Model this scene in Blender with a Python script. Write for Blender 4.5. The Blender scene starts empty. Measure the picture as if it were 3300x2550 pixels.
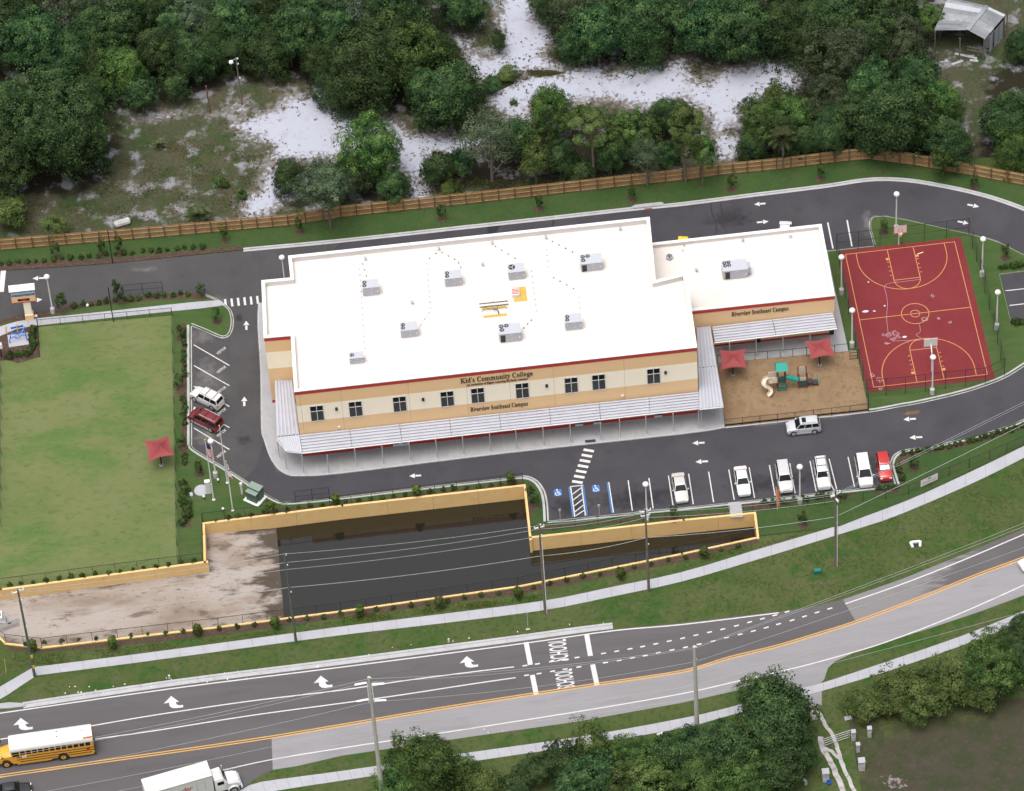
import bpy, bmesh, math, random
import numpy as np
from math import sin, cos, pi, radians, sqrt, atan2, hypot
from mathutils import Vector, Matrix
from mathutils.geometry import tessellate_polygon

# ------------------------------------------------------------------ camera, world, sun, exposure
SC = bpy.context.scene
COL = SC.collection
W0, H0 = 3300.0, 2550.0                       # survey picture size
FPX, PITCH, ROLL, RANGE, YAW = 15703.26, radians(48.10688), radians(-4.26154), 644.2207, radians(-2.46494)

def _camera_axes():
    fw = Vector((0, cos(PITCH), -sin(PITCH))); rt = Vector((1, 0, 0)); up = rt.cross(fw)
    r2 = cos(ROLL) * rt + sin(ROLL) * up
    u2 = -sin(ROLL) * rt + cos(ROLL) * up
    m = Matrix.Rotation(YAW, 3, 'Z')
    return m @ fw, m @ r2, m @ u2
FW, RT, UP = _camera_axes()
CAM = -FW * RANGE
cd = bpy.data.cameras.new('camera')
cd.sensor_fit = 'HORIZONTAL'; cd.sensor_width = 36.0; cd.lens = FPX / W0 * 36.0
cd.clip_start = 1.0; cd.clip_end = 12000.0
cam = bpy.data.objects.new('camera', cd); COL.objects.link(cam)
cam.matrix_world = Matrix(((RT.x, UP.x, -FW.x, CAM.x), (RT.y, UP.y, -FW.y, CAM.y), (RT.z, UP.z, -FW.z, CAM.z), (0, 0, 0, 1)))
SC.camera = cam

SUN_ELEV, SUN_AZ = radians(76), radians(215)   # azimuth clockwise from +Y: a high sun behind thick cloud
wd = bpy.data.worlds.new('World'); SC.world = wd; wd.use_nodes = True
nt = wd.node_tree; nt.nodes.clear()
sky = nt.nodes.new('ShaderNodeTexSky'); sky.sky_type = 'NISHITA'; sky.sun_disc = False
sky.sun_elevation = SUN_ELEV; sky.sun_rotation = SUN_AZ
sky.air_density = 1.0; sky.dust_density = 10.0; sky.ozone_density = 1.0
hs = nt.nodes.new('ShaderNodeHueSaturation'); hs.inputs['Saturation'].default_value = 0.55
bg = nt.nodes.new('ShaderNodeBackground'); bg.inputs['Strength'].default_value = 0.15
ow = nt.nodes.new('ShaderNodeOutputWorld')
nt.links.new(sky.outputs[0], hs.inputs['Color']); nt.links.new(hs.outputs[0], bg.inputs[0]); nt.links.new(bg.outputs[0], ow.inputs[0])
sl = bpy.data.lights.new('sun', 'SUN'); sl.energy = 0.7; sl.angle = radians(40); sl.color = (1.0, 0.975, 0.94)
so = bpy.data.objects.new('sun', sl); COL.objects.link(so)
sd = Vector((sin(SUN_AZ) * cos(SUN_ELEV), cos(SUN_AZ) * cos(SUN_ELEV), sin(SUN_ELEV)))
so.rotation_euler = sd.to_track_quat('Z', 'Y').to_euler()
SC.view_settings.view_transform = 'Standard'; SC.view_settings.look = 'None'
SC.view_settings.exposure = 0.5; SC.view_settings.gamma = 1.0; SC.view_settings.use_curve_mapping = False
SC.render.engine = 'CYCLES'
SC.cycles.max_bounces = 6; SC.cycles.diffuse_bounces = 3; SC.cycles.transparent_max_bounces = 8

random.seed(7)
RNG = np.random.default_rng(11)

# ------------------------------------------------------------------ survey: picture point -> point in the place
def at(p, z=0.0):
    d = FW * FPX + RT * (p[0] - W0 / 2) + UP * (H0 / 2 - p[1])
    return CAM + d * ((z - CAM.z) / d.z)
def proj(q):
    q = Vector(q) - CAM; w = q.dot(FW)
    return (W0 / 2 + FPX * q.dot(RT) / w, H0 / 2 - FPX * q.dot(UP) / w)
def height(base, top_v, z0=0.0):
    """metres from a foot at picture point base up to picture row top_v"""
    b = at(base, z0); h = 5.0
    for _ in range(6):
        v = proj(b + Vector((0, 0, h)))[1]
        h *= (base[1] - top_v) / max(1e-6, base[1] - v)
    return h
T = 2184.0 / 1100.0
def tile(ox, oy): return lambda x, y: (ox + x / T, oy + y / T)
tA, tB, tC = tile(0, 0), tile(1100, 0), tile(2200, 0)
tD, tE, tF = tile(0, 850), tile(1100, 850), tile(2200, 850)
tG, tH, tI = tile(0, 1700), tile(1100, 1700), tile(2200, 1700)
def px(t, *xy): return [t(xy[i], xy[i + 1]) for i in range(0, len(xy), 2)]

# ------------------------------------------------------------------ mesh helpers
class MB:
    def __init__(s): s.v, s.f = [], []
    def add(s, vs, fs):
        n = len(s.v); s.v += [tuple(q) for q in vs]; s.f += [tuple(i + n for i in f) for f in fs]; return s
    def box(s, c, d, rz=0.0, taper=1.0):
        x, y, z = d[0] / 2, d[1] / 2, d[2] / 2; vs = []
        for k, t in ((-1, 1.0), (1, taper)):
            for a, b in ((-1, -1), (1, -1), (1, 1), (-1, 1)):
                X, Y = a * x * t, b * y * t
                vs.append((c[0] + X * cos(rz) - Y * sin(rz), c[1] + X * sin(rz) + Y * cos(rz), c[2] + k * z))
        return s.add(vs, [(3, 2, 1, 0), (4, 5, 6, 7), (0, 1, 5, 4), (1, 2, 6, 5), (2, 3, 7, 6), (3, 0, 4, 7)])
    def prism(s, poly, z0, z1):
        n = len(poly); area = sum(poly[i][0] * poly[(i + 1) % n][1] - poly[(i + 1) % n][0] * poly[i][1] for i in range(n))
        if area < 0: poly = poly[::-1]
        vs = [(p[0], p[1], z0) for p in poly] + [(p[0], p[1], z1) for p in poly]
        fs = [(i, (i + 1) % n, n + (i + 1) % n, n + i) for i in range(n)]
        for t in tessellate_polygon([[Vector((p[0], p[1], 0)) for p in poly]]):
            a, b, c = (Vector(poly[i][:2]) for i in t)
            if (b - a).cross(c - a) < 0: t = t[::-1]
            fs += [tuple(i + n for i in t), tuple(t[::-1])]
        return s.add(vs, fs)
    def tube(s, pts, r, n=8, cap=True):
        pts = [Vector(p) for p in pts]; rs = r if isinstance(r, (list, tuple)) else [r] * len(pts)
        vs, fs = [], []
        for i, p in enumerate(pts):
            d = (pts[min(i + 1, len(pts) - 1)] - pts[max(i - 1, 0)]).normalized()
            a = d.cross(Vector((0, 0, 1)) if abs(d.z) < .9 else Vector((1, 0, 0))).normalized(); b = d.cross(a)
            vs += [p + (a * cos(2 * pi * k / n) + b * sin(2 * pi * k / n)) * rs[i] for k in range(n)]
        for i in range(len(pts) - 1):
            for k in range(n):
                k2 = (k + 1) % n; fs.append((i * n + k, i * n + k2, (i + 1) * n + k2, (i + 1) * n + k))
        if cap: fs += [tuple(range(n)), tuple(range((len(pts) - 1) * n, len(pts) * n))[::-1]]
        return s.add(vs, fs)
    def lathe(s, prof, c=(0, 0, 0), n=16):
        vs = [(c[0] + r * cos(2 * pi * k / n), c[1] + r * sin(2 * pi * k / n), c[2] + z) for r, z in prof for k in range(n)]
        fs = [(i * n + k, i * n + (k + 1) % n, (i + 1) * n + (k + 1) % n, (i + 1) * n + k) for i in range(len(prof) - 1) for k in range(n)]
        fs += [tuple(range(n))[::-1], tuple(range((len(prof) - 1) * n, len(prof) * n))]
        return s.add(vs, fs)
    def quad(s, a, b, c, d): return s.add([a, b, c, d], [(0, 1, 2, 3)])
    def beam(s, p, q, w, h):
        p, q = Vector(p), Vector(q); d = (q - p).normalized()
        a = d.cross(Vector((0, 0, 1)) if abs(d.z) < .95 else Vector((0, 1, 0))).normalized() * w / 2; b = a.cross(d).normalized() * h / 2
        vs = [p - a - b, p + a - b, p + a + b, p - a + b, q - a - b, q + a - b, q + a + b, q - a + b]
        return s.add(vs, [(0, 1, 2, 3), (7, 6, 5, 4), (0, 4, 5, 1), (1, 5, 6, 2), (2, 6, 7, 3), (3, 7, 4, 0)])
    def loft(s, secs, cap=True, closed=True):
        n = len(secs[0]); vs = [p for q in secs for p in q]; fs = []
        for i in range(len(secs) - 1):
            for k in range(n if closed else n - 1):
                k2 = (k + 1) % n; fs.append((i * n + k, i * n + k2, (i + 1) * n + k2, (i + 1) * n + k))
        if cap: fs += [tuple(range(n))[::-1], tuple(range((len(secs) - 1) * n, len(secs) * n))]
        return s.add(vs, fs)
    def mesh(s, name, smooth=False):
        me = bpy.data.meshes.new(name); me.from_pydata(s.v, [], s.f); me.update()
        if smooth: me.shade_smooth()
        return me
def recalc(me):
    bm = bmesh.new(); bm.from_mesh(me); bmesh.ops.recalc_face_normals(bm, faces=bm.faces); bm.to_mesh(me); bm.free(); return me

def link(name, data, parent=None, loc=None, rz=0.0, scale=None):
    o = bpy.data.objects.new(name, data); COL.objects.link(o)
    if parent is not None: o.parent = parent
    if loc is not None: o.location = loc
    if rz: o.rotation_euler = (0, 0, rz)
    if scale is not None: o.scale = scale
    return o
def build(name, mb, m, parent=None, loc=None, rz=0.0, smooth=False, fix=True):
    me = mb.mesh(name, smooth)
    if fix: recalc(me)
    if smooth:
        me.shade_smooth()
        try: me.set_sharp_from_angle(angle=radians(38))
        except Exception: pass
    me.materials.append(m); return link(name, me, parent, loc, rz)
def tag(o, label=None, cat=None, group=None, kind=None):
    if label: o['label'] = label
    if cat: o['category'] = cat
    if group: o['group'] = group
    if kind: o['kind'] = kind
    return o
def thing(name, label, cat, loc=(0, 0, 0), rz=0.0, group=None, zs=1.0):
    o = link(name, None, None, loc, rz); o.empty_display_size = .3
    if zs != 1.0: o.scale = (1, 1, zs)
    return tag(o, label, cat, group)
def copy_tree(o, parent=None):
    c = o.copy(); COL.objects.link(c)
    if parent is not None: c.parent = parent
    for ch in list(o.children): copy_tree(ch, c)
    return c

def smooth_line(pts, n=6, closed=False):
    P = [Vector(p) for p in pts]; out = []; m = len(P)
    for i in range(m if closed else m - 1):
        g = lambda k: P[k % m] if closed else P[max(0, min(m - 1, k))]
        a, b, c, d = g(i - 1), g(i), g(i + 1), g(i + 2)
        for j in range(n):
            t = j / n
            out.append(.5 * ((2 * b) + (c - a) * t + (2 * a - 5 * b + 4 * c - d) * t * t + (3 * b - a - 3 * c + d) * t ** 3))
    if not closed: out.append(P[-1])
    return out
def ground_line(pts, n=0, z=0.0, closed=False):
    g = [at(p, z) for p in pts]
    return smooth_line(g, n, closed) if n else g
def offset_line(pts, d, closed=False):
    P = [Vector((p[0], p[1])) for p in pts]; m = len(P); out = []
    for i in range(m):
        a = P[(i - 1) % m] if (closed or i > 0) else None; b = P[(i + 1) % m] if (closed or i < m - 1) else None
        d1 = (P[i] - a).normalized() if a is not None and (P[i] - a).length > 1e-6 else None
        d2 = (b - P[i]).normalized() if b is not None and (b - P[i]).length > 1e-6 else None
        d1 = d1 or d2; d2 = d2 or d1
        n1 = Vector((-d1.y, d1.x)); n2 = Vector((-d2.y, d2.x)); nn = (n1 + n2)
        nn = nn.normalized() if nn.length > 1e-4 else n1
        k = d / max(.45, nn.dot(n1)); out.append(P[i] + nn * k)
    return out
def strip(mb, pts, w0, w1, z0, z1, closed=False):
    """a band from offset w0 to w1 along pts, solid from z0 up to z1"""
    A, B = offset_line(pts, w0, closed), offset_line(pts, w1, closed); n = len(A); vs, fs = [], []
    for a, b in zip(A, B): vs += [(a.x, a.y, z0), (b.x, b.y, z0), (b.x, b.y, z1), (a.x, a.y, z1)]
    for i in range(n if closed else n - 1):
        p, q = i * 4, ((i + 1) % n) * 4
        fs += [(p + k, p + (k + 1) % 4, q + (k + 1) % 4, q + k) for k in range(4)]
    if not closed: fs += [(0, 1, 2, 3), ((n - 1) * 4 + 3, (n - 1) * 4 + 2, (n - 1) * 4 + 1, (n - 1) * 4)]
    return mb.add(vs, fs)
def flat(mb, poly, z):
    poly = [(p[0], p[1]) for p in poly]
    fs = []
    for t in tessellate_polygon([[Vector((p[0], p[1], 0)) for p in poly]]):
        a, b, c = (Vector(poly[i]) for i in t)
        fs.append(tuple(t) if (b - a).cross(c - a) > 0 else tuple(t[::-1]))
    return mb.add([(p[0], p[1], z) for p in poly], fs)
def sheet(name, pts, z, m, parent=None, world=False, kind='structure'):
    w = pts if world else [at(p) for p in pts]
    o = build(name, flat(MB(), w, z), m, parent, fix=False)
    if parent is None: tag(o, kind=kind)
    return o
def line_mark(parent, name, a, b, w, z, m, world=False):
    p, q = (a, b) if world else (at(a), at(b))
    d = Vector((q[0] - p[0], q[1] - p[1])).normalized(); n = Vector((-d.y, d.x)) * w / 2
    return build(name, flat(MB(), [(p[0] + n.x, p[1] + n.y), (p[0] - n.x, p[1] - n.y), (q[0] - n.x, q[1] - n.y), (q[0] + n.x, q[1] + n.y)], z), m, parent, fix=False)

# ------------------------------------------------------------------ materials
def _mat(name):
    m = bpy.data.materials.new(name); m.use_nodes = True; n = m.node_tree
    return m, n, n.nodes['Principled BSDF']
def plain(name, c, rough=.6, metal=0.0, spec=.5, coat=0.0, var=0.0, vscale=3.0):
    m, n, b = _mat(name); b.inputs['Base Color'].default_value = (*c, 1); b.inputs['Roughness'].default_value = rough
    b.inputs['Metallic'].default_value = metal; b.inputs['Specular IOR Level'].default_value = spec; b.inputs['Coat Weight'].default_value = coat
    if var:
        g = n.nodes.new('ShaderNodeNewGeometry'); nz = n.nodes.new('ShaderNodeTexNoise'); nz.inputs['Scale'].default_value = vscale; nz.inputs['Detail'].default_value = 5
        r = n.nodes.new('ShaderNodeMapRange'); r.inputs['To Min'].default_value = 1 - var; r.inputs['To Max'].default_value = 1 + var
        r.inputs['From Min'].default_value = .25; r.inputs['From Max'].default_value = .75
        mx = n.nodes.new('ShaderNodeMix'); mx.data_type = 'RGBA'; mx.blend_type = 'MULTIPLY'; mx.inputs['Factor'].default_value = 1
        mx.inputs[6].default_value = (*c, 1)
        n.links.new(g.outputs['Position'], nz.inputs['Vector']); n.links.new(nz.outputs['Fac'], r.inputs['Value'])
        n.links.new(r.outputs[0], mx.inputs[7]); n.links.new(mx.outputs[2], b.inputs['Base Color'])
    return m
def surf(name, layers, rough=.9, bump=0.0, bscale=8.0, spec=.12, stretch=None, k=(1, 1, 1)):
    """layers: first (colour,), then (colour, noise scale, threshold, softness[, strength, attribute]) laid one over another"""
    layers = [(tuple(q * w for q, w in zip(l[0], k)),) + tuple(l[1:]) for l in layers]
    m, n, b = _mat(name); L = n.links
    b.inputs['Roughness'].default_value = rough; b.inputs['Specular IOR Level'].default_value = spec
    g = n.nodes.new('ShaderNodeNewGeometry'); pos = g.outputs['Position']
    if stretch:
        mp = n.nodes.new('ShaderNodeMapping'); mp.inputs['Rotation'].default_value = (0, 0, stretch[0]); mp.inputs['Scale'].default_value = (stretch[1], stretch[2], 1)
        L.new(pos, mp.inputs[0]); pos = mp.outputs[0]
    cur = None; col0 = layers[0][0]
    for i, ly in enumerate(layers[1:]):
        c, sc, th, sf = ly[:4]; st = ly[4] if len(ly) > 4 else 1.0; attr = ly[5] if len(ly) > 5 else None
        nz = n.nodes.new('ShaderNodeTexNoise'); nz.inputs['Scale'].default_value = sc; nz.inputs['Detail'].default_value = 7; nz.inputs['Roughness'].default_value = .62
        of = n.nodes.new('ShaderNodeVectorMath'); of.operation = 'ADD'; of.inputs[1].default_value = (17.3 * i + 3, 5.1 * i, 2.0 * i)
        L.new(pos, of.inputs[0]); L.new(of.outputs[0], nz.inputs['Vector']); fac = nz.outputs['Fac']
        if attr:
            at_ = n.nodes.new('ShaderNodeAttribute'); at_.attribute_name = attr
            ad = n.nodes.new('ShaderNodeMath'); ad.operation = 'ADD'; L.new(fac, ad.inputs[0]); L.new(at_.outputs['Fac'], ad.inputs[1]); fac = ad.outputs[0]
        r = n.nodes.new('ShaderNodeMapRange'); r.interpolation_type = 'SMOOTHSTEP'
        r.inputs['From Min'].default_value = th - sf; r.inputs['From Max'].default_value = th + sf; r.inputs['To Max'].default_value = st
        L.new(fac, r.inputs['Value'])
        mx = n.nodes.new('ShaderNodeMix'); mx.data_type = 'RGBA'; L.new(r.outputs[0], mx.inputs['Factor'])
        if cur is None: mx.inputs[6].default_value = (*col0, 1)
        else: L.new(cur, mx.inputs[6])
        mx.inputs[7].default_value = (*c, 1); cur = mx.outputs[2]
    if cur is None: b.inputs['Base Color'].default_value = (*col0, 1)
    else: L.new(cur, b.inputs['Base Color'])
    if bump:
        nz = n.nodes.new('ShaderNodeTexNoise'); nz.inputs['Scale'].default_value = bscale; nz.inputs['Detail'].default_value = 4
        bp = n.nodes.new('ShaderNodeBump'); bp.inputs['Strength'].default_value = bump; bp.inputs['Distance'].default_value = .1
        L.new(g.outputs['Position'], nz.inputs['Vector']); L.new(nz.outputs['Fac'], bp.inputs['Height']); L.new(bp.outputs[0], b.inputs['Normal'])
    return m
def leafy(name, dark, mid, light, scale=.55, warm=(.068, .072, .024), rough=.65):
    m, n, b = _mat(name); L = n.links
    b.inputs['Roughness'].default_value = rough; b.inputs['Specular IOR Level'].default_value = .08
    g = n.nodes.new('ShaderNodeNewGeometry'); oi = n.nodes.new('ShaderNodeObjectInfo')
    nz = n.nodes.new('ShaderNodeTexNoise'); nz.inputs['Scale'].default_value = scale; nz.inputs['Detail'].default_value = 4
    L.new(g.outputs['Position'], nz.inputs['Vector'])
    ad = n.nodes.new('ShaderNodeMath'); ad.operation = 'MULTIPLY_ADD'; L.new(g.outputs['Random Per Island'], ad.inputs[0]); ad.inputs[1].default_value = .30
    L.new(nz.outputs['Fac'], ad.inputs[2])
    cr = n.nodes.new('ShaderNodeValToRGB'); e = cr.color_ramp.elements
    e[0].position = .36; e[0].color = (*dark, 1); e[1].position = .9; e[1].color = (*light, 1)
    k = cr.color_ramp.elements.new(.62); k.color = (*mid, 1)
    L.new(ad.outputs[0], cr.inputs[0])
    mx = n.nodes.new('ShaderNodeMix'); mx.data_type = 'RGBA'; L.new(cr.outputs[0], mx.inputs[6]); mx.inputs[7].default_value = (*warm, 1)
    mr = n.nodes.new('ShaderNodeMath'); mr.operation = 'MULTIPLY'; L.new(oi.outputs['Random'], mr.inputs[0]); mr.inputs[1].default_value = .30
    L.new(mr.outputs[0], mx.inputs['Factor'])
    hv = n.nodes.new('ShaderNodeHueSaturation'); L.new(mx.outputs[2], hv.inputs['Color'])
    vr = n.nodes.new('ShaderNodeMapRange'); L.new(oi.outputs['Random'], vr.inputs['Value']); vr.inputs['To Min'].default_value = 1.5; vr.inputs['To Max'].default_value = .82
    L.new(vr.outputs[0], hv.inputs['Value']); L.new(hv.outputs[0], b.inputs['Base Color'])
    tr = n.nodes.new('ShaderNodeBsdfTranslucent'); L.new(hv.outputs[0], tr.inputs['Color'])
    ms = n.nodes.new('ShaderNodeMixShader'); ms.inputs[0].default_value = .12
    L.new(b.outputs[0], ms.inputs[1]); L.new(tr.outputs[0], ms.inputs[2]); L.new(ms.outputs[0], n.nodes['Material Output'].inputs['Surface'])
    return m

M = {}
M['asphalt'] = surf('asphalt', [((.098, .096, .106),), ((.125, .121, .127), .10, .55, .15, .8), ((.075, .073, .081), .30, .60, .14, .6), ((.14, .138, .14), 6.0, .62, .1, .35), ((.17, .165, .16), .45, .72, .05, .35)], .82, .15, 30, k=(0.45, 0.455, 0.49))
M['road_dark'] = surf('dark road asphalt', [((.130, .124, .129),), ((.155, .149, .152), .1, .52, .15, .8), ((.105, .10, .105), .5, .6, .12, .5), ((.19, .184, .186), 7.0, .64, .1, .3)], .85, .15, 30, stretch=(radians(-8), .25, 1.6), k=(0.62, 0.62, 0.63))
M['road_old'] = surf('old pale asphalt', [((.27, .262, .262),), ((.31, .30, .30), .12, .5, .15, .8), ((.22, .215, .215), .6, .6, .12, .5), ((.34, .33, .33), 8.0, .62, .1, .3)], .88, .15, 30, stretch=(radians(-10), .3, 1.5), k=(0.72, 0.74, 0.78))
M['concrete'] = surf('concrete', [((.40, .405, .415),), ((.46, .46, .465), .3, .5, .2, .8), ((.31, .315, .32), .9, .62, .12, .6)], .85, .1, 15, k=(0.68, 0.69, 0.71))
M['walk'] = surf('pale sidewalk concrete', [((.46, .455, .46),), ((.52, .515, .52), .35, .5, .2, .8), ((.36, .35, .35), 1.2, .66, .1, .5)], .88, .1, 15, k=(0.64, 0.66, 0.72))
M['kerb'] = surf('kerb concrete', [((.46, .46, .46),), ((.55, .55, .55), .5, .5, .2, .8), ((.32, .32, .32), 1.5, .62, .1, .6)], .85, k=(0.66, 0.67, 0.7))
M['lawn'] = surf('mown lawn', [((.088, .146, .040),), ((.122, .158, .056), .09, .5, .14, .85), ((.060, .130, .030), .3, .56, .12, .7), ((.150, .155, .075), .8, .62, .12, .5), ((.042, .085, .022), 4.0, .6, .12, .5)], .95, .35, 12, stretch=(radians(8), .45, 1.5), k=(0.50, 0.53, 0.56))
M['field'] = surf('play field grass', [((.138, .178, .067),), ((.190, .202, .092), .06, .47, .12, .9), ((.092, .172, .046), .12, .56, .10, .85), ((.195, .205, .108), .45, .60, .12, .55), ((.078, .132, .036), 1.2, .60, .10, .55), ((.19, .20, .10), 5.0, .60, .1, .45), ((.22, .19, .12), .25, .70, .05, .5)], .95, .35, 12, stretch=(radians(8), .7, 1.4), k=(0.63, 0.67, 0.62))
M['strip'] = surf('rich green lawn', [((.048, .110, .028),), ((.070, .125, .034), .15, .5, .14, .8), ((.090, .125, .040), .6, .60, .1, .6), ((.032, .078, .018), 3.0, .58, .12, .5)], .95, .35, 12, k=(0.62, 0.56, 0.66))
M['rough'] = surf('rough verge grass', [((.082, .118, .034),), ((.118, .140, .052), .10, .5, .14, .8), ((.048, .115, .022), .28, .55, .1, .95), ((.145, .130, .078), .6, .62, .08, .7), ((.036, .068, .02), 1.8, .58, .12, .65), ((.18, .175, .10), 5.0, .64, .08, .5)], .95, .5, 9, k=(0.58, 0.60, 0.60))
M['mulch'] = surf('bark mulch', [((.105, .070, .050),), ((.16, .115, .085), 3.0, .55, .1, .8), ((.06, .038, .028), 6.0, .55, .1, .8)], .95, .6, 14, k=(0.62, 0.62, 0.66))
M['chips'] = surf('wood chips', [((.325, .215, .122),), ((.385, .268, .158), .25, .5, .14, .9), ((.25, .158, .088), 1.6, .58, .1, .7), ((.46, .33, .20), 6, .6, .08, .5), ((.22, .14, .08), 9, .62, .07, .5)], .95, .6, 14, k=(0.55, 0.56, 0.58))
M['court'] = surf('red court paint', [((.222, .028, .033),), ((.255, .035, .040), .15, .5, .15, .8), ((.19, .024, .028), 1.0, .6, .12, .5), ((.34, .08, .08), 5.0, .7, .06, .3)], .7, .05, 20, k=(0.60, 0.74, 0.74))
M['sandpit'] = surf('basin sand', [((.43, .375, .33),), ((.53, .49, .46), .10, .48, .12, .9), ((.31, .245, .195), .2, .55, .1, .8), ((.18, .14, .11), .55, .61, .05, .8), ((.25, .20, .165), 2.0, .62, .06, .6), ((.10, .08, .062), .55, .62, .10, .95, 'wet'), ((.68, .65, .62), 2.5, .68, .06, .4)], .95, .5, 3, stretch=(radians(10), .5, 1.3), k=(0.55, 0.54, 0.53))
M['wild'] = surf('wild clearing', [((.085, .098, .048),), ((.118, .112, .070), .10, .48, .12, .85), ((.050, .092, .026), .22, .54, .1, .9), ((.080, .062, .044), .5, .61, .1, .7), ((.15, .145, .11), 1.5, .67, .06, .5), ((.035, .050, .022), 2.5, .57, .1, .6), ((.12, .13, .06), 6.0, .6, .1, .5),
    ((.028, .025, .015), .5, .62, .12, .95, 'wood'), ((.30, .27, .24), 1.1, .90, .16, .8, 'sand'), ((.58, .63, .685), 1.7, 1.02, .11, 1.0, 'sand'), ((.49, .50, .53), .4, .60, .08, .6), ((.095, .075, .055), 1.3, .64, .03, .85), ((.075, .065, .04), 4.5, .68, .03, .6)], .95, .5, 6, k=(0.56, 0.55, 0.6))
M['dirt'] = surf('bare dirt', [((.095, .078, .058),), ((.070, .078, .034), .2, .5, .12, .8), ((.14, .115, .088), .6, .56, .1, .7), ((.05, .045, .03), 2.5, .58, .1, .6), ((.30, .28, .25), 3.0, .72, .04, .7)], .95, .5, 6, k=(0.6, 0.6, 0.6))
M['track'] = surf('pale sand track', [((.50, .47, .44),), ((.62, .59, .57), .8, .5, .1, .8), ((.25, .21, .17), 1.6, .6, .1, .8)], .95, .4, 6, k=(0.6, 0.62, 0.66))
M['paint'] = plain('white road paint', (.46, .46, .465), .6, var=.10, vscale=2.5)
M['yellow_paint'] = plain('yellow road paint', (.47, .265, .06), .6, var=.12, vscale=2.5)
M['blue_paint'] = plain('blue parking paint', (.02, .12, .36), .6)
M['court_line'] = plain('orange court line', (.42, .20, .07), .6)
M['roofwhite'] = surf('white roof membrane', [((.79, .765, .75),), ((.82, .80, .79), .1, .5, .2, .8), ((.70, .655, .62), .22, .60, .12, .55), ((.62, .56, .51), 1.1, .72, .06, .6), ((.68, .63, .59), 4.0, .66, .06, .35)], .7, k=(0.68, 0.665, 0.65))
M['white'] = plain('white paint', (.60, .60, .60), .45)
M['tan'] = surf('tan stucco', [((.72, .50, .285),), ((.74, .52, .30), .3, .5, .2, .8), ((.68, .465, .26), 1.2, .62, .1, .4)], .85, .08, 25)
M['cream'] = surf('cream stucco', [((.86, .79, .64),), ((.87, .81, .665), .3, .5, .2, .8), ((.82, .75, .60), 1.2, .62, .1, .4)], .85, .08, 25)
M['red'] = plain('red trim', (.42, .035, .03), .55, var=.08)
M['joint'] = plain('panel joint', (.36, .24, .11), .9)
M['glass'] = plain('dark glass', (.008, .011, .012), .1, spec=.3)
M['blind'] = plain('window blind slat', (.05, .055, .055), .5)
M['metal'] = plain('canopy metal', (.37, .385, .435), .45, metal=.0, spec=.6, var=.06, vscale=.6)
M['metal_pan_shaded'] = plain('canopy pan', (.32, .33, .375), .5, spec=.5, var=.08, vscale=.6)  # darker than the ribs: shade between the seams put into the colour
M['metal_seam'] = plain('canopy seam', (.40, .38, .37), .6)
M['post'] = plain('galvanised post', (.45, .47, .48), .45, metal=.2)
M['black'] = plain('black metal', (.012, .013, .014), .5)
M['lamp'] = plain('white lamp post', (.60, .60, .60), .35)
M['cbase'] = plain('lamp footing concrete', (.38, .38, .37), .85, var=.1)
M['ac'] = plain('air conditioner grey', (.32, .34, .375), .5, var=.05)
M['ac_top'] = plain('air conditioner lid', (.36, .38, .42), .5, var=.05)
M['dark'] = plain('dark recess', (.012, .012, .014), .6)
M['ochre'] = plain('yellow roof pad', (.42, .29, .06), .8, var=.1)
M['wall_tan'] = surf('retaining wall paint', [((.60, .41, .185),), ((.64, .45, .21), .35, .5, .2, .8), ((.52, .35, .15), 1.0, .60, .12, .6)], .85, .08, 20)
M['wood'] = surf('cedar fence wood', [((.37, .225, .110),), ((.45, .285, .150), .9, .5, .15, .9), ((.28, .165, .078), 2.5, .58, .12, .8)], .85, .2, 20, k=(0.86, 0.90, 0.90))
M['wood_dark'] = plain('fence post wood', (.12, .07, .04), .9, var=.2)
M['pole_wood'] = plain('utility pole wood', (.14, .115, .095), .9, var=.2, vscale=1.5)
M['pole_concrete'] = plain('grey concrete pole', (.40, .39, .36), .85, var=.08, vscale=.8)
M['pole_green'] = plain('mossy pole wood', (.085, .105, .085), .9, var=.2)
M['wire'] = plain('aluminium wire', (.30, .33, .33), .5, metal=.1)
M['insul'] = plain('porcelain insulator', (.70, .72, .72), .3)
M['shade'] = plain('red shade cloth', (.20, .032, .035), .75, var=.05, vscale=1.0)
M['playgreen'] = plain('green play plastic', (.005, .24, .19), .45)
M['playdark'] = plain('dark green play plastic', (.02, .075, .065), .5)
M['maroon'] = plain('maroon post', (.17, .02, .02), .4)
M['beige'] = plain('beige play plastic', (.50, .44, .35), .5)
M['bus'] = plain('school bus yellow', (.66, .33, .035), .35, coat=.3)
M['tyre'] = plain('tyre rubber', (.018, .018, .019), .85)
M['rim'] = plain('wheel alloy', (.50, .51, .52), .35, metal=.4)
M['chrome'] = plain('bright trim', (.62, .63, .65), .25, metal=.5)
M['lampglass'] = plain('headlamp lens', (.62, .64, .66), .15)
M['tail'] = plain('tail lamp lens', (.38, .015, .012), .25)
M['black_plastic'] = plain('black plastic', (.025, .025, .027), .6)
M['orange'] = plain('orange cloth', (.78, .20, .04), .7)
M['transformer'] = plain('green steel cabinet', (.055, .095, .075), .5, var=.08)
M['transformer_top'] = plain('green steel lid', (.16, .215, .19), .5, var=.08)
M['shed_roof'] = surf('old tin roof', [((.15, .165, .18),), ((.23, .25, .27), .25, .5, .12, .9), ((.12, .13, .15), .8, .6, .1, .7), ((.30, .21, .15), 1.4, .72, .06, .5)], .5, spec=.5)
M['shed_wood'] = plain('weathered shed wood', (.13, .115, .095), .9, var=.2)
M['sky_blue'] = plain('sign pale blue', (.42, .52, .62), .5)
M['navy'] = plain('sign navy', (.02, .06, .22), .5)
M['led'] = plain('red sign letters', (.60, .02, .02), .5)
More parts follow.
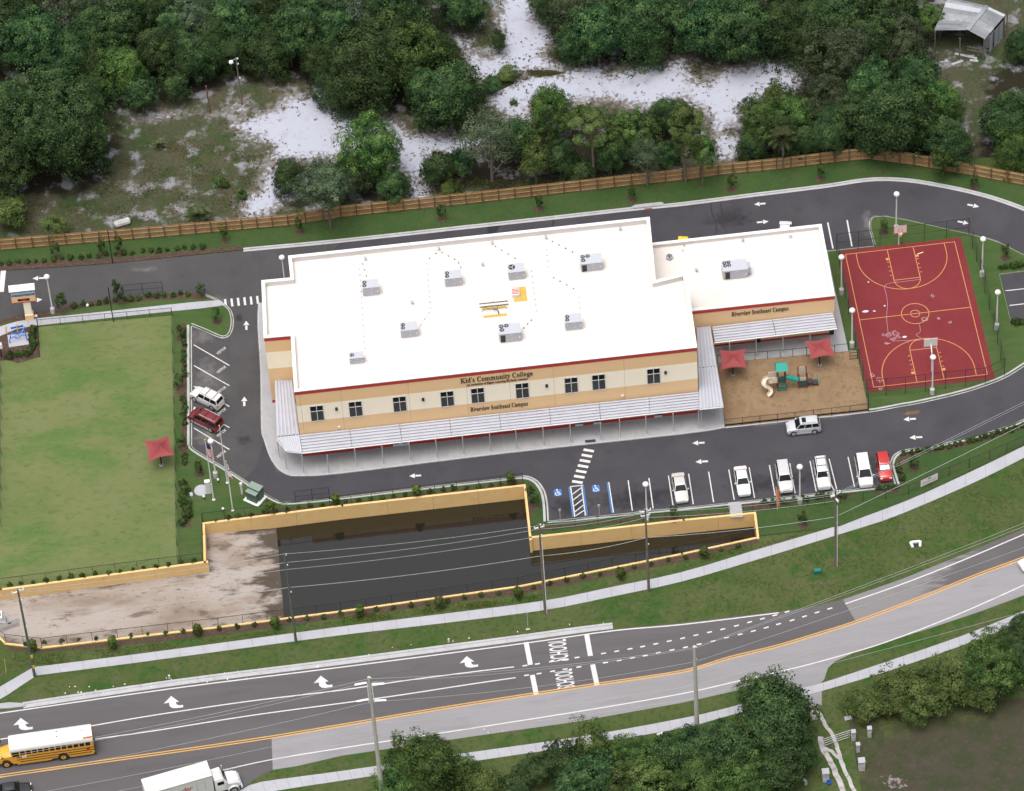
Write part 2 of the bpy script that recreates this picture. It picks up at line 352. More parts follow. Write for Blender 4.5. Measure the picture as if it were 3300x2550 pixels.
M['bark'] = plain('tree bark', (.12, .10, .08), .95, var=.25, vscale=2)
M['bark_pale'] = plain('pale branch bark', (.15, .135, .115), .95, var=.2, vscale=2)
M['oak'] = leafy('oak leaves', (.003, .012, .007), (.018, .052, .020), (.080, .136, .046))
M['oak_grey'] = leafy('grey oak leaves', (.007, .018, .011), (.034, .060, .033), (.105, .140, .078))
M['oak_bright'] = leafy('bright leaves', (.005, .020, .007), (.030, .074, .019), (.110, .175, .048))
M['scrubleaf'] = leafy('scrub leaves', (.010, .026, .007), (.044, .075, .021), (.125, .158, .052))
M['pine'] = leafy('pine needles', (.014, .034, .010), (.042, .074, .020), (.092, .130, .042), .8)
M['shrubleaf'] = leafy('shrub leaves', (.009, .024, .007), (.024, .052, .013), (.055, .092, .024), 2.0)
M['limeleaf'] = leafy('lime conifer leaves', (.022, .044, .008), (.055, .090, .018), (.105, .145, .036), 2.0)
M['palm'] = leafy('palm fronds', (.02, .034, .014), (.05, .068, .03), (.10, .115, .058), 1.5)
M['weed'] = leafy('weed blades', (.026, .040, .009), (.052, .074, .018), (.098, .120, .034), 1.0)
def water_mat():
    m, n, b = _mat('pond water'); b.inputs['Base Color'].default_value = (.011, .0105, .007, 1); b.inputs['Roughness'].default_value = .04
    b.inputs['IOR'].default_value = 1.7; b.inputs['Specular IOR Level'].default_value = .5
    g = n.nodes.new('ShaderNodeNewGeometry'); nz = n.nodes.new('ShaderNodeTexNoise'); nz.inputs['Scale'].default_value = 2.0; nz.inputs['Detail'].default_value = 3
    bp = n.nodes.new('ShaderNodeBump'); bp.inputs['Strength'].default_value = .03; bp.inputs['Distance'].default_value = .05
    n.links.new(g.outputs['Position'], nz.inputs['Vector']); n.links.new(nz.outputs['Fac'], bp.inputs['Height']); n.links.new(bp.outputs[0], b.inputs['Normal'])
    return m
M['water'] = water_mat()
_paint = {}
def carpaint(c):
    if c not in _paint: _paint[c] = plain('car paint', c, .3, spec=.5, coat=.5)
    return _paint[c]

# text: the built-in font holds upright serif bold letters in its mathematical alphabet
def serif(s):
    o = ''
    for ch in s:
        if 'A' <= ch <= 'Z': o += chr(0x1D400 + ord(ch) - 65)
        elif 'a' <= ch <= 'z': o += chr(0x1D41A + ord(ch) - 97)
        else: o += ch
    return o
def text_mesh(s, extrude=0.0, offset=0.0, res=3):
    c = bpy.data.curves.new('lettering', 'FONT'); c.body = s; c.size = 1; c.extrude = extrude; c.resolution_u = res; c.offset = offset
    o = bpy.data.objects.new('lettering', c); COL.objects.link(o)
    dg = bpy.context.evaluated_depsgraph_get(); me = bpy.data.meshes.new_from_object(o.evaluated_get(dg))
    bpy.data.objects.remove(o); bpy.data.curves.remove(c); return me
def lettering(name, s, origin, xv, yv, m, parent, depth=0.0, offset=0.0):
    """fit the lettering's bounds into the parallelogram origin, xv (reading direction), yv (upwards)"""
    me = text_mesh(s, .05 if depth else 0.0, offset); V = np.empty(len(me.vertices) * 3); me.vertices.foreach_get('co', V); V = V.reshape(-1, 3)
    lo, hi = V.min(0), V.max(0); xv, yv = Vector(xv), Vector(yv); nv = xv.cross(yv).normalized() * depth
    a = (V[:, 0] - lo[0]) / (hi[0] - lo[0]); b = (V[:, 1] - lo[1]) / (hi[1] - lo[1]); c = (V[:, 2] - lo[2]) / max(1e-6, hi[2] - lo[2])
    P = np.array(origin)[None] + a[:, None] * np.array(xv) + b[:, None] * np.array(yv) + c[:, None] * np.array(nv)
    me.vertices.foreach_set('co', P.ravel()); me.update(); me.materials.clear(); me.materials.append(m)
    return link(name, me, parent)
# ------------------------------------------------------------------ the setting
WALL_TOP = px(tG, -170, 428, 0, 404, 1318, 226) + [tD(1311, 1666)] + px(tE, 0, 1555, 1166, 1424) + [tH(1203, 70)] + px(tF, 0, 1646, 456, 1600) + [tI(474, 60)]
CURB_TOP = px(tI, 474, 60, 0, 163) + px(tH, 1130, 373, 0, 531) + px(tG, 1400, 632, 270, 764, 40, 738, -60, 640, -170, 600)
wall_w = [at(p, .25) for p in WALL_TOP]; curb_w = [at(p, .15) for p in CURB_TOP]
basin = [(p.x, p.y) for p in wall_w + curb_w[1:]]

def make_ground():
    R = 3000.0; outer = [(-R, -R), (R, -R), (R, R), (-R, R)]
    pts = outer + basin; fs = []
    for t in tessellate_polygon([[Vector((*p, 0)) for p in outer], [Vector((*p, 0)) for p in basin]]):
        a, b, c = (Vector(pts[i]) for i in t); fs.append(tuple(t) if (b - a).cross(c - a) > 0 else tuple(t[::-1]))
    o = build('ground', MB().add([(*p, 0) for p in pts], fs), M['rough'], fix=False); tag(o, kind='structure')
make_ground()

# wild sandy clearing north of the wooden fence
FENCE_BASE = [tA(-1500, 1740), tA(-260, 1632)] + px(tA, 0, 1607, 960, 1528, 1845, 1450) + px(tB, 0, 1395, 800, 1312, 1530, 1230, 2184, 1158) + px(tC, 230, 1127, 600, 1090, 1065, 1035, 1200, 1024)
FENCE_BASE2 = px(tC, 1200, 1024, 1480, 1062, 1760, 1112, 2184, 1192, 2500, 1250, 3300, 1400)
SAND = [
    px(tA, 1510, 800, 1700, 735, 1820, 700, 1840, 625, 2000, 640, 2040, 575, 2070, 640, 2110, 720) + px(tB, 20, 765, 150, 755, 330, 790, 420, 880, 580, 880, 780, 905, 880, 900, 830, 935, 700, 975, 580, 965, 590, 1040, 520, 1160, 420, 1090, 200, 960, 0, 990) + px(tA, 2000, 1005, 1750, 1005, 1780, 925, 1600, 862),
    px(tA, 1725, 1075, 1800, 1080, 1800, 1290, 1700, 1350, 1590, 1380, 1570, 1295, 1690, 1220),
    px(tB, 1060, -60, 1240, -60, 1190, 120, 1320, 190, 1330, 280, 1250, 340, 1345, 435, 1130, 455, 900, 505, 830, 405, 815, 335, 900, 380, 1040, 362, 1062, 270, 1020, 130),
    px(tB, 975, 610, 1100, 540, 1250, 488, 1450, 500, 1470, 458, 1640, 428, 1700, 500, 1900, 450, 2100, 430, 2184, 385) + px(tC, 40, 520, 150, 560, 300, 460, 450, 440, 580, 405, 740, 428, 770, 450, 690, 590, 500, 600, 350, 690, 370, 745, 230, 835, 165, 700, 0, 605) + px(tB, 1990, 680, 1700, 620, 1480, 640, 1200, 640, 1170, 775, 1000, 700),
    px(tC, 235, 890, 345, 880, 355, 985, 230, 1000),
    px(tB, 720, 250, 800, 250, 805, 285, 730, 285), px(tB, 440, 1180, 560, 1190, 540, 1260, 450, 1270),
]
THIN = [px(tA, 780, 740, 1000, 690, 1180, 700, 1330, 720, 1600, 600, 1640, 690, 1560, 760, 1250, 750, 1000, 800, 790, 800), px(tA, 1130, 890, 1250, 840, 1260, 880, 1150, 920), px(tA, 1200, 1060, 1240, 1250, 1180, 1240), px(tA, 450, 1350, 640, 1390, 560, 1400), px(tA, 1000, 1370, 1260, 1250, 1250, 1310, 1080, 1400), px(tA, 740, 1190, 860, 1150, 830, 1220, 760, 1230)]
def signed_distance(P, poly):
    n = len(poly); ins = np.zeros(len(P), bool); dm = np.full(len(P), 1e9)
    for i in range(n):
        a, b = np.array(poly[i]), np.array(poly[(i + 1) % n]); e = b - a
        t = np.clip(((P - a) @ e) / (e @ e), 0, 1); dm = np.minimum(dm, np.hypot(*(P - a - t[:, None] * e).T))
        c = ((a[1] > P[:, 1]) != (b[1] > P[:, 1])) & (P[:, 0] < (b[0] - a[0]) * (P[:, 1] - a[1]) / (b[1] - a[1] + 1e-12) + a[0]); ins ^= c
    return np.where(ins, dm, -dm)
def grid_sheet(name, x0, x1, y0, y1, step, zfun, m, attrs):
    nx, ny = int((x1 - x0) / step) + 1, int((y1 - y0) / step) + 1
    X, Y = np.meshgrid(np.linspace(x0, x1, nx), np.linspace(y0, y1, ny)); P = np.stack([X.ravel(), Y.ravel()], 1)
    Z = zfun(P); V = np.column_stack([P, Z]).astype(np.float32)
    i = np.arange(nx * ny).reshape(ny, nx); Q = np.stack([i[:-1, :-1], i[:-1, 1:], i[1:, 1:], i[1:, :-1]], -1).reshape(-1, 4)
    me = bpy.data.meshes.new(name); me.vertices.add(len(V)); me.vertices.foreach_set('co', V.ravel())
    me.loops.add(Q.size); me.loops.foreach_set('vertex_index', Q.ravel().astype(np.int32)); me.polygons.add(len(Q)); me.polygons.foreach_set('loop_start', np.arange(0, Q.size, 4, dtype=np.int32))
    me.update(calc_edges=True); me.shade_smooth(); me.materials.append(m)
    for k, f in attrs.items():
        a = me.attributes.new(k, 'FLOAT', 'POINT'); a.data.foreach_set('value', f(P).astype(np.float32))
    o = link(name, me); tag(o, kind='structure'); return o
def sand_attr(P):
    s = np.full(len(P), -9.0)
    for q in SAND: s = np.maximum(s, signed_distance(P, [tuple(at(p))[:2] for p in q]))
    v = np.clip(.52 + s * .13, -.2, 1.0)
    for q in THIN:
        d = signed_distance(P, [tuple(at(p))[:2] for p in q]); v = np.maximum(v, np.clip(.30 + d * .12, -.2, .46))
    return v
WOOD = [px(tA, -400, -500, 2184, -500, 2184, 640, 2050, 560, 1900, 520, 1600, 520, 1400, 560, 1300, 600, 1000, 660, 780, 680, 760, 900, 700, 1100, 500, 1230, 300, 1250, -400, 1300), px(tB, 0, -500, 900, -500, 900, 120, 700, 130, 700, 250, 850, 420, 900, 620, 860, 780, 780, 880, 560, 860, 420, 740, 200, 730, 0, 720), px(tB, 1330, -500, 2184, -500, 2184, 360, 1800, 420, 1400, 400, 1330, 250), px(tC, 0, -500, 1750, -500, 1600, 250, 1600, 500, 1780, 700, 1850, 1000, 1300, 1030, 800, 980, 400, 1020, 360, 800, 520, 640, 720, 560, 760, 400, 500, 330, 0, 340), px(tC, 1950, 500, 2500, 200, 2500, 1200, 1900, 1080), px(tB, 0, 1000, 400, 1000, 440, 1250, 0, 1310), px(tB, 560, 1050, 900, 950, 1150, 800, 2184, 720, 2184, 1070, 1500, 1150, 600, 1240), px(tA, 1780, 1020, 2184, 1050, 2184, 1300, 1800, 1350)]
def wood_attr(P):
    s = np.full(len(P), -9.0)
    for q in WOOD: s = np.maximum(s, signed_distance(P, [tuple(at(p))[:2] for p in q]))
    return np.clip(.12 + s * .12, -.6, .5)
y_f = min(at(p).y for p in FENCE_BASE)
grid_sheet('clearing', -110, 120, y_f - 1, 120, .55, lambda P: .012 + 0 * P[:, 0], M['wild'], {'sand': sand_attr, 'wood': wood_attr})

# storm-water basin: sandy floor rising to the west, water, painted walls
SHORE = (at(tG(1786, 100), -2.3) + at(tG(1800, 480), -2.3)) / 2
def floor_z(P):
    d = SHORE.x - P[:, 0]
    return np.clip(-2.3 + d * .055, -3.2, -1.68) + .05 * np.sin(P[:, 0] * 1.1) * np.sin(P[:, 1] * .9 + 1) * np.clip(d / 4, 0, 1)
def wet(P):
    d = SHORE.x - P[:, 0] + .9 * np.sin(P[:, 1] * .8) + .5 * np.sin(P[:, 1] * 2.1)
    edge = -signed_distance(P, basin)
    return np.where(d < 0, .4, .38 * np.exp(-np.clip(d, 0, None) / 4.0)) - .12 + .16 * np.exp(-np.abs(edge) / .5)
bx0 = min(p[0] for p in basin); bx1 = max(p[0] for p in basin); by0 = min(p[1] for p in basin); by1 = max(p[1] for p in basin)
grid_sheet('basin_floor', bx0 - 1, bx1 + .2, by0 - .2, by1 + .2, .5, floor_z, M['sandpit'], {'wet': wet})
sheet('water', [(SHORE.x - 9, by0 - .1), (bx1 + .1, by0 - .1), (bx1 + .1, by1 + .1), (SHORE.x - 9, by1 + .1)], -2.3, M['water'], world=True)

def wall_thing(name, pts, z0, z1, w, m, label, cat, side=1, joint=6.0):
    """a wall of cast panels with open joints, each panel its own part"""
    root = thing(name, label, cat, (pts[0].x, pts[0].y, 0))
    for a, b in zip(pts[:-1], pts[1:]):
        a, b = Vector((a[0], a[1])), Vector((b[0], b[1])); L = (b - a).length; n = max(1, round(L / joint)); d = (b - a) / L
        for i in range(n):
            p, q = a + d * (L * i / n + .012), a + d * (L * (i + 1) / n - .012)
            if i == n - 1: q = b + d * (w - .02 if side > 0 else 0)
            mb = MB(); strip(mb, [p, q], 0, w * side, z0, z1)
            o = build('wall_panel', mb, m, root); o.location = (-pts[0].x, -pts[0].y, 0)
    return root
wall_thing('retaining_wall', wall_w[:4], -3.2, .27, .30, M['wall_tan'], 'tan painted retaining wall between the play field and the sandy basin', 'wall')
wall_thing('retaining_wall', wall_w[3:6], -3.2, .26, .30, M['wall_tan'], 'long tan retaining wall along the north side of the pond', 'wall')
wall_thing('retaining_wall', wall_w[5:], -3.2, .25, .30, M['wall_tan'], 'tan retaining wall below the parking row, stepping around the pond corner', 'wall')
wall_thing('basin_curb', curb_w, -3.2, .17, .26, M['wall_tan'], 'low tan curb wall along the street side of the basin', 'wall')

# driveway and car park
NORTH_KERB = px(tA, 1558, 1606) + px(tB, 0, 1548, 830, 1458, 1400, 1396, 1850, 1346) + px(tC, 0, 1313, 400, 1262, 900, 1200, 1150, 1162, 1300, 1154, 1450, 1163, 1600, 1186, 1800, 1226, 1990, 1276, 2184, 1345, 2500, 1475, 2780, 1660) + px(tF, 2930, 130, 2900, 450)
NORTH_EDGE_W = px(tD, -1500, 190, -260, 72) + px(tD, 0, 48) + px(tA, 480, 1706, 780, 1682)
EAST_SOUTH = px(tF, 2900, 450, 2740, 660, 2500, 830, 2184, 1000, 2000, 1070, 1850, 1113, 1700, 1148, 1560, 1176, 1440, 1193)
CORNER_E = px(tF, 1440, 1193, 1395, 1203, 1352, 1232, 1334, 1275, 1340, 1330, 1367, 1418)
LOT_SOUTH = px(tF, 1367, 1418, 750, 1486, 0, 1566) + px(tE, 1640, 1620, 1318, 1652)
CORNER_W = px(tE, 1318, 1652, 1312, 1540, 1295, 1460, 1255, 1400, 1205, 1370, 1160, 1363)
DRIVE_SOUTH = px(tE, 1160, 1363, 1000, 1382, 500, 1438, 0, 1498) + px(tD, 1950, 1523, 1830, 1530, 1770, 1516, 1690, 1472, 1480, 1335, 1300, 1228, 1238, 1188, 1222, 1165)
VISITOR_W = px(tD, 1222, 1165, 1222, 800, 1220, 395)
ISLAND = px(tD, 1220, 395, 1310, 430, 1400, 470, 1440, 474, 1470, 455, 1488, 410, 1490, 350, 1475, 300, 1440, 265, 1380, 225, 1290, 190)
WEST_SOUTH = px(tD, 1290, 190, 1050, 192, 900, 215, 600, 244, 350, 292, 130, 333, 0, 368, -260, 430, -1500, 560)
drive_px = NORTH_EDGE_W + NORTH_KERB + EAST_SOUTH[1:] + CORNER_E[1:] + LOT_SOUTH[1:] + CORNER_W[1:] + DRIVE_SOUTH[1:] + VISITOR_W[1:] + ISLAND[1:] + WEST_SOUTH[1:]
driveway = sheet('driveway', drive_px, .02, M['asphalt'])
M['asphalt_worn'] = surf('older drive asphalt', [((.053, .0525, .056),), ((.068, .067, .070), .10, .55, .15, .8), ((.043, .043, .046), .35, .60, .12, .6), ((.085, .083, .083), 5.0, .62, .1, .35)], .85, .15, 30)
sheet('driveway', NORTH_EDGE_W + [tA(1558, 1606), tB(0, 1548), tE(-200, 60), tD(1660, 330), tD(1662, 420), tD(1672, 1000), tD(1690, 1130), tD(1640, 1300), tD(1560, 1380)] + px(tD, 1480, 1335, 1300, 1228, 1238, 1188, 1222, 1165) + VISITOR_W[1:] + ISLAND[1:] + WEST_SOUTH[1:], .0212, M['asphalt_worn'])
def kerb(pts, n=5, w0=-.12, w1=.42, name='kerb', z=.15):
    mb = MB(); g = ground_line(pts, n); strip(mb, g, w0, w1, .0, .035); strip(mb, g, .18, w1, .03, z)
    return tag(build(name, mb, M['kerb']), kind='structure')
kerb(NORTH_KERB, 5, -.18, .45)
kerb(EAST_SOUTH[::-1], 4, .45, -.12) if False else kerb(EAST_SOUTH, 4, -.15, .42)
kerb(CORNER_E, 4, -.15, .45); kerb(LOT_SOUTH, 0, -.12, .42); kerb(CORNER_W, 4, -.2, .5); kerb(DRIVE_SOUTH, 4, -.12, .42); kerb(VISITOR_W, 0, -.15, .5); kerb(ISLAND, 4, -.1, .3)

# lawns
north_lawn = [(p.x, p.y) for p in ground_line(FENCE_BASE + FENCE_BASE2[1:])] + [(p.x, p.y) for p in offset_line(ground_line(NORTH_KERB, 4), .40)][::-1] + [tuple(at(p))[:2] for p in px(tA, 780, 1680, 480, 1700) + px(tD, 0, 45, -260, 70, -1500, 188)]
sheet('lawn', north_lawn, .10, M['strip'], world=True)
MUL_N = px(tA, 1555, 1602, 1550, 1572, 1300, 1598, 900, 1640, 500, 1668, 250, 1682) + px(tD, 90, 0, -260, 40, -260, 72, 0, 48) + px(tA, 480, 1706, 780, 1682)
sheet('mulch_bed', MUL_N, .115, M['mulch'])
FIELD_PX = px(tD, -260, 640, -4, 600, 258, 602, 246, 408, 1103, 335, 1112, 700, 1120, 1100, 1130, 1688) + px(tG, 1142, 246, 1300, 232, 1305, 226, 600, 320, 0, 402, -170, 428)
field = sheet('play_field', FIELD_PX, .09, M['field'])
WEST_LAWN = px(tD, 1103, 335) + px(tD, 1180, 327, 1300, 300, 1400, 260, 1440, 265, 1475, 300, 1490, 350, 1488, 410, 1470, 455, 1440, 474, 1400, 470, 1220, 395, 1222, 1165, 1238, 1188, 1300, 1228, 1480, 1335, 1690, 1472, 1770, 1516, 1830, 1530, 1950, 1523) + px(tE, 0, 1498, 500, 1438, 1000, 1382, 1160, 1363, 1166, 1424, 0, 1555) + px(tD, 1311, 1666) + px(tG, 1312, 226, 1142, 248) + px(tD, 1130, 1688, 1120, 1100, 1112, 700)
sheet('lawn', WEST_LAWN, .10, M['lawn'])
HEDGE_LAWN = px(tD, 1290, 190, 1050, 192, 900, 215, 600, 244, 350, 292, 130, 333, 0, 368, -260, 430, -260, 700, -4, 640, 258, 602, 246, 408, 1103, 335, 1180, 327, 1400, 300, 1440, 265, 1380, 225)
sheet('lawn', HEDGE_LAWN, .085, M['lawn'])
sheet('mulch_bed', px(tD, 1290, 192, 1310, 215, 1290, 232, 1230, 225, 1000, 235, 800, 258, 600, 275, 400, 312, 330, 335, 230, 352, 60, 375, -100, 420, -260, 445, -260, 425, 0, 368, 130, 333, 350, 292, 600, 244, 900, 215, 1050, 195), .115, M['mulch'])
sheet('mulch_bed', px(tD, -60, 500, 0, 470, 70, 435, 140, 418, 215, 395, 245, 405, 256, 600, 120, 640, 40, 620, -60, 640), .12, M['mulch'])
sheet('mulch_bed', px(tD, 1132, 470, 1160, 380, 1190, 390, 1192, 800, 1200, 1300, 1165, 1300, 1160, 900, 1130, 800, 1165, 760, 1160, 500), .115, M['mulch'])
sheet('mulch_bed', px(tD, 1150, 1400, 1200, 1390, 1205, 1500, 1225, 1560, 1220, 1688, 1160, 1688), .115, M['mulch'])
sheet('mulch_bed', px(tD, 1330, 1655, 1600, 1610, 1800, 1570) + px(tE, 0, 1540, 600, 1470, 1160, 1395, 1164, 1420, 0, 1552) + px(tD, 1330, 1662), .115, M['mulch'])
PARK_LAWN = px(tE, 1160, 1363, 1205, 1370, 1255, 1400, 1295, 1460, 1312, 1540, 1318, 1652) + px(tF, 0, 1566, 750, 1486, 1367, 1418, 1340, 1330, 1334, 1275, 1352, 1232, 1395, 1203, 1440, 1193, 1700, 1148, 2000, 1070, 2184, 1000, 2500, 830, 2500, 1000, 2184, 1160, 1500, 1488, 1000, 1684) + px(tI, 474, 60) + px(tF, 456, 1600, 0, 1646) + px(tH, 1203, 70) + px(tE, 1166, 1424)
sheet('lawn', PARK_LAWN, .10, M['strip'])
sheet('mulch_bed', px(tF, 1367, 1440, 1345, 1440, 1230, 1450, 1225, 1475, 1380, 1470, 1420, 1380, 1410, 1290, 1440, 1240, 1800, 1175, 2184, 1060, 2184, 1030, 1900, 1120, 1600, 1195, 1440, 1218, 1390, 1230, 1370, 1280, 1375, 1340, 1395, 1410), .115, M['mulch'])
sheet('mulch_bed', px(tF, 390, 1540, 1000, 1475, 1090, 1475, 1060, 1510, 820, 1510, 640, 1550, 520, 1580, 400, 1570), .115, M['mulch'])
sheet('mulch_bed', px(tE, 1190, 1440, 1215, 1470, 1220, 1688, 1195, 1688), .115, M['mulch'])
sheet('mulch_bed', px(tH, 1210, 30, 1500, 0, 1900, -40) + px(tF, 0, 1625, 300, 1600, 300, 1585, 0, 1610) + px(tH, 1900, -60, 1500, -20, 1210, 10), .115, M['mulch'])
COURT_LAWN = px(tC, 1225, 1572, 1195, 1460, 1200, 1410, 1222, 1388, 1260, 1384, 1340, 1389, 1500, 1420, 1700, 1466, 1900, 1512, 2050, 1560, 2184, 1628, 2500, 1760) + px(tF, 2500, 450, 2184, 655, 2090, 715, 2000, 757, 1850, 810, 1700, 850, 1500, 895, 1400, 912, 1190, 950, 1115, 560, 1060, 560, 970, 150, 925, -80)
sheet('lawn', COURT_LAWN, .10, M['lawn'])
kerb(px(tC, 1225, 1572, 1195, 1460, 1200, 1410, 1222, 1388, 1260, 1384, 1340, 1389, 1500, 1420, 1700, 1466, 1900, 1512, 2050, 1560, 2184, 1628, 2500, 1760)[::-1], 4, -.05, .22)
kerb(px(tF, 2500, 450, 2184, 655, 2090, 715, 2000, 757, 1850, 810, 1700, 850, 1500, 895, 1400, 912, 1190, 950, 800, 992, 270, 1050)[::-1], 4, -.1, .42)
kerb(px(tC, 925, 1606, 1225, 1572)[::-1], 0, -.05, .25)
# roadside mulch against the basin curb and along the street
sheet('mulch_bed', px(tI, 474, 75, 0, 180) + px(tH, 1700, 285, 1130, 392, 500, 478, 0, 548) + px(tG, 1400, 652, 600, 745, 270, 785, 40, 760, 60, 790, 270, 800, 700, 765, 1400, 690, 2184, 580) + px(tH, 500, 510, 1130, 430, 1700, 315, 2184, 220) + px(tI, 250, 150, 490, 100), .02, M['mulch'])
# east car park
EL = px(tF, 2035, 78, 2400, 30, 2400, 350, 2105, 368)
elot = sheet('driveway', EL, .125, M['asphalt'])
kerb([EL[3], EL[0], EL[1]], 0, -.1, .16, z=.2); kerb([EL[2], EL[3]], 0, -.1, .16, z=.2)
for a, b in ((tF(2065, 178), tF(2400, 140)), (tF(2090, 272), tF(2400, 236))): line_mark(elot, 'stall_line', a, b, .14, .13, M['paint'])

# playground, court, aprons
APRON = px(tD, 1760, 250, 1655, 255, 1650, 400, 1668, 700, 1672, 1050, 1690, 1130, 1725, 1235, 1775, 1312, 1835, 1352, 1905, 1362, 2184, 1345) + px(tE, 1000, 1222) + px(tF, 0, 1093, 272, 1052, 215, 640, 1115, 560, 1060, 560, 970, 150, 925, -80) + px(tC, 860, 1500, 0, 1580) + [tE(1000, 300)]
apron = sheet('pavement', APRON, .14, M['concrete'])
mb = MB(); strip(mb, ground_line(px(tD, 1655, 255, 1650, 400, 1668, 700, 1672, 1050, 1690, 1130, 1725, 1235, 1775, 1312, 1835, 1352, 1905, 1362, 2184, 1345) + px(tE, 1000, 1222) + px(tF, 0, 1093, 272, 1052), 3), -.04, .2, 0, .16)
tag(build('kerb', mb, M['kerb']), kind='structure')
for i in range(16):                                   # saw-cut joints of the front apron
    a = Vector(at(tE(-150 + i * 150, 1352 - i * 16.7))); line_mark(apron, 'expansion_joint', (a.x, a.y + .1), (a.x, a.y + 4.4), .03, .146, M['metal_seam'], world=True)
mb = MB(); g = [at(p) for p in px(tE, 1475, 1160, 1530, 1095, 1600, 1088, 1700, 1140)]
build('kerb_ramp', flat(MB(), [(p.x, p.y) for p in g], .15), M['walk'], apron, fix=False)
build('tactile_mat', flat(MB(), [tuple(at(p))[:2] for p in px(tE, 1558, 1135, 1625, 1128, 1630, 1148, 1563, 1156)], .158), M['black_plastic'], apron, fix=False)
chips = sheet('playground_surface', px(tF, 218, 640, 1113, 562, 1190, 948, 272, 1046), .15, M['chips'])
CC = px(tF, 1180, 826, 1998, 741) + px(tC, 1780, 1525, 1003, 1611)
court = sheet('sports_court', CC, .13, M['court'])
cw = [at(p) for p in (tF(1222, 795), tF(1950, 712), tC(1740, 1552), tC(1042, 1633))]
def cl(s, t): a = cw[0].lerp(cw[1], s / 15.0); b = cw[3].lerp(cw[2], s / 15.0); return a.lerp(b, t / 24.4)
def court_path(pts, closed=False, w=.095):
    mb = MB(); strip(mb, [cl(*p) for p in pts], -w / 2, w / 2, .125, .138, closed); build('court_line', mb, M['court_line'], court)
arc = lambda cx, cy, r, a0, a1, n=28: [(cx + r * cos(radians(a0 + (a1 - a0) * i / n)), cy + r * sin(radians(a0 + (a1 - a0) * i / n))) for i in range(n + 1)]
court_path([(0, 0), (15, 0), (15, 24.4), (0, 24.4)], True); court_path([(.1, 12.2), (14.9, 12.2)])
court_path(arc(7.5, 12.2, 1.83, 0, 350, 40), True); court_path(arc(7.5, 12.2, .62, 0, 340, 24), True)
for sgn, t0 in ((1, 0.0), (-1, 24.4)):
    Y = lambda t: t0 + sgn * t
    court_path([(1.45, Y(.1)), (1.42, Y(1.6))] + [(7.5 - 6.08 * cos(a), Y(1.6 + 6.0 * sin(a))) for a in np.linspace(.02, pi - .02, 36)] + [(13.58, Y(1.6)), (13.55, Y(.1))])
    court_path([(5.72, Y(.1)), (5.72, Y(5.75))]); court_path([(9.28, Y(.1)), (9.28, Y(5.75))]); court_path([(5.7, Y(5.75)), (9.3, Y(5.75))])
    court_path([(7.5 - 1.78 * cos(a), Y(5.75 + 1.8 * sin(a))) for a in np.linspace(.03, pi - .03, 20)])
    for s in (5.45, 9.55):
        for t in (2.3, 3.2, 4.0, 4.8): court_path([(s - .13, Y(t)), (s + .13, Y(t))], w=.1)
        mb = MB(); flat(mb, [tuple(cl(s + dx, Y(1.75 + dy)))[:2] for dx, dy in ((-.2, -.2), (.2, -.2), (.2, .2), (-.2, .2))], .139); build('court_line', mb, M['court_line'], court, fix=False)
chalk = plain('chalk scribble', (.34, .24, .28), .9); rc = random.Random(5)
for u, v, r in ((1320, 460, 30), (1355, 450, 34), (1310, 515, 24), (1380, 475, 22), (1545, 360, 26), (1600, 212, 22), (1640, 355, 14), (1215, 720, 30), (1270, 745, 30), (1270, 795, 24), (1285, 460, 16), (1715, 377, 18), (1345, 487, 26)):
    mb = MB(); c = at(tF(u, v)); R = r / 48.5
    pts = [(c.x + R * rc.uniform(.2, 1) * cos(k * 1.9 + rc.random()), c.y + R * rc.uniform(.2, 1) * sin(k * 1.9 + rc.random())) for k in range(7)]
    strip(mb, smooth_line([Vector((*p, 0)) for p in pts], 5), -.028, .028, .125, .137); build('chalk_drawing', mb, chalk, court)
for pts in ((1290, 150, 1310, 250, 1305, 350, 1315, 450), (1515, 390, 1520, 440, 1495, 460, 1530, 490, 1440, 495, 1340, 500), (1290, 150, 1320, 130, 1420, 118, 1520, 105)):
    mb = MB(); strip(mb, ground_line(px(tF, *pts), 6), -.022, .022, .125, .136); build('chalk_drawing', mb, chalk, court)
build('court_line', flat(MB(), [(at(tC(1522, 1628)).x + a * .45, at(tC(1522, 1628)).y + b * .35) for a, b in ((-1, -.2), (.8, .4), (1, .8), (-.8, .2))], .139), plain('yellow chalk', (.7, .6, .3), .9), court, fix=False)
puddle = plain('puddle', (.45, .48, .50), .12)
for u, v, a, b in ((1170, 310, .42, .22), (1226, 308, .18, .12), (1292, 274, .13, .12), (1188, 122, .15, .09), (1420, 473, .3, .18)):
    c = at(tF(u, v)); build('puddle', flat(MB(), [(c.x + a * cos(k * pi / 6) * (1 + .2 * sin(k * 2.3)), c.y + b * sin(k * pi / 6)) for k in range(12)], .1395), puddle, court, fix=False)

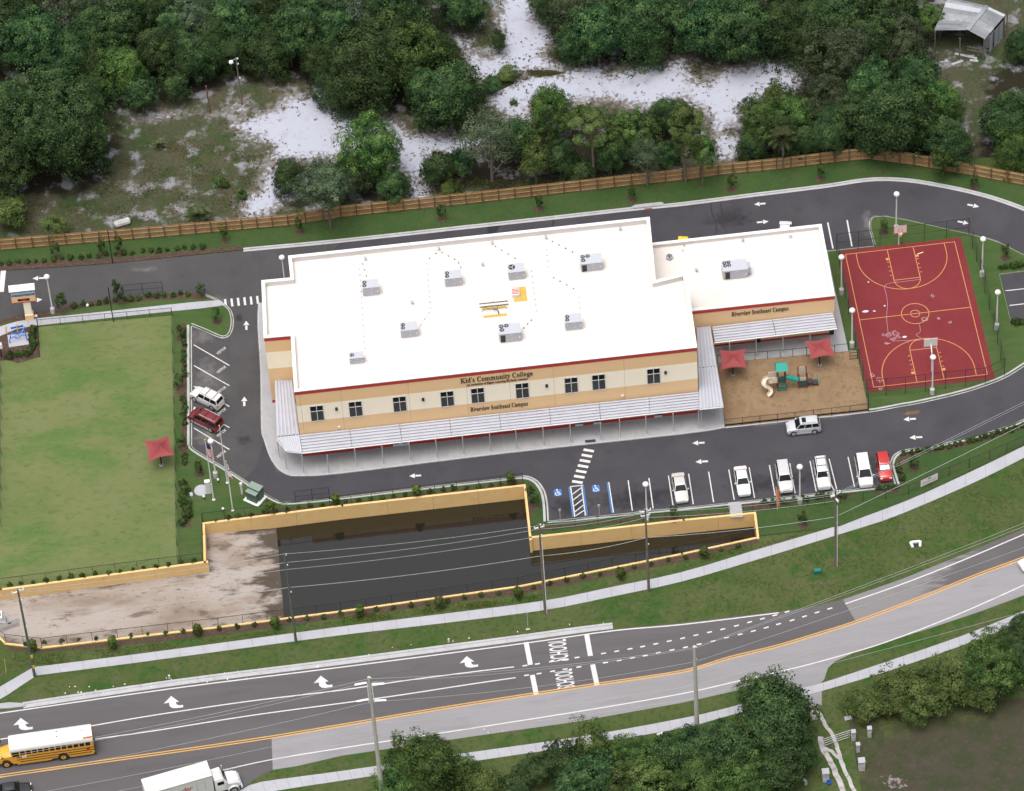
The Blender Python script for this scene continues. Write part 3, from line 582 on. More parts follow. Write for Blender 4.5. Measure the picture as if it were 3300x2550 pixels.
# ------------------------------------------------------------------ street
EDGE_N = px(tG, -1500, 1402, -260, 1226, 0, 1190, 1100, 1032, 2184, 895) + px(tH, 1100, 752, 1740, 662, 2184, 622) + px(tI, 615, 547)
TOP_N = px(tG, -1500, 1391, -260, 1215, 0, 1178, 1100, 1018, 2184, 880) + px(tH, 1100, 735, 1770, 650, 2184, 612) + px(tI, 300, 575, 620, 540, 830, 510, 1025, 460, 1400, 330, 1800, 170, 2184, 8, 2500, -130, 4000, -785)
YEL = px(tG, -1500, 1800, -260, 1628, 0, 1592, 600, 1506, 1200, 1422, 1740, 1342, 2184, 1268) + px(tH, 600, 1166, 1100, 1087, 1650, 1003, 2184, 922) + px(tI, 300, 835, 600, 762, 900, 672, 1110, 605, 1500, 460, 1900, 300, 2184, 195, 2500, 60, 4000, -580)
BOT = px(tG, -1500, 2300, -260, 2100, 900, 1900, 1530, 1688, 1640, 1605, 1745, 1552)
OLD_S = px(tG, 1745, 1552, 1900, 1528) + px(tH, 0, 1462, 500, 1388, 1000, 1315, 1500, 1245, 2184, 1122) + px(tI, 300, 1055, 480, 1015, 620, 1010, 700, 1035, 880, 1000, 905, 975, 930, 900, 975, 858, 1100, 800, 1350, 720, 1600, 640, 1900, 540, 2184, 435, 2500, 300, 4000, -340)
yel_w = ground_line(YEL)
road = sheet('road', TOP_N + YEL[::-1], .02, M['road_dark'])
sheet('road', YEL[:6] + [tG(1738, 1345), tG(1745, 1552)] + BOT[::-1], .019, M['road_dark'])
i0 = 5
sheet('road', [tG(1738, 1345)] + YEL[6:] + OLD_S[::-1], .018, M['road_old'])
M['road_worn'] = surf('worn road asphalt', [((.130, .124, .129),), ((.155, .149, .152), .1, .52, .15, .8), ((.27, .262, .262), .9, .80, .16, 1.0, 'pale'), ((.17, .165, .165), 2.0, .62, .12, .4)], .86, .15, 30, stretch=(radians(-20), .35, 2.2), k=(.62, .62, .64))
def worn():
    A = ground_line(px(tI, 1025, 462, 1200, 402, 1400, 332, 1600, 252, 1800, 172, 1990, 92), 3); B = ground_line(px(tI, 1108, 603, 1300, 533, 1480, 466, 1680, 388, 1880, 308, 2060, 242), 3); n = len(A); V, A_ = [], []
    for i in range(n):
        for j in range(7): p = A[i].lerp(B[i], j / 6); V.append((p.x, p.y, .0235)); A_.append(.55 - .95 * max(0, i / (n - 1) - .28 - .25 * (1 if j in (0, 1) else 0)))
    me = bpy.data.meshes.new('road'); me.from_pydata(V, [], [(i * 7 + j, i * 7 + j + 1, (i + 1) * 7 + j + 1, (i + 1) * 7 + j) for i in range(n - 1) for j in range(6)]); me.update()
    if me.polygons[0].normal.z < 0: me.flip_normals()
    a = me.attributes.new('pale', 'FLOAT', 'POINT'); a.data.foreach_set('value', A_); me.materials.append(M['road_worn']); tag(link('road', me), kind='structure')
worn()
sheet('road', px(tI, 700, 1035, 880, 1000, 890, 1052, 890, 1140, 800, 1160, 700, 1090), .016, M['road_old'])
mb = MB(); strip(mb, ground_line(px(tG, 150, 1160, 1100, 1017, 2184, 880) + px(tH, 1100, 735, 1500, 680, 1740, 650), 4), .0, .85, .0, .06); strip(mb, ground_line(px(tG, 150, 1160, 1100, 1017, 2184, 880) + px(tH, 1100, 735, 1500, 680, 1740, 650), 4), .62, .95, .05, .14)
tag(build('kerb', mb, M['kerb']), kind='structure')
tag(build('drain_inlet', MB().prism([tuple(at(p))[:2] for p in px(tG, -20, 1135, 60, 1125, 165, 1130, 160, 1150, 60, 1162, -20, 1165)], 0, .2), M['concrete']), 'concrete storm drain inlet at the kerb beside the bus', 'drain')
inl = thing('drain_inlet', 'concrete storm drain inlet in the kerb north of the school', 'drain', at(tB(1960, 1320)))
build('slab', MB().prism([(at(p).x - inl.location.x, at(p).y - inl.location.y) for p in px(tB, 1855, 1332, 1880, 1318, 2045, 1300, 2062, 1306, 2055, 1320, 1870, 1340)], 0, .24), M['concrete'], inl)
build('grate', MB().box((0, -.55, .05), (1.1, .22, .04)), plain('rusty grate', (.20, .07, .04), .9), inl)
# paint on the street
def painted(pts, w, m=M['paint'], z=.028, n=4, off=0.0, name='lane_line'):
    mb = MB(); strip(mb, ground_line(pts, n), off - w / 2, off + w / 2, z - .004, z); return build(name, mb, m, road)
painted(EDGE_N, .17)
for off in (-.17, .17): painted(YEL, .15, M['yellow_paint'], .032, 4, off)
painted(px(tG, 1420, 1556, 1740, 1486, 2184, 1413) + px(tH, 600, 1322, 1100, 1245, 1650, 1157, 2184, 1064) + px(tI, 350, 985, 700, 905, 1000, 825, 1300, 735, 1750, 562, 2184, 370, 2500, 230, 4000, -420), .16, z=.03)
painted(px(tG, 600, 1268, 1000, 1200, 1600, 1112, 2184, 1042) + px(tH, 400, 982, 800, 930, 1105, 893), .16); painted(px(tG, -1500, 1581, -260, 1400, 30, 1352, 600, 1268), .16)
painted(px(tG, -1500, 1666, -260, 1485, 300, 1403, 612, 1355, 1000, 1300, 1600, 1205, 2184, 1126) + px(tH, 400, 1070, 800, 1008, 1115, 962), .16)
painted(px(tI, 1040, 490, 1400, 365, 1800, 208, 2184, 45, 2500, -90, 4000, -740), .16)
def dashes(pts, spec):
    for (a, b) in spec: line_mark(road, 'dash', a, b, .2, .028, M['paint'])
d1 = px(tH, 1175, 885, 1255, 874, 1345, 859, 1425, 848, 1508, 833, 1678, 807, 1762, 793, 1847, 778, 1928, 763, 2012, 746, 2098, 728, 2184, 710) + px(tI, 85, 690, 172, 671, 257, 652, 344, 630, 428, 607, 510, 585, 590, 563, 668, 540)
d2 = px(tH, 1185, 947, 1265, 936, 1352, 921, 1432, 908, 1520, 894, 1690, 866, 1778, 852, 1862, 836, 1944, 821, 2028, 803, 2116, 785) + px(tI, 18, 768, 105, 748, 195, 728, 280, 706, 368, 685, 452, 664, 535, 642, 614, 619, 700, 595, 780, 570, 860, 545, 942, 520)
for d in (d1, d2):
    for i, p in enumerate(d):
        q = d[i + 1] if i + 1 < len(d) else (2 * p[0] - d[i - 1][0], 2 * p[1] - d[i - 1][1]); L = hypot(q[0] - p[0], q[1] - p[1]); ux, uy = (q[0] - p[0]) / L, (q[1] - p[1]) / L
        line_mark(road, 'dash', (p[0] - ux * 8, p[1] - uy * 8), (p[0] + ux * 8, p[1] + uy * 8), .2, .028, M['paint'])
for a, b in ((tH(1182, 735), tH(1210, 880)), (tH(1222, 945), tH(1248, 1073)), (tH(1570, 688), tH(1594, 823)), (tH(1608, 878), tH(1636, 1010))): line_mark(road, 'stop_bar', a, b, .62, .03, M['paint'])
def school(p_bl, p_tl, p_br):
    """p_bl: where S begins (street centre side, letter feet), p_tl: end of L, p_br: letter tops at S"""
    a, b, c = at(p_bl, .031), at(p_tl, .031), at(p_br, .031); lettering('school_lettering', 'SCHOOL', a, b - a, c - a, M['paint'], road, offset=.014)
school(tH(1458, 850), tH(1437, 712), tH(1340, 862)); school(tH(1498, 1020), tH(1476, 902), tH(1382, 1037))
def turn_arrow(t, x0, y0, x1, y1):
    S = [(1.0, .98), (1.0, .80), (.78, .80), (.66, .70), (.62, .50), (.80, .53), (.38, 0), (0, .53), (.27, .50), (.30, .78), (.42, .93), (.62, 1.0)]
    build('turn_arrow', flat(MB(), [tuple(at(t(x0 + a * (x1 - x0), y0 + b * (y1 - y0) - (a - .5) * 14)))[:2] for a, b in S], .03), M['paint'], road, fix=False)
turn_arrow(tG, 85, 1218, 210, 1300); turn_arrow(tG, 1048, 1078, 1172, 1160); turn_arrow(tG, 2007, 948, 2127, 1030); turn_arrow(tH, 757, 823, 875, 900)
oa = at(tG(2150, 1455)); 
# paint on the school driveway
def arrow(tip, tail):
    a, b = at(tip), at(tail); d = Vector((b.x - a.x, b.y - a.y)); L = d.length; d /= L; n = Vector((-d.y, d.x)); P = Vector((a.x, a.y)); mb = MB()
    f = lambda s, t: tuple(P + d * s * L + n * t)
    flat(mb, [f(0, 0), f(.47, .42), f(.47, -.42)], .027); flat(mb, [f(.52, .15), f(1, .15), f(1, -.15), f(.52, -.15)], .027); build('arrow_marking', mb, M['paint'], driveway, fix=False)
for t, a, b, c, d in ((tD, 207, 96, 285, 92), (tD, 272, 230, 195, 238), (tD, 1575, 367, 1577, 425), (tD, 1563, 852, 1563, 912), (tE, 435, 1360, 510, 1356), (tF, 62, 1150, 140, 1146), (tF, 82, 1270, 162, 1265), (tF, 1412, 998, 1492, 993), (tF, 1450, 1115, 1533, 1110), (tC, 458, 1310, 530, 1303), (tC, 550, 1418, 475, 1425), (tC, 1897, 1325, 1822, 1310), (tC, 1830, 1432, 1760, 1418)): arrow(t(a, b), t(c, d))
def stall(t, a, b, c, d, m='paint', w=.14): line_mark(driveway, 'stall_line', t(a, b), t(c, d), w, .026, M[m])
for q in ((1835, 1388, 1862, 1582), (1968, 1373, 1995, 1567), (2093, 1358, 2122, 1545)): stall(tE, *q)
for q in ((38, 1345, 68, 1540), (166, 1332, 198, 1528), (295, 1318, 330, 1512), (425, 1304, 460, 1500), (555, 1290, 592, 1485), (685, 1277, 720, 1470), (815, 1263, 855, 1458), (937, 1250, 985, 1442), (1058, 1238, 1100, 1430), (1180, 1224, 1222, 1418)): stall(tF, *q)
stall(tE, 1701, 1400, 1731, 1595, 'blue_paint', .17); stall(tE, 1711, 1399, 1741, 1594)
stall(tE, 1456, 1432, 1483, 1622, 'blue_paint', .17); stall(tE, 1467, 1431, 1494, 1621, 'paint', .16); stall(tE, 1548, 1418, 1573, 1612, 'blue_paint', .17); stall(tE, 1537, 1419, 1562, 1613, 'paint', .16); stall(tE, 1462, 1428, 1548, 1418)
for a, b, c, d in ((1472, 1482, 1538, 1432), (1478, 1518, 1544, 1466), (1484, 1556, 1549, 1505), (1490, 1592, 1554, 1542), (1500, 1614, 1560, 1575)): stall(tE, a, b, c, d)
for i in range(7): stall(tE, 1550 - i * 12.2, 1190 + i * 33.8, 1616 - i * 12, 1202 + i * 33.5, 'paint', .42)
for a, b, c, d in ((1240, 520, 1468, 653), (1240, 652, 1468, 782), (1240, 785, 1468, 915), (1240, 918, 1468, 1050), (1240, 1052, 1468, 1190)): stall(tD, a, b, c, d)
for i in range(6): stall(tD, 1440 + i * 41, 228 - i * 4, 1446 + i * 41, 278 - i * 4, 'paint', .3)
stall(tC, 928, 1425, 962, 1592, 'paint', .2); stall(tC, 1052, 1410, 1083, 1578, 'paint', .2); stall(tD, 22, 42, 8, 182, 'paint', .72)
for y in (585, 706, 837, 976, 1112, 1247):
    a, b, c = at(tD(1392, y), .027), at(tD(1449, y - 43), .027), at(tD(1383, y - 14), .027); lettering('visitor_lettering', 'VISITOR', a, b - a, c - a, M['paint'], driveway, offset=.006)
def access_mark(u, v):
    build('accessible_marking', flat(MB(), [tuple(at(p))[:2] for p in px(tE, u - 27, v - 18, u + 22, v - 23, u + 27, v + 18, u - 22, v + 23)], .026), M['blue_paint'], driveway, fix=False)
    c = at(tE(u, v)); mb = MB(); k = .033
    q = lambda pts: [Vector((c.x + a * k * 15, c.y + b * k * 15, 0)) for a, b in pts]
    strip(mb, q([(-.1 + .55 * cos(a), -.35 + .55 * sin(a)) for a in np.linspace(2.3, 5.9, 12)]), -.06, .06, .026, .03)
    strip(mb, q([(-.1, .75), (-.05, -.1), (.45, -.12), (.65, -.75)]), -.06, .06, .026, .03); strip(mb, q([(-.08, .3), (.4, .28)]), -.05, .05, .026, .03)
    flat(mb, [(c.x - .06 + .12 * cos(a), c.y + .52 + .12 * sin(a)) for a in np.linspace(0, 5.5, 8)], .03); build('accessible_symbol', mb, M['paint'], driveway)
access_mark(1385, 1466); access_mark(1629, 1440)
tar = plain('wet tar patch', (.018, .018, .02), .35)
build('tar_patch', flat(MB(), [tuple(at(p))[:2] for p in px(tB, 935, 1448, 1020, 1440, 985, 1500, 935, 1505)], .027), tar, driveway, fix=False)
for pts in ((180, 1305, 190, 1370, 210, 1420, 215, 1480), (240, 1300, 252, 1380, 250, 1430, 285, 1490), ):
    mb = MB(); strip(mb, ground_line(px(tC, *pts), 4), -.07, .07, .02, .026); build('crack_seal', mb, tar, driveway)
mb = MB(); strip(mb, ground_line(px(tB, 1360, 1410, 1352, 1455), 4), -.12, .12, .02, .026); build('crack_seal', mb, tar, driveway)

# sidewalks as rows of cast slabs
def slabs(name, top, bot, step, m, z=.05):
    A, B = ground_line(top, 5), ground_line(bot, 5)
    def resample(P, n):
        L = [0]
        for a, b in zip(P[:-1], P[1:]): L.append(L[-1] + (b - a).length)
        out = []
        for i in range(n + 1):
            s = L[-1] * i / n; k = max(j for j in range(len(L)) if L[j] <= s + 1e-9); k = min(k, len(P) - 2); t = (s - L[k]) / max(1e-9, L[k + 1] - L[k]); out.append(P[k].lerp(P[k + 1], t))
        return out
    n = max(1, int(sum((b - a).length for a, b in zip(A[:-1], A[1:])) / step)); A, B = resample(A, n), resample(B, n)
    root = tag(link(name, None), kind='structure')
    for i in range(n):
        e = .012 / max(.1, (A[i + 1] - A[i]).length); r = random.uniform(-.006, .006)
        q = [A[i].lerp(A[i + 1], e), A[i].lerp(A[i + 1], 1 - e), B[i].lerp(B[i + 1], 1 - e), B[i].lerp(B[i + 1], e)]
        build('slab', MB().prism([(p.x, p.y) for p in q], 0, z + r), m, root)
    return root
slabs('sidewalk', px(tG, 215, 895, 800, 822, 1400, 742, 2184, 636) + px(tH, 650, 555, 1300, 470, 1750, 378, 2184, 286) + px(tI, 480, 142, 960, 0) + px(tF, 1250, 1588, 1500, 1490, 1850, 1330, 2184, 1168, 2500, 1000, 3400, 525), px(tG, 235, 948, 800, 876, 1400, 795, 2184, 690) + px(tH, 650, 614, 1300, 530, 1750, 440, 2184, 346) + px(tI, 480, 206, 1020, 40) + px(tF, 1300, 1640, 1560, 1535, 1900, 1385, 2184, 1243, 2500, 1080, 3400, 605), 3.05, M['walk'])
slabs('sidewalk', px(tG, -160, 1120, 0, 1022, 100, 958, 215, 895), px(tG, -160, 1190, 30, 1085, 140, 1000, 235, 948), 3.0, M['walk'])
slabs('sidewalk', px(tG, 1530, 1688, 1640, 1636, 1900, 1598, 2184, 1560) + px(tH, 310, 1515, 830, 1440, 1560, 1335, 2184, 1222) + px(tI, 250, 1165, 700, 1045, 880, 1000, 1300, 862, 1800, 690, 2184, 535, 2500, 400, 3400, 15), px(tG, 1560, 1760, 1680, 1705, 1900, 1665, 2184, 1622) + px(tH, 310, 1575, 860, 1495, 1560, 1390, 2184, 1285) + px(tI, 260, 1215, 720, 1092, 900, 1045, 1320, 918, 1800, 752, 2184, 600, 2500, 470, 3400, 85), 1.55, M['walk'])
slabs('footpath', px(tD, -260, 470, 0, 410, 60, 385, 230, 355, 600, 318, 1090, 265, 1270, 247, 1400, 238), px(tD, -260, 560, 0, 470, 80, 430, 240, 400, 600, 362, 1100, 308, 1290, 290, 1440, 268), 1.6, M['walk'], .13)
slabs('footbridge', px(tF, 290, 1535, 305, 1630), px(tF, 372, 1530, 388, 1625), 1.7, M['concrete'], .16)
# yard beyond the street
sheet('yard', px(tI, 890, 1060, 1000, 1040, 1350, 940, 1800, 780, 2184, 640, 2500, 520, 2500, 2000, 800, 2000, 760, 1500, 900, 1400), .008, M['rough'])
M['yard'] = surf('trodden yard', [((.075, .098, .030),), ((.10, .11, .042), .15, .5, .14, .8), ((.05, .075, .02), 1.2, .56, .1, .7), ((.066, .064, .040), .35, .62, .16, 1.0, 'dirt'), ((.044, .062, .024), .45, .50, .1, .85), ((.095, .078, .06), 1.4, .6, .08, .6), ((.05, .045, .03), 2.5, .6, .1, .5), ((.34, .31, .28), 1.6, .82, .05, .8, 'chalk')], .95, .5, 6, k=(.7, .66, .75))
DIRT = [tuple(at(p))[:2] for p in px(tI, 1230, 1390, 1500, 1330, 1800, 1250, 2184, 1110, 2600, 960, 2600, 2100, 1150, 2100, 1200, 1600)]
CH = [tuple(at(p))[:2] for p in px(tI, 1230, 1560, 1420, 1580, 1480, 1680, 1300, 1690)]
dx0, dy1 = at(tI(1090, 1400)).x, at(tI(2300, 1000)).y
grid_sheet('yard', dx0, at(tI(2400, 1300)).x, at(tI(1800, 2050)).y, dy1 - 2.0, .6, lambda P: .0145 + 0 * P[:, 0], M['yard'], {'dirt': lambda P: np.clip(.12 + signed_distance(P, DIRT) * .10, -.5, .4), 'chalk': lambda P: np.clip(.15 + signed_distance(P, CH) * .2, -.4, .3)})
for a, b in ((px(tI, 860, 1160, 900, 1240, 960, 1340, 1000, 1440, 1040, 1560, 1100, 1700), .24), (px(tI, 880, 1340, 905, 1430, 960, 1530, 1010, 1650, 1050, 1760), .34), (px(tI, 900, 1410, 960, 1440, 1010, 1490, 1030, 1540), .22), (px(tI, 820, 1170, 850, 1230), .3)):
    mb = MB(); g = [p + Vector((random.uniform(-.1, .1), 0, 0)) for p in ground_line(a, 5)]; strip(mb, g, -b, b, -.02, .02 + .006 * b * 10); tag(build('track', mb, M['track']), kind='structure')

# dust, rust and tyre stains lying on the driveway
def stain_mat(c, k):
    m, n, b = _mat('surface stain'); L = n.links; b.inputs['Base Color'].default_value = (*c, 1); b.inputs['Roughness'].default_value = .95
    tc = n.nodes.new('ShaderNodeTexCoord'); mp = n.nodes.new('ShaderNodeVectorMath'); mp.operation = 'MULTIPLY_ADD'; mp.inputs[1].default_value = (2, 2, 0); mp.inputs[2].default_value = (-1, -1, 0); L.new(tc.outputs['Generated'], mp.inputs[0])
    ln = n.nodes.new('ShaderNodeVectorMath'); ln.operation = 'LENGTH'; L.new(mp.outputs[0], ln.inputs[0]); g = n.nodes.new('ShaderNodeNewGeometry'); nz = n.nodes.new('ShaderNodeTexNoise'); nz.inputs['Scale'].default_value = 1.1; nz.inputs['Detail'].default_value = 7; L.new(g.outputs['Position'], nz.inputs['Vector'])
    a = n.nodes.new('ShaderNodeMath'); a.operation = 'SUBTRACT'; L.new(nz.outputs['Fac'], a.inputs[0]); q = n.nodes.new('ShaderNodeMath'); q.operation = 'MULTIPLY'; L.new(ln.outputs['Value'], q.inputs[0]); q.inputs[1].default_value = .55; L.new(q.outputs[0], a.inputs[1])
    r = n.nodes.new('ShaderNodeMapRange'); r.inputs['From Min'].default_value = .02; r.inputs['From Max'].default_value = .42; r.inputs['To Max'].default_value = k; L.new(a.outputs[0], r.inputs['Value']); L.new(r.outputs[0], b.inputs['Alpha']); return m
ST = {'dust': stain_mat((.15, .145, .145), .6), 'rust': stain_mat((.18, .11, .05), .8), 'dark': stain_mat((.016, .016, .018), .4)}
for t, u, v, rx, ry, k in ((tD, 930, 35, 130, 26, 'dust'), (tD, 1380, 250, 130, 60, 'dust'), (tD, 1300, 460, 110, 90, 'dust'), (tD, 1330, 720, 120, 160, 'dust'), (tD, 1320, 1110, 110, 60, 'dust'), (tD, 1780, 1250, 70, 110, 'dust'), (tF, 1460, 955, 70, 22, 'rust'), (tD, 1530, 350, 40, 40, 'dark'), (tE, 1900, 1500, 400, 90, 'dark'), (tE, 1450, 1560, 140, 90, 'dark'), (tF, 600, 1400, 420, 70, 'dark'), (tD, 1560, 1130, 60, 40, 'dark'), (tC, 1180, 1420, 60, 110, 'dust'), (tC, 300, 1400, 200, 80, 'dark'), (tF, 1000, 975, 160, 18, 'dust'), (tF, 560, 1025, 200, 16, 'dust'), (tD, 1690, 500, 20, 300, 'dust')):
    c = at(t(u, v)); a, b = rx / 48.5, ry / 36.0; q = [(c.x - a, c.y - b), (c.x + a, c.y - b), (c.x + a, c.y + b), (c.x - a, c.y + b)]
    build('stain', flat(MB(), q, .0225 + .0002 * len(driveway.children) % .003), ST[k], driveway, fix=False)
# ------------------------------------------------------------------ school building
ZP, ZW = 12.85, 7.6                            # parapet heights of hall and wing
main_px = [tD(1885, 820), tF(90, 536), (2210.5, 881), (2112, 905), tB(1970, 1392), tA(1846, 1640), tD(1861, 92), tD(1675, 110), tD(1690, 476), tD(1863, 461)]
mw = [Vector(tuple(at(p, ZP))[:2]) for p in main_px]
wing_px = [tF(64, 302), tF(971, 205), tC(886, 1437), tB(2005, 1556)]
ww = [Vector(tuple(at(p, ZW))[:2]) for p in wing_px]
ww[0] = ww[0] + (ww[0] - ww[1]).normalized() * 6.0; ww[3] = ww[3] + (ww[3] - ww[2]).normalized() * 6.0

school_b = thing('school_building', "two storey tan and cream school hall with white flat roof and red trim", 'building', (mw[0].x, mw[0].y, 0))
O = Vector((mw[0].x, mw[0].y, 0))
def sb(name, mb, m, parent=None, smooth=False, fix=True):
    """add a part of the school: coordinates are given in the place"""
    mb.v = [(x - O.x, y - O.y, z) for x, y, z in mb.v] if parent is None or True else mb.v
    return build(name, mb, m, parent or school_b, smooth=smooth, fix=fix)
def wall_run(poly, bands, names, edges=None, th=.3):
    """each wall of a storey built as painted bands"""
    n = len(poly); I = offset_line(poly, th, True)
    for z0, z1, m, pr in bands:
        Q = offset_line(poly, -pr, True)
        for i in range(n):
            if edges is not None and i not in edges: continue
            j = (i + 1) % n; sb(names, MB().prism([tuple(Q[i]), tuple(Q[j]), tuple(I[j]), tuple(I[i])], z0, z1), M[m])
# polygon runs counter-clockwise, so the inside lies to the left of each wall
bands = [(0, .68, 'red', .012), (.68, 6.83, 'tan', 0), (6.83, 10.0, 'cream', .006), (10.0, 12.2, 'tan', 0), (12.2, 12.8, 'red', .03)]
wall_run(mw, bands, 'wall')
def parapet_cap(poly, z, w=.42):
    mb = MB(); strip(mb, poly, -.06, w, z - .05, z + .06, True); sb('parapet_cap', mb, M['white'])
parapet_cap(mw, ZP)
mb = MB(); flat(mb, offset_line(mw, .28, True), ZP - .8); roof = sb('roof', mb, M['roofwhite'], fix=False)
mb = MB(); strip(mb, mw, .295, .36, ZP - .8, ZP - .06, True); sb('parapet_lining', mb, M['roofwhite'])
wb = [(0, .5, 'red', .012), (.5, ZW - .65, 'tan', 0), (ZW - .65, ZW - .05, 'red', .03)]
wall_run(ww, wb, 'wing_wall', edges=(0, 1, 2))
mb = MB(); strip(mb, [ww[0], ww[1], ww[2], ww[3]], -.06, .42, ZW - .05, ZW + .06); sb('parapet_cap', mb, M['white'])
mb = MB(); flat(mb, offset_line(ww, .28, True), ZW - .6); wroof = sb('wing_roof', mb, M['roofwhite'], fix=False)
mb = MB(); strip(mb, [ww[0], ww[1], ww[2], ww[3]], .295, .36, ZW - .6, ZW - .06); sb('parapet_lining', mb, M['roofwhite'])
RZ, WZ = ZP - .8, ZW - .6
FRONT_A, FRONT_B = mw[0], mw[1]; FD = (FRONT_B - FRONT_A).normalized(); FN = Vector((FD.y, -FD.x))    # outward normal, to the street
def on_front(x_px, z=9.0):
    """distance along the front wall of the hall for a picture column of tile E"""
    best = None
    for i in range(801):
        s = (FRONT_B - FRONT_A).length * i / 800; p = FRONT_A + FD * s; u = proj((p.x, p.y, z))[0]
        e = abs(u - (1100 + x_px / T))
        if best is None or e < best[0]: best = (e, s)
    return best[1]
def FP(s, out, z): p = FRONT_A + FD * s + FN * out; return Vector((p.x - O.x, p.y - O.y, z))
def fbox(s0, s1, z0, z1, o0, o1):
    mb = MB(); a = [FP(s0, o0, z0), FP(s1, o0, z0), FP(s1, o1, z0), FP(s0, o1, z0)]; b = [FP(s0, o0, z1), FP(s1, o0, z1), FP(s1, o1, z1), FP(s0, o1, z1)]
    return mb.add(a + b, [(3, 2, 1, 0), (4, 5, 6, 7), (0, 1, 5, 4), (1, 2, 6, 5), (2, 3, 7, 6), (3, 0, 4, 7)])
Z0, Z1 = 6.78, 9.78; ZM = 8.72
for wx in (-154, 91, 374, 678, 874, 1159, 1471, 1647, 1999):
    s = on_front(wx, 8.3); w = .90
    win = build('window', fbox(s - w, s + w, Z0, Z1, -.02, .03), M['dark'], school_b)
    for p, q, r, t in ((s - w, s + w, Z0, Z0 + .09), (s - w, s + w, Z1 - .09, Z1), (s - w, s - w + .09, Z0 + .09, Z1 - .09), (s + w - .09, s + w, Z0 + .09, Z1 - .09), (s - .045, s + .045, Z0 + .09, Z1 - .09), (s - w + .09, s - .045, ZM - .045, ZM + .045), (s + .045, s + w - .09, ZM - .045, ZM + .045)):
        build('frame', fbox(p, q, r, t, .03, .075), M['white'], win)
    for a, b in ((s - w + .1, s - .055), (s + .055, s + w - .1)):
        build('pane', fbox(a, b, ZM + .055, Z1 - .1, .03, .045), M['glass'], win); build('pane', fbox(a, b, Z0 + .1, ZM - .055, .03, .04), M['glass'], win)
        mb = MB()
        for k in range(9): c = fbox(a + .03, b - .03, Z0 + .14 + k * .19, Z0 + .26 + k * .19, .041, .05); mb.add(c.v, c.f)
        build('blind', mb, M['blind'], win)
for k in (10, 440, 806, 1080, 1362, 1812, -250):
    s = on_front(k, 8.0); build('panel_joint', fbox(s - .015, s + .015, 4.6, 12.3, .0, .010), M['joint'], school_b)
for k in (523, 1314, 2075, -33):
    s = on_front(k, 9.0); build('wall_lamp', fbox(s - .16, s + .16, 8.55, 8.98, .006, .22), M['black'], school_b)
for k, z in ((1799, 5.0), (-15, 5.0)): s = on_front(k, z); build('junction_box', fbox(s - .15, s + .15, z - .1, z + .3, .0, .14), M['white'], school_b)
def front_text(txt, x0, x1, z, h):
    a, b = on_front(x0, z), on_front(x1, z); lettering('lettering', serif(txt), FP(a, .02, z), FP(b, .02, z) - FP(a, .02, z), Vector((0, 0, h)), M['black'], school_b, depth=.05, offset=-.006)
front_text("Kid's Community College", 763, 1226, 10.72, 1.22)
front_text('An Institution of Higher Learning for Early Learners', 803, 1191, 10.22, .48)
front_text('Riverview Southeast Campus', 827, 1194, 5.05, 1.05)
WD = (ww[1] - ww[0]).normalized(); WN = Vector((WD.y, -WD.x))
def on_wing(u_px, z):
    best = None
    for i in range(601):
        s = (ww[1] - ww[0]).length * i / 600; p = ww[0] + WD * s; e = abs(proj((p.x, p.y, z))[0] - (2200 + u_px / T))
        if best is None or e < best[0]: best = (e, s)
    return best[1]
def WP(s, out, z): p = ww[0] + WD * s + WN * out; return Vector((p.x - O.x, p.y - O.y, z))
a, b = on_wing(312, 6.0), on_wing(677, 6.0)
lettering('lettering', serif('Riverview Southeast Campus'), WP(a, .02, 5.55), WP(b, .02, 5.55) - WP(a, .02, 5.55), Vector((0, 0, 1.0)), M['black'], school_b, depth=.05, offset=-.006)
# doors under the front canopy (their feet show below its edge)
def door(k, w=1.0):
    s = on_front(k, .6); d = build('door', fbox(s - w, s + w, .15, 3.0, .02, .06), M['white'], school_b)
    for e in (-1, 1):
        build('door_glass', fbox(s + e * w / 2 - .27, s + e * w / 2 + .27, .55, 2.6, .061, .07), M['glass'], d); build('handle', fbox(s + e * .12 - .03, s + e * .12 + .03, 1.2, 1.5, .061, .12), M['chrome'], d)
for k in (380, 1522, 1637, 2028): door(k, 1.0 if k == 380 else .52)

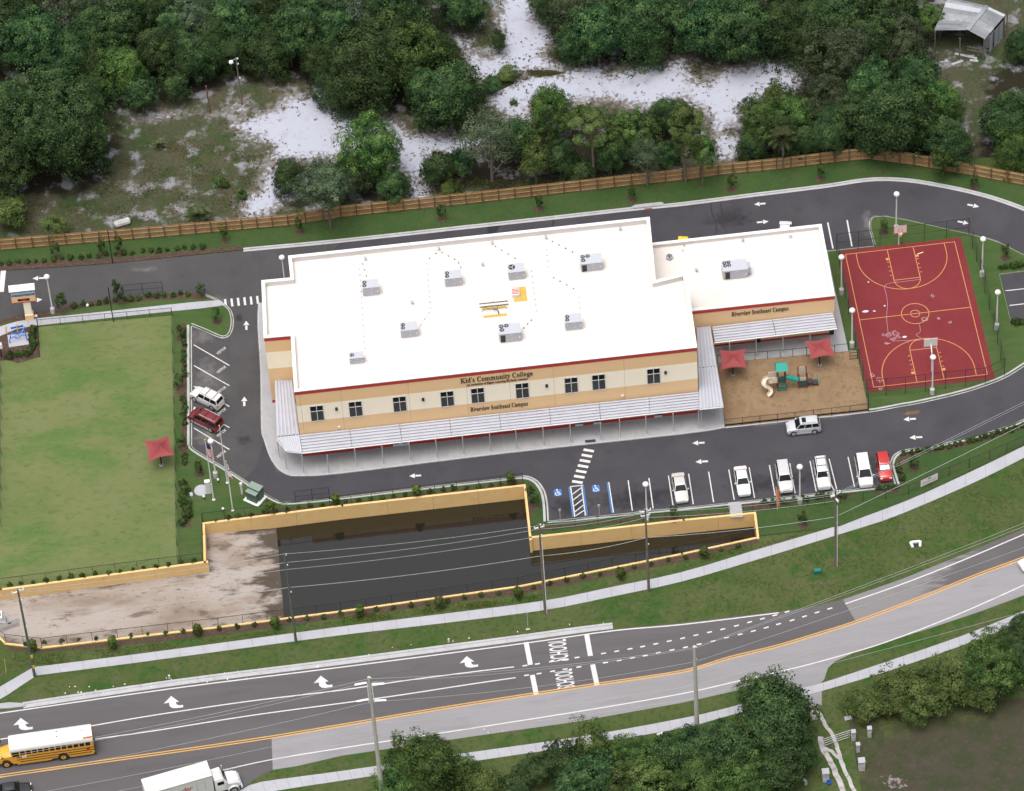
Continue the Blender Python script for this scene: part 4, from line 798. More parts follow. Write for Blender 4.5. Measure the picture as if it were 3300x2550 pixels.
# canopies: ribbed metal sheets on posts
def canopy(name, a0, a1, b1, b0, label_dir, rib=.42, th=.12, panels=1, m='metal'):
    """quad: wall edge a0->a1, outer edge b0->b1 (points in the place); label_dir 'along': ribs parallel to the wall edge"""
    cn = sb(name, MB(), M[m]) if False else None
    a0, a1, b0, b1 = (Vector(p) for p in (a0, a1, b0, b1)); first = None
    for k in range(panels):
        f0, f1 = k / panels, (k + 1) / panels; e = .005
        A0, A1, B0, B1 = a0.lerp(a1, f0 + e / panels), a0.lerp(a1, f1 - e / panels), b0.lerp(b1, f0 + e / panels), b0.lerp(b1, f1 - e / panels); mb = MB()
        up = Vector((0, 0, 1))
        mb.add([A0 - up * th, A1 - up * th, B1 - up * th, B0 - up * th, A0, A1, B1, B0], [(3, 2, 1, 0), (4, 5, 6, 7), (0, 1, 5, 4), (1, 2, 6, 5), (2, 3, 7, 6), (3, 0, 4, 7)])
        o = sb(name, mb, M['metal_pan_shaded'])
        mb = MB()
        if label_dir == 'along': L = ((A0 - B0).length + (A1 - B1).length) / 2; n = max(2, round(L / rib)); ends = [(A0.lerp(B0, (i + .5) / n), A1.lerp(B1, (i + .5) / n)) for i in range(n)]
        else: L = ((A0 - A1).length + (B0 - B1).length) / 2; n = max(2, round(L / rib)); ends = [(A0.lerp(A1, (i + .5) / n), B0.lerp(B1, (i + .5) / n)) for i in range(n)]
        for p, q in ends:
            for w, h, dz in ((rib * .48, .14, .07),): mb.beam(p + up * dz, q + up * dz, w, h)
        mb.v = [(x - O.x, y - O.y, z) for x, y, z in mb.v]
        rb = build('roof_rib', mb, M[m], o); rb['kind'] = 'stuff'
    return None
CZ, CE = 4.55, 3.85
fc_a0 = at(tD(1917, 1096), CZ); fc_a1 = at(tF(102, 820), CZ); fc_b0 = at(tD(1936, 1213), CE); fc_b1 = at(tF(108, 927), CE)
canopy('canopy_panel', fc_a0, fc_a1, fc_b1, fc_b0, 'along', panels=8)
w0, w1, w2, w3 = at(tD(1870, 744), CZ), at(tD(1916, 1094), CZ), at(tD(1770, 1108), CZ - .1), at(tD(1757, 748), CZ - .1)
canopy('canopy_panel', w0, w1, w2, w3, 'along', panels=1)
hip0, hip1 = at(tD(1768, 1112), CZ - .12), at(tD(1832, 1200), CE + .05)
mb = MB(); up_ = Vector((0, 0, .12)); q = [fc_a0 + Vector((-.02, -.02, -.02)), hip0, hip1, fc_b0 + Vector((-.03, 0, 0))]
mb.add([p - up_ for p in q] + q, [(3, 2, 1, 0), (4, 5, 6, 7), (0, 1, 5, 4), (1, 2, 6, 5), (2, 3, 7, 6), (3, 0, 4, 7)]); hipo = sb('canopy_panel', mb, M['metal_pan_shaded'])
mb = MB()
for i in range(9):
    t = (i + .5) / 9; mb.beam(q[0].lerp(q[3], t) + Vector((0, 0, .05)), q[0].lerp(q[3], t).lerp(q[1].lerp(q[2], t), .96) + Vector((0, 0, .05)), .15, .1) if False else mb.beam(q[0].lerp(q[1], t) + Vector((0, 0, .05)), q[3].lerp(q[2], t) + Vector((0, 0, .05)), .15, .1)
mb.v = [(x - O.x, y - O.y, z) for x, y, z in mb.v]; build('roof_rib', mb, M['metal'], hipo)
e0, e1, e2, e3 = at(tF(88, 410), CZ), at(tF(178, 402), CZ), at(tF(262, 916), CZ - .15), at(tF(107, 932), CZ - .15)
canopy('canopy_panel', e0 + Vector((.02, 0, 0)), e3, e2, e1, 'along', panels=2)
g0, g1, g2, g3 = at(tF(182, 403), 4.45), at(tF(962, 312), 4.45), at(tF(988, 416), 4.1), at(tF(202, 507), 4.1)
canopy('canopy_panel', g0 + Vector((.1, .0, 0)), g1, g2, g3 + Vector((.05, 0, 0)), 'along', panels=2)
def edge_beam(p, q, z): mb = MB(); mb.beam((p.x, p.y, z + .08), (q.x, q.y, z + .08), .12, .1); sb('edge_beam', mb, M['white'])
edge_beam(fc_b0, fc_b1, CE - .12); edge_beam(g3, g2, 3.98); edge_beam(e3, e2, CZ - .3); edge_beam(hip1, fc_b0, CE - .12); edge_beam(hip0, hip1, CE)
def post(p, h, r=.065):
    g = at(p); mb = MB(); mb.tube([(g.x, g.y, .14), (g.x, g.y, h)], r, 8); mb.box((g.x, g.y, .17), (.3, .3, .06)); sb('canopy_post', mb, M['post'], smooth=False)
for x, y in ((98, 1308), (272, 1293), (445, 1270), (615, 1252), (785, 1232), (958, 1213), (1125, 1195), (1298, 1175), (1470, 1155), (1665, 1140), (1785, 1120), (1953, 1102), (2127, 1083)): post(tE(x, y), CE - .02)
for x, y in ((1790, 1250), (1836, 1328), (1946, 1350), (2107, 1348)): post(tD(x, y), CE)
for x, y in ((105, 1065), (122, 1060), (258, 1040)): post(tF(x, y), CZ - .3)
for x, y in ((303, 640), (472, 612), (643, 590), (816, 565), (972, 560)): post(tF(x, y - 8), 4.0)
# side wall openings on the wing
for u in (480, 955): s = on_wing(u, .8); p = WP(s, .0, 0); mb = MB().box((p.x, p.y, 1.2), (.7, .2, 2.1)); build('wing_door', mb, M['dark'], school_b)

# roof equipment: each stands on the roof and is a thing of its own
fan_blade = plain('fan blade', (.35, .38, .42), .5)
def hvac(c_px, w, d, h, fans, label, z=RZ, louver=None, hood=False):
    g = at(c_px, z + h)                    # centre of the lid's street-side edge
    a = -radians(0.0); o = thing('air_conditioner', label, 'air conditioner', (g.x, g.y + d / 2, z), group='rooftop air conditioners')
    build('curb', MB().box((0, .03, .12), (w * .94, d * .9, .24)), M['white'], o); build('gas_tag', MB().box((w * .46, d * .3, .5), (.2, .3, .5)), M['ochre'], o)
    build('body', MB().box((0, 0, .24 + (h - .3) / 2), (w, d, h - .3)), M['ac'], o); build('lid', MB().box((0, 0, h - .03), (w + .08, d + .08, .06)), M['ac_top'], o)
    for fx, fy, r in fans:
        f = build('fan', MB().lathe([(r, h), (r, h + .05), (r * .9, h + .05), (r * .88, h + .012), (.02, h + .012)], (fx, fy, 0), 20), M['dark'], o)
        mb = MB()
        for k in range(3):
            t0 = k * 2.094 + .6; mb.add([(fx, fy, h + .03), (fx + r * .8 * cos(t0), fy + r * .8 * sin(t0), h + .03), (fx + r * .8 * cos(t0 + .55), fy + r * .8 * sin(t0 + .55), h + .04)], [(0, 1, 2)])
        mb.lathe([(r * .22, h + .03), (r * .18, h + .06), (.01, h + .06)], (fx, fy, 0), 8); build('fan_blades', mb, fan_blade, f)
    for k in (-.28, .12): build('panel_seam', MB().box((w * k, -d / 2 - .004, h * .5), (.025, .012, h * .7)), M['metal_seam'], o)
    for k, zz in ((-.38, .72), (.02, .8), (.08, .86), (.42, .5), (.05, .35)): build('service_plate', MB().box((w * k, -d / 2 - .01, h * zz), (.12, .02, .09 if zz != .5 else .3)), M['white'], o)
    if louver: build('coil_grille', MB().box((louver, -d / 2 - .01, h * .48), (.62, .03, h * .72)), M['dark'], o)
    if hood: build('intake_hood', MB().box((w / 2 + .25, 0, h * .62), (.5, d * .7, h * .5), 0, .8), M['ac'], o)
    build('drain_pipe', MB().tube([(w / 2, -.2, .5), (w / 2 + .35, -.2, .5), (w / 2 + .35, -.6, .2)], .035, 6), M['post'], o); return o
two = [(-.72, .30, .27), (-.78, -.28, .27)]
hvac(tE(187, 153), 2.15, 1.45, 1.65, two, 'grey two-fan rooftop air conditioner, westernmost of the upper row')
hvac(tE(716, 93), 2.2, 1.45, 1.65, two, 'grey two-fan rooftop air conditioner, second in the upper row')
hvac(tE(1121, 52), 2.15, 1.5, 1.6, [(-.55, .15, .44)], 'grey rooftop air conditioner with one large three-blade fan')
hvac(tB(1602, 1685), 2.85, 1.7, 1.6, [(-1.05, .45, .29), (-.4, .5, .29), (-1.05, -.2, .29)], 'wide rooftop air conditioner near the upper right corner of the hall roof', louver=-.98)
hvac(tE(434, 425), 2.2, 1.45, 1.5, two, 'grey two-fan rooftop air conditioner in the lower left of the roof')
hvac(tE(1081, 446), 2.85, 1.75, 1.75, [(-1.05, .5, .3), (-.38, .55, .3), (-1.02, -.15, .3)], 'wide three-fan rooftop air conditioner above the school name lettering', louver=-.98)
hvac(tE(1486, 374), 2.15, 1.5, 1.6, two, 'grey two-fan rooftop air conditioner in the lower right of the roof')
hvac(tE(97, 604), 1.85, 1.1, 1.2, [(-.55, .05, .27)], 'small single-fan rooftop air conditioner closest to the front left parapet')
hvac(tF(338, 42), 3.3, 1.9, 1.75, [(-1.3, .55, .27), (-.75, .6, .27), (-1.28, .0, .27), (-.73, .05, .27)], 'large four-fan air conditioner on the wing roof', z=WZ, louver=-1.05, hood=True)
def conduit(pts, label, step=1.0, dark=True, z=RZ):
    g = [at(p, z) for p in pts]; o = thing('roof_conduit', label, 'pipe', (g[0].x, g[0].y, z), group='roof conduit runs'); mb = MB()
    mb.tube([(p.x - g[0].x, p.y - g[0].y, .13) for p in g], .022, 5); build('pipe', mb, M['white'], o)
    bl = MB().box((0, 0, .06), (.17, .17, .12)).mesh('support_block'); bl.materials.append(M['black_plastic'] if dark else M['ac'])
    for a, b in zip(g[:-1], g[1:]):
        n = max(1, round((b - a).length / step))
        for i in range(n): p = a.lerp(b, (i + .5) / n); link('support_block', bl, o, (p.x - g[0].x, p.y - g[0].y, 0))
conduit([tB(130, 1672), tE(167, 100)], 'short conduit run with dark blocks behind the westernmost air conditioner')
conduit(px(tE, 115, 20, 150, 560), 'long conduit run with grey blocks down the western roof', dark=False)
conduit(px(tB, 545, 1672, 625, 1608, 745, 1670) + px(tE, 770, 40), 'roof conduit bent over a vent above the second air conditioner')
conduit([tB(545, 1672)] + px(tE, 572, 300, 495, 410), 'conduit run curving to the lower left air conditioner', dark=False)
conduit(px(tB, 968, 1568, 1046, 1614, 1135, 1668), 'diagonal conduit with dark blocks behind the single large fan unit')
conduit([tE(1215, 30)] + px(tE, 1250, 320), 'conduit run with grey blocks east of the yellow roof pad', dark=False); conduit(px(tE, 1228, 350, 1155, 425), 'short dark-block conduit beside the three-fan unit')
conduit(px(tB, 1330, 1535, 1500, 1625), 'dark-block conduit to the upper right air conditioner'); conduit([tB(1310, 1580)] + px(tE, 1325, 40), 'grey-block conduit running south near the roof centre', dark=False)
conduit(px(tE, 1338, 80, 1420, 125, 1508, 173), 'diagonal dark-block conduit across the roof centre'); conduit(px(tE, 1518, 200, 1530, 300), 'grey-block conduit behind the lower right air conditioner', dark=False)
conduit(px(tC, 2, 1620, 0, 1590, 20, 1560), 'short dark-block conduit at the upper left of the wing roof', z=WZ)
def roof_vent(p, label, z=RZ, h=.55, r=.14):
    g = at(p, z); o = thing('roof_vent', label, 'vent', (g.x, g.y, z), group='small roof vents'); build('stack', MB().tube([(0, 0, 0), (0, 0, h)], r * .6, 8), M['ac'], o); build('cowl', MB().lathe([(r * 1.4, h - .05), (r * 1.6, h + .03), (r * .5, h + .14), (.01, h + .15)], n=10), M['ac'], o); build('flashing', MB().lathe([(r * 2, 0), (r, .12), (r * .7, .13)], n=10), M['roofwhite'], o)
for p, l in ((tE(455, 262), 'small white roof vent between the two western air conditioner rows'), (tE(905, 18), 'small roof vent left of the single large fan unit'), (tB(155, 1668), 'small grey roof vent near the upper left parapet'), (tB(625, 1604), 'small roof vent at the bend of the second conduit'), (tB(966, 1568), 'small roof vent at the top of the diagonal conduit'), (tB(1310, 1532), 'small roof vent near the middle of the rear parapet'), (tB(1785, 1478), 'small roof vent near the rear right corner of the hall')): roof_vent(p, l)
roof_vent(tC(385, 1550), 'small dark roof vent near the rear of the wing roof', WZ); roof_vent(tF(88, 55), 'white box vent left of the large unit on the wing roof', WZ); roof_vent(tC(690, 1522), 'low vent near the rear right of the wing roof', WZ, .3)
g = at(tB(2100, 1655), WZ); o = thing('roof_drain_ring', 'dark ring-shaped vent hood at the left of the wing roof', 'vent', (g.x, g.y, WZ)); build('ring', MB().lathe([(.42, .0), (.45, .5), (.36, .5), (.34, .1)], n=18), M['ac'], o); build('core', MB().tube([(0, 0, 0), (0, 0, .4)], .1, 8), M['black_plastic'], o)
g = at(tE(1130, 198), RZ); o = thing('roof_hatch', 'white roof hatch with red slats on a yellow pad', 'roof hatch', (g.x, g.y, RZ))
build('pad', MB().box((.25, 0, .02), (1.75, 2.55, .04)), M['ochre'], o); build('box', MB().box((-.3, .1, .3), (1.0, 1.15, .5)), M['white'], o)
for k in range(4): build('slat', MB().box((-.3, -.28 + k * .25, .57), (.9, .11, .05)), M['red'], o)
g = at(tE(980, 300), RZ); o = thing('pipe_rack', 'black roof pipe rack on yellow pads with branching hoses', 'pipe rack', (g.x, g.y, RZ))
for y in (-.95, .45): build('pad', MB().box((0, y, .02), (3.1, .42, .04)), M['ochre'], o)
for y in (.75, .15): build('pipe', MB().tube([(-1.9, y, .75), (1.9, y, .75)], .07, 8), M['black'], o)
for x in (-1.6, 0, 1.6): build('stand', MB().beam((x, .9, 0), (x, .9, 1.1), .07, .07).beam((x, 0, 0), (x, 0, .75), .07, .07).beam((x, .0, .72), (x, .9, .72), .06, .06), M['white'], o)
for x in (-1.3, -.2, .6): build('hose', MB().tube(smooth_line([Vector((x, .15, .75)), Vector((x * .6, -.2, .7)), Vector((.4, -.5, .5)), Vector((.5, -.9, .1))], 5), .035, 6), M['black_plastic'], o)
build('stain', flat(MB(), [(at(tE(1640, 545), RZ).x - O.x + .6 * cos(k * pi / 6) * (1 + .3 * sin(k * 2.1)), at(tE(1640, 545), RZ).y - O.y + .55 * sin(k * pi / 6)) for k in range(12)], RZ + .006), surf('roof stain', [((.42, .37, .34),), ((.78, .74, .72), 3, .5, .1, .9)], .9), roof, fix=False)

# ------------------------------------------------------------------ wooden fence
pick = MB()
for k in range(15): pick.box(((k + .5) / 15, .03 + .008 * (k % 2), .5), (.055, .012, 1.0 - .014 * (k % 3)))
for z in (.12, .5, .86): pick.box((.5, -.03, z), (1.0, .07, .05))
picket = pick.mesh('fence_panel'); picket.materials.append(M['wood'])
fpost = MB().box((0, 0, .52), (.13, .13, 1.04)).mesh('fence_post'); fpost.materials.append(M['wood_dark'])
def wood_fence(pts, label, h=2.25, step=2.2):
    g = ground_line(pts); o = thing('wooden_fence', label, 'fence', g[0]); z0 = g[0]
    for a, b in zip(g[:-1], g[1:]):
        n = max(1, round((b - a).length / step)); ang = atan2(b.y - a.y, b.x - a.x)
        for i in range(n):
            p, q = a.lerp(b, i / n), a.lerp(b, (i + 1) / n); L = (q - p).length; r = random.uniform(-.03, .03)
            link('fence_panel', picket, o, p - z0 + Vector((0, .06, .06)), ang, (L, 1, h + r)); link('fence_post', fpost, o, p - z0 + Vector((0, -.06, 0)), ang, (1, 1, h * 1.0))
wood_fence(FENCE_BASE, 'long cedar board fence between the school drive and the woods'); wood_fence(FENCE_BASE2, 'cedar board fence turning away behind the trees at the far right')

# ------------------------------------------------------------------ chain link fences
def wires():
    mb = MB(); n = 11
    for i in range(-n, n + 1):
        for s in (1, -1):
            x0, x1 = i / n, i / n + .6
            p, q = (x0, 0.0), (x1, 1.0)
            if s < 0: p, q = (1 - x0, 0.0), (1 - x1, 1.0)
            t0, t1 = 0.0, 1.0; dx = q[0] - p[0]
            lo, hi = sorted(((0 - p[0]) / dx, (1 - p[0]) / dx)); t0, t1 = max(0, lo), min(1, hi)
            if t1 - t0 < .05: continue
            a = (p[0] + dx * t0, t0); b = (p[0] + dx * t1, t1); w = .0022
            mb.add([(a[0] - w, 0, a[1]), (a[0] + w, 0, a[1]), (b[0] + w, 0, b[1]), (b[0] - w, 0, b[1])], [(0, 1, 2, 3)])
    me = mb.mesh('mesh_panel'); me.materials.append(M['black']); return me
WIRE = wires()
CPOST = MB().tube([(0, 0, 0), (0, 0, 1)], .035, 6).mesh('fence_post'); CPOST.materials.append(M['black'])
CRAIL = MB().beam((0, 0, 0), (1, 0, 0), .05, .05).mesh('top_rail'); CRAIL.materials.append(M['black'])
def chain_fence(pts, h, label, step=2.9, mid=False, world=False, group=None, bottom=False, z0=.1):
    g = pts if world else ground_line(pts); o = thing('chain_link_fence', label, 'fence', (g[0].x, g[0].y, z0), group=group)
    for a, b in zip(g[:-1], g[1:]):
        n = max(1, round((b - a).length / step)); ang = atan2(b.y - a.y, b.x - a.x)
        for i in range(n):
            p, q = a.lerp(b, i / n), a.lerp(b, (i + 1) / n); L = (q - p).length; r = p - g[0]; r.z = 0
            link('mesh_panel', WIRE, o, r, ang, (L, 1, h)); link('fence_post', CPOST, o, r, 0, (1, 1, h + .06)); link('top_rail', CRAIL, o, r + Vector((0, 0, h)), ang, (L, 1, 1))
            if mid: link('mid_rail', CRAIL, o, r + Vector((0, 0, h * .5)), ang, (L, 1, .8))
    r = g[-1] - g[0]; r.z = 0; link('fence_post', CPOST, o, r, 0, (1, 1, h + .06)); return o
chain_fence(px(tD, 242, 410, 390, 396, 1103, 333), 1.45, 'black chain link fence along the north edge of the play field', 3.0)
chain_fence(px(tD, 1103, 333, 1112, 700, 1122, 1100, 1132, 1688) + px(tG, 1140, 240), 1.55, 'black chain link fence down the east side of the play field', 3.0)
chain_fence(px(tD, 246, 408, 256, 602), 1.9, 'black chain link fence beside the blue bike rack', 2.2)
chain_fence(px(tD, 10, 606, 14, 1000, 10, 1688), 1.5, 'black chain link fence at the left edge of the play field', 3.0)
chain_fence(px(tG, -120, 402, 0, 388, 600, 310, 1302, 222), 1.75, 'black chain link fence above the retaining wall of the play field', 2.95)
chain_fence(px(tG, 1302, 222) + px(tD, 1298, 1660), 1.75, 'short black chain link fence above the wall corner', 2.4)
chain_fence(px(tD, 1300, 1655, 1440, 1640, 1570, 1622, 1840, 1590) + px(tE, 65, 1535, 600, 1468, 1162, 1402), 1.75, 'black chain link fence along the top of the long pond wall', 2.95)
chain_fence(px(tE, 1200, 1440) + px(tE, 1215, 1688) + px(tH, 1215, 45) + px(tE, 1640, 1672) + px(tF, 36, 1640, 300, 1608), 1.6, 'black chain link fence around the wall corner below the accessible parking', 2.9)
chain_fence(px(tF, 390, 1605, 450, 1592, 800, 1555, 1010, 1540, 1300, 1508, 1445, 1478, 1705, 1360, 1962, 1258, 2184, 1160, 2500, 1000), 1.75, 'black chain link fence between the parking row and the street sidewalk', 2.75)
chain_fence(px(tI, 470, 70, 0, 168) + px(tH, 1130, 378, 0, 538) + px(tG, 1400, 638, 270, 768, 40, 742, -30, 680), 1.75, 'black chain link fence along the street side of the pond', 3.05)
chain_fence(px(tF, 270, 1048, 720, 1003, 1186, 948), 1.45, 'black chain link fence between the playground and the drive', 2.4, z0=.15)
chain_fence(px(tF, 222, 640, 705, 600, 1060, 566), 1.5, 'black chain link fence between the playground and the wing walkway', 1.7, z0=.15)
chain_fence(px(tC, 985, 1612, 1262, 1582, 1545, 1548, 1830, 1512), 3.4, 'tall black chain link fence behind the far basketball hoop', 2.95, True)
chain_fence(px(tC, 1830, 1512) + px(tF, 1905, 80, 1990, 420, 2058, 720), 3.4, 'tall black chain link fence along the east side of the court', 3.0, True)
chain_fence(px(tF, 1178, 858, 1425, 838, 1680, 806, 1935, 780, 2058, 720), 3.4, 'tall black chain link fence at the street end of the court', 2.7, True)
chain_fence(px(tC, 985, 1612) + px(tF, 1040, 225, 1105, 540, 1178, 858, 1190, 945), 3.2, 'tall black chain link fence between the playground and the court', 3.0, True)
chain_fence(px(tD, 1893, 1530, 2110, 1505), 2.2, 'black pipe gate standing at the drive edge above the pond', 2.2, True)
chain_fence(px(tD, 735, 250, 790, 213, 1045, 190), 2.2, 'open black chain link gate by the west entrance drive', 2.2, True)
for p, top, l in ((tD(727, 375), 155, 'tall black gate post at the gap in the field fence'), (tA(722, 1686), 1478, 'tall black post in the north mulch bed')):
    v = (850 + top / T) if p[1] > 848.9 and top < 1000 else top / T
    g = at(p); h = height(p, v); tag(build('gate_post', MB().tube([(0, 0, 0), (0, 0, h)], .07, 8).lathe([(.1, h), (.1, h + .06), (.02, h + .12)], n=8), M['black'], loc=g), l, 'post')
# ------------------------------------------------------------------ lamps, poles and wires
def street_lamp(base, label, h=7.45):
    g = at(base); o = thing('street_lamp', label, 'lamp post', g, group='white lamp posts around the school')
    build('footing', MB().lathe([(.33, 0), (.33, 1.0), (.27, 1.12), (.1, 1.13)], n=14), M['cbase'], o)
    build('pole', MB().tube([(0, 0, 1.1), (0, 0, h - .6)], [.12, .085], 10), M['lamp'], o, smooth=True)
    lm = build('lantern', MB().lathe([(.09, h - .75), (.2, h - .55), (.26, h - .42), (.40, h - .32), (.42, h - .2), (.34, h - .03), (.16, h + .08), (.02, h + .1)], n=16), M['lamp'], o, smooth=True)
    build('lens', MB().lathe([(.36, h - .34), (.22, h - .43), (.02, h - .44)], n=14), M['lampglass'], lm)
for p, l in ((tD(340, 318), 'white lamp post beside the electronic school sign'), (tD(1832, 195), 'white lamp post behind the left corner of the hall roof'), (tC(1366, 1480), 'white lamp post on the lawn behind the far basketball hoop'), (tF(1915, 80), 'white lamp post outside the north-east corner of the court'), (tF(1016, 195), 'white lamp post between the wing roof and the court, farther one'),
             (tF(2008, 420), 'white lamp post beside the small car park at the right edge'), (tF(1084, 535), 'white lamp post beside the playground gate at the court'), (tF(1597, 835), 'white lamp post in front of the near basketball hoop'), (tF(751, 1535), 'white lamp post behind the parked white cars by the street'), (tE(1957, 1645), 'white lamp post at the foot of the empty parking stalls'), (tD(1382, 1368), 'white lamp post between the two flagpoles')): street_lamp(p, l)
def flagpole(base, top, label):
    h = height(base, top[1]); g = at(base); o = thing('flagpole', label, 'flagpole', g); build('base', MB().lathe([(.22, 0), (.22, .12), (.1, .2), (.09, .25)], n=12), M['white'], o)
    build('pole', MB().tube([(0, 0, .2), (0, 0, h)], [.095, .05], 10), M['lamp'], o, smooth=True); build('finial', MB().lathe([(.02, h), (.1, h + .06), (.12, h + .12), (.07, h + .2), (.01, h + .22)], n=10), plain('gold ball', (.6, .42, .12), .3, metal=.6), o); return o, h
def flag(g, z, kind, label, w=1.5, d=.5):
    """a limp flag hanging in folds from a flagpole"""
    V = []; n, m_ = 10, 14
    o = thing('flag', label, 'flag', (g.x, g.y, z))
    def P(a, b): x = .08 + a * d * (.4 + .6 * b) + .05 * sin(b * 7 + a * 5); return (x, .13 * sin(a * 9 + b * 3) * (.3 + a), -b * 2.7 - a * .55)
    def patch(name, a0, a1, b0, b1, m, nn=6):
        mb = MB(); vs = [P(a0 + (a1 - a0) * i / nn, b0 + (b1 - b0) * j / nn) for j in range(nn + 1) for i in range(nn + 1)]
        mb.add(vs, [(j * (nn + 1) + i, j * (nn + 1) + i + 1, (j + 1) * (nn + 1) + i + 1, (j + 1) * (nn + 1) + i) for j in range(nn) for i in range(nn)]); return build(name, mb, m, o, fix=False)
    R, Wh, Bl = plain('flag red', (.50, .03, .05), .8), plain('flag white', (.75, .75, .76), .8), plain('flag blue', (.02, .04, .16), .8)
    if kind == 'us':
        patch('canton', 0, 1, 0, .38, Bl)
        for k in range(9): patch('stripe', k / 9, (k + 1) / 9, .38, 1.0, R if k % 2 == 0 else Wh)
    else: patch('cloth', 0, 1, 0, .35, Wh); patch('cloth', 0, 1, .35, .45, R); patch('cloth', 0, 1, .45, .9, Wh); patch('cloth', 0, 1, .9, 1.0, R)
b1, b2, b3 = tD(1368, 1512), tD(1455, 1403), tD(1490, 1580)
_, h1 = flagpole(b1, tD(1320, 1130), 'white flagpole next to the round concrete lid carrying the striped flag'); _, h2 = flagpole(b2, tD(1412, 1040), 'tall white flagpole closest to the visitor parking'); _, h3 = flagpole(b3, tD(1450, 1268), 'white flagpole beside the green transformer carrying the white flag')
flag(at(b1), h1 - .5, 'us', 'limp red white and blue striped flag on its pole', d=.9); flag(at(b3), h3 - .4, 'fl', 'limp white and red flag near the kerb', d=.55)

def utility_pole(base, top_v, label, m, r=(.19, .12), arms=(), z0=0.0):
    h = height(base, top_v); g = at(base); o = thing('utility_pole', label, 'utility pole', g); build('pole', MB().tube([(0, 0, 0), (0, 0, h * .5), (0, 0, h)], [r[0], (r[0] + r[1]) / 2, r[1]], 10), M[m], o, smooth=True)
    for z, L, ang in arms:
        c = build('crossarm', MB().beam((-L / 2 * cos(ang), -L / 2 * sin(ang), h - z), (L / 2 * cos(ang), L / 2 * sin(ang), h - z), .12, .14), M['insul'], o)
        for k in (-.46, .46): build('insulator', MB().lathe([(.06, 0), (.09, .1), (.05, .18), (.08, .26), (.02, .34)], (L * k * cos(ang), L * k * sin(ang), h - z + .07), 8), M['insul'], c)
    for z in (.1, h * .12, h * .42): build('bracket', MB().box((.16, 0, h - z - .1), (.22, .12, .2)), M['insul'], o)
    return g, h, o
P1 = utility_pole(tG(222, 952), 1700 + 395 / T, 'mossy wooden utility pole at the lower left by the sandy basin', 'pole_green', arms=((.5, 1.6, .3),))
P2 = utility_pole(tG(1895, 738), 1700 + 168 / T, 'mossy wooden utility pole beside the dark pond, left one', 'pole_green')
P3 = utility_pole(tH(1305, 548), 850 + 1665 / T, 'wooden utility pole in front of the pond wall corner', 'pole_wood', arms=((.7, 1.3, .2),))
P4 = utility_pole(tH(1968, 408), 850 + 1568 / T, 'wooden utility pole below the empty parking stalls', 'pole_wood', arms=((.5, 1.5, .2), (1.3, 1.2, .2)))
P5 = utility_pole(tI(978, 250), 850 + 1448 / T, 'wooden utility pole on the verge by the footbridge with cluttered crossarms', 'pole_wood', arms=((.9, 1.5, .5), (1.6, 1.5, 1.9)))
for (g, h, o), zz in ((P5, .2), (P3, 1.0)): build('conduit', MB().tube([(.2, -.1, 0), (.2, -.1, h * .8)], .05, 6), M['insul'], o)
build('arrester_arm', MB().tube([(0, 0, P5[1] - .6), (-.5, .4, P5[1] + .6), (-.9, .8, P5[1] + 2.6)], .09, 8), M['white'], P5[2])
P6 = utility_pole(tH(272, 1800), 1700 + 958 / T, 'tall grey concrete transmission pole near the box truck', 'pole_concrete', (.34, .17))
P7 = utility_pole(tI(97, 1405), 1700 + 762 / T, 'tall grey concrete pole standing in the trees by the street', 'pole_concrete', (.33, .2))
for side in (-1, 1):
    for z in (1.2, 4.4):
        for k in range(8): build('insulator_disc', MB().lathe([(.05, 0), (.16, .03), (.05, .07)], (side * (.45 + k * .17), .05 * side, P6[1] - z - .25 * side - .02 * k), 8), M['insul'], P6[2])
    build('guy_bracket', MB().beam((side * .25, -.1, P6[1] - 1.2), (side * .32, -.1, P6[1] - 4.8), .1, .1), M['insul'], P6[2])
build('meter_box', MB().box((.3, -.42, 1.9), (.5, .3, .9)), M['ac'], P6[2])
def wire(pts, label, r=.022, sag=.5, group='overhead street wires'):
    P = []
    for a, b in zip(pts[:-1], pts[1:]):
        for i in range(12): t = i / 12; q = Vector(a).lerp(Vector(b), t); q.z -= sag * 4 * t * (1 - t); P.append(q)
    P.append(Vector(pts[-1])); o = P[0].copy(); return tag(build('power_line', MB().tube([p - o for p in P], r, 5), M['wire'], loc=o, smooth=True), label, 'wire', group)
def on(Pk, dz, dy=0.0): return (Pk[0].x, Pk[0].y + dy, Pk[1] + Pk[0].z - dz)
left = lambda dz, dy: (P1[0].x - 40, P1[0].y - 5 + dy, P1[1] - dz)
right = lambda dz, dy: (P5[0].x + 55, P5[0].y + 26 + dy, P5[1] - dz)
wire([left(.3, 0), on(P1, .3), on(P2, .05), on(P3, .3), on(P4, .2), on(P5, .7), right(.7, 0)], 'topmost power line above the pond'); wire([left(.9, 0), on(P1, .9, .2), on(P2, 1.9, .15), on(P3, 1.2, .15), on(P4, .9, .15), on(P5, 1.3, .2), right(1.3, 0)], 'second power line from the top above the pond')
wire([left(1.4, -.2), on(P1, 1.4, -.2), on(P2, 2.9, -.15), on(P3, 2.2, -.15), on(P4, 1.6, -.1), on(P5, 2.0, -.1)], 'third power line from the top above the pond'); wire([left(6, 0), on(P1, 5.5), on(P2, 6.6), on(P3, 6.2), on(P4, 5.6), on(P5, 5.2), right(5, 0)], 'lowest thick cable along the roadside poles', .03)
s6l = lambda dz, dy: (P6[0].x - 55, P6[0].y - 6 + dy, P6[1] - dz); s7r = lambda dz, dy: (P7[0].x + 75, P7[0].y + 26 + dy, P7[1] - dz * 2.4)
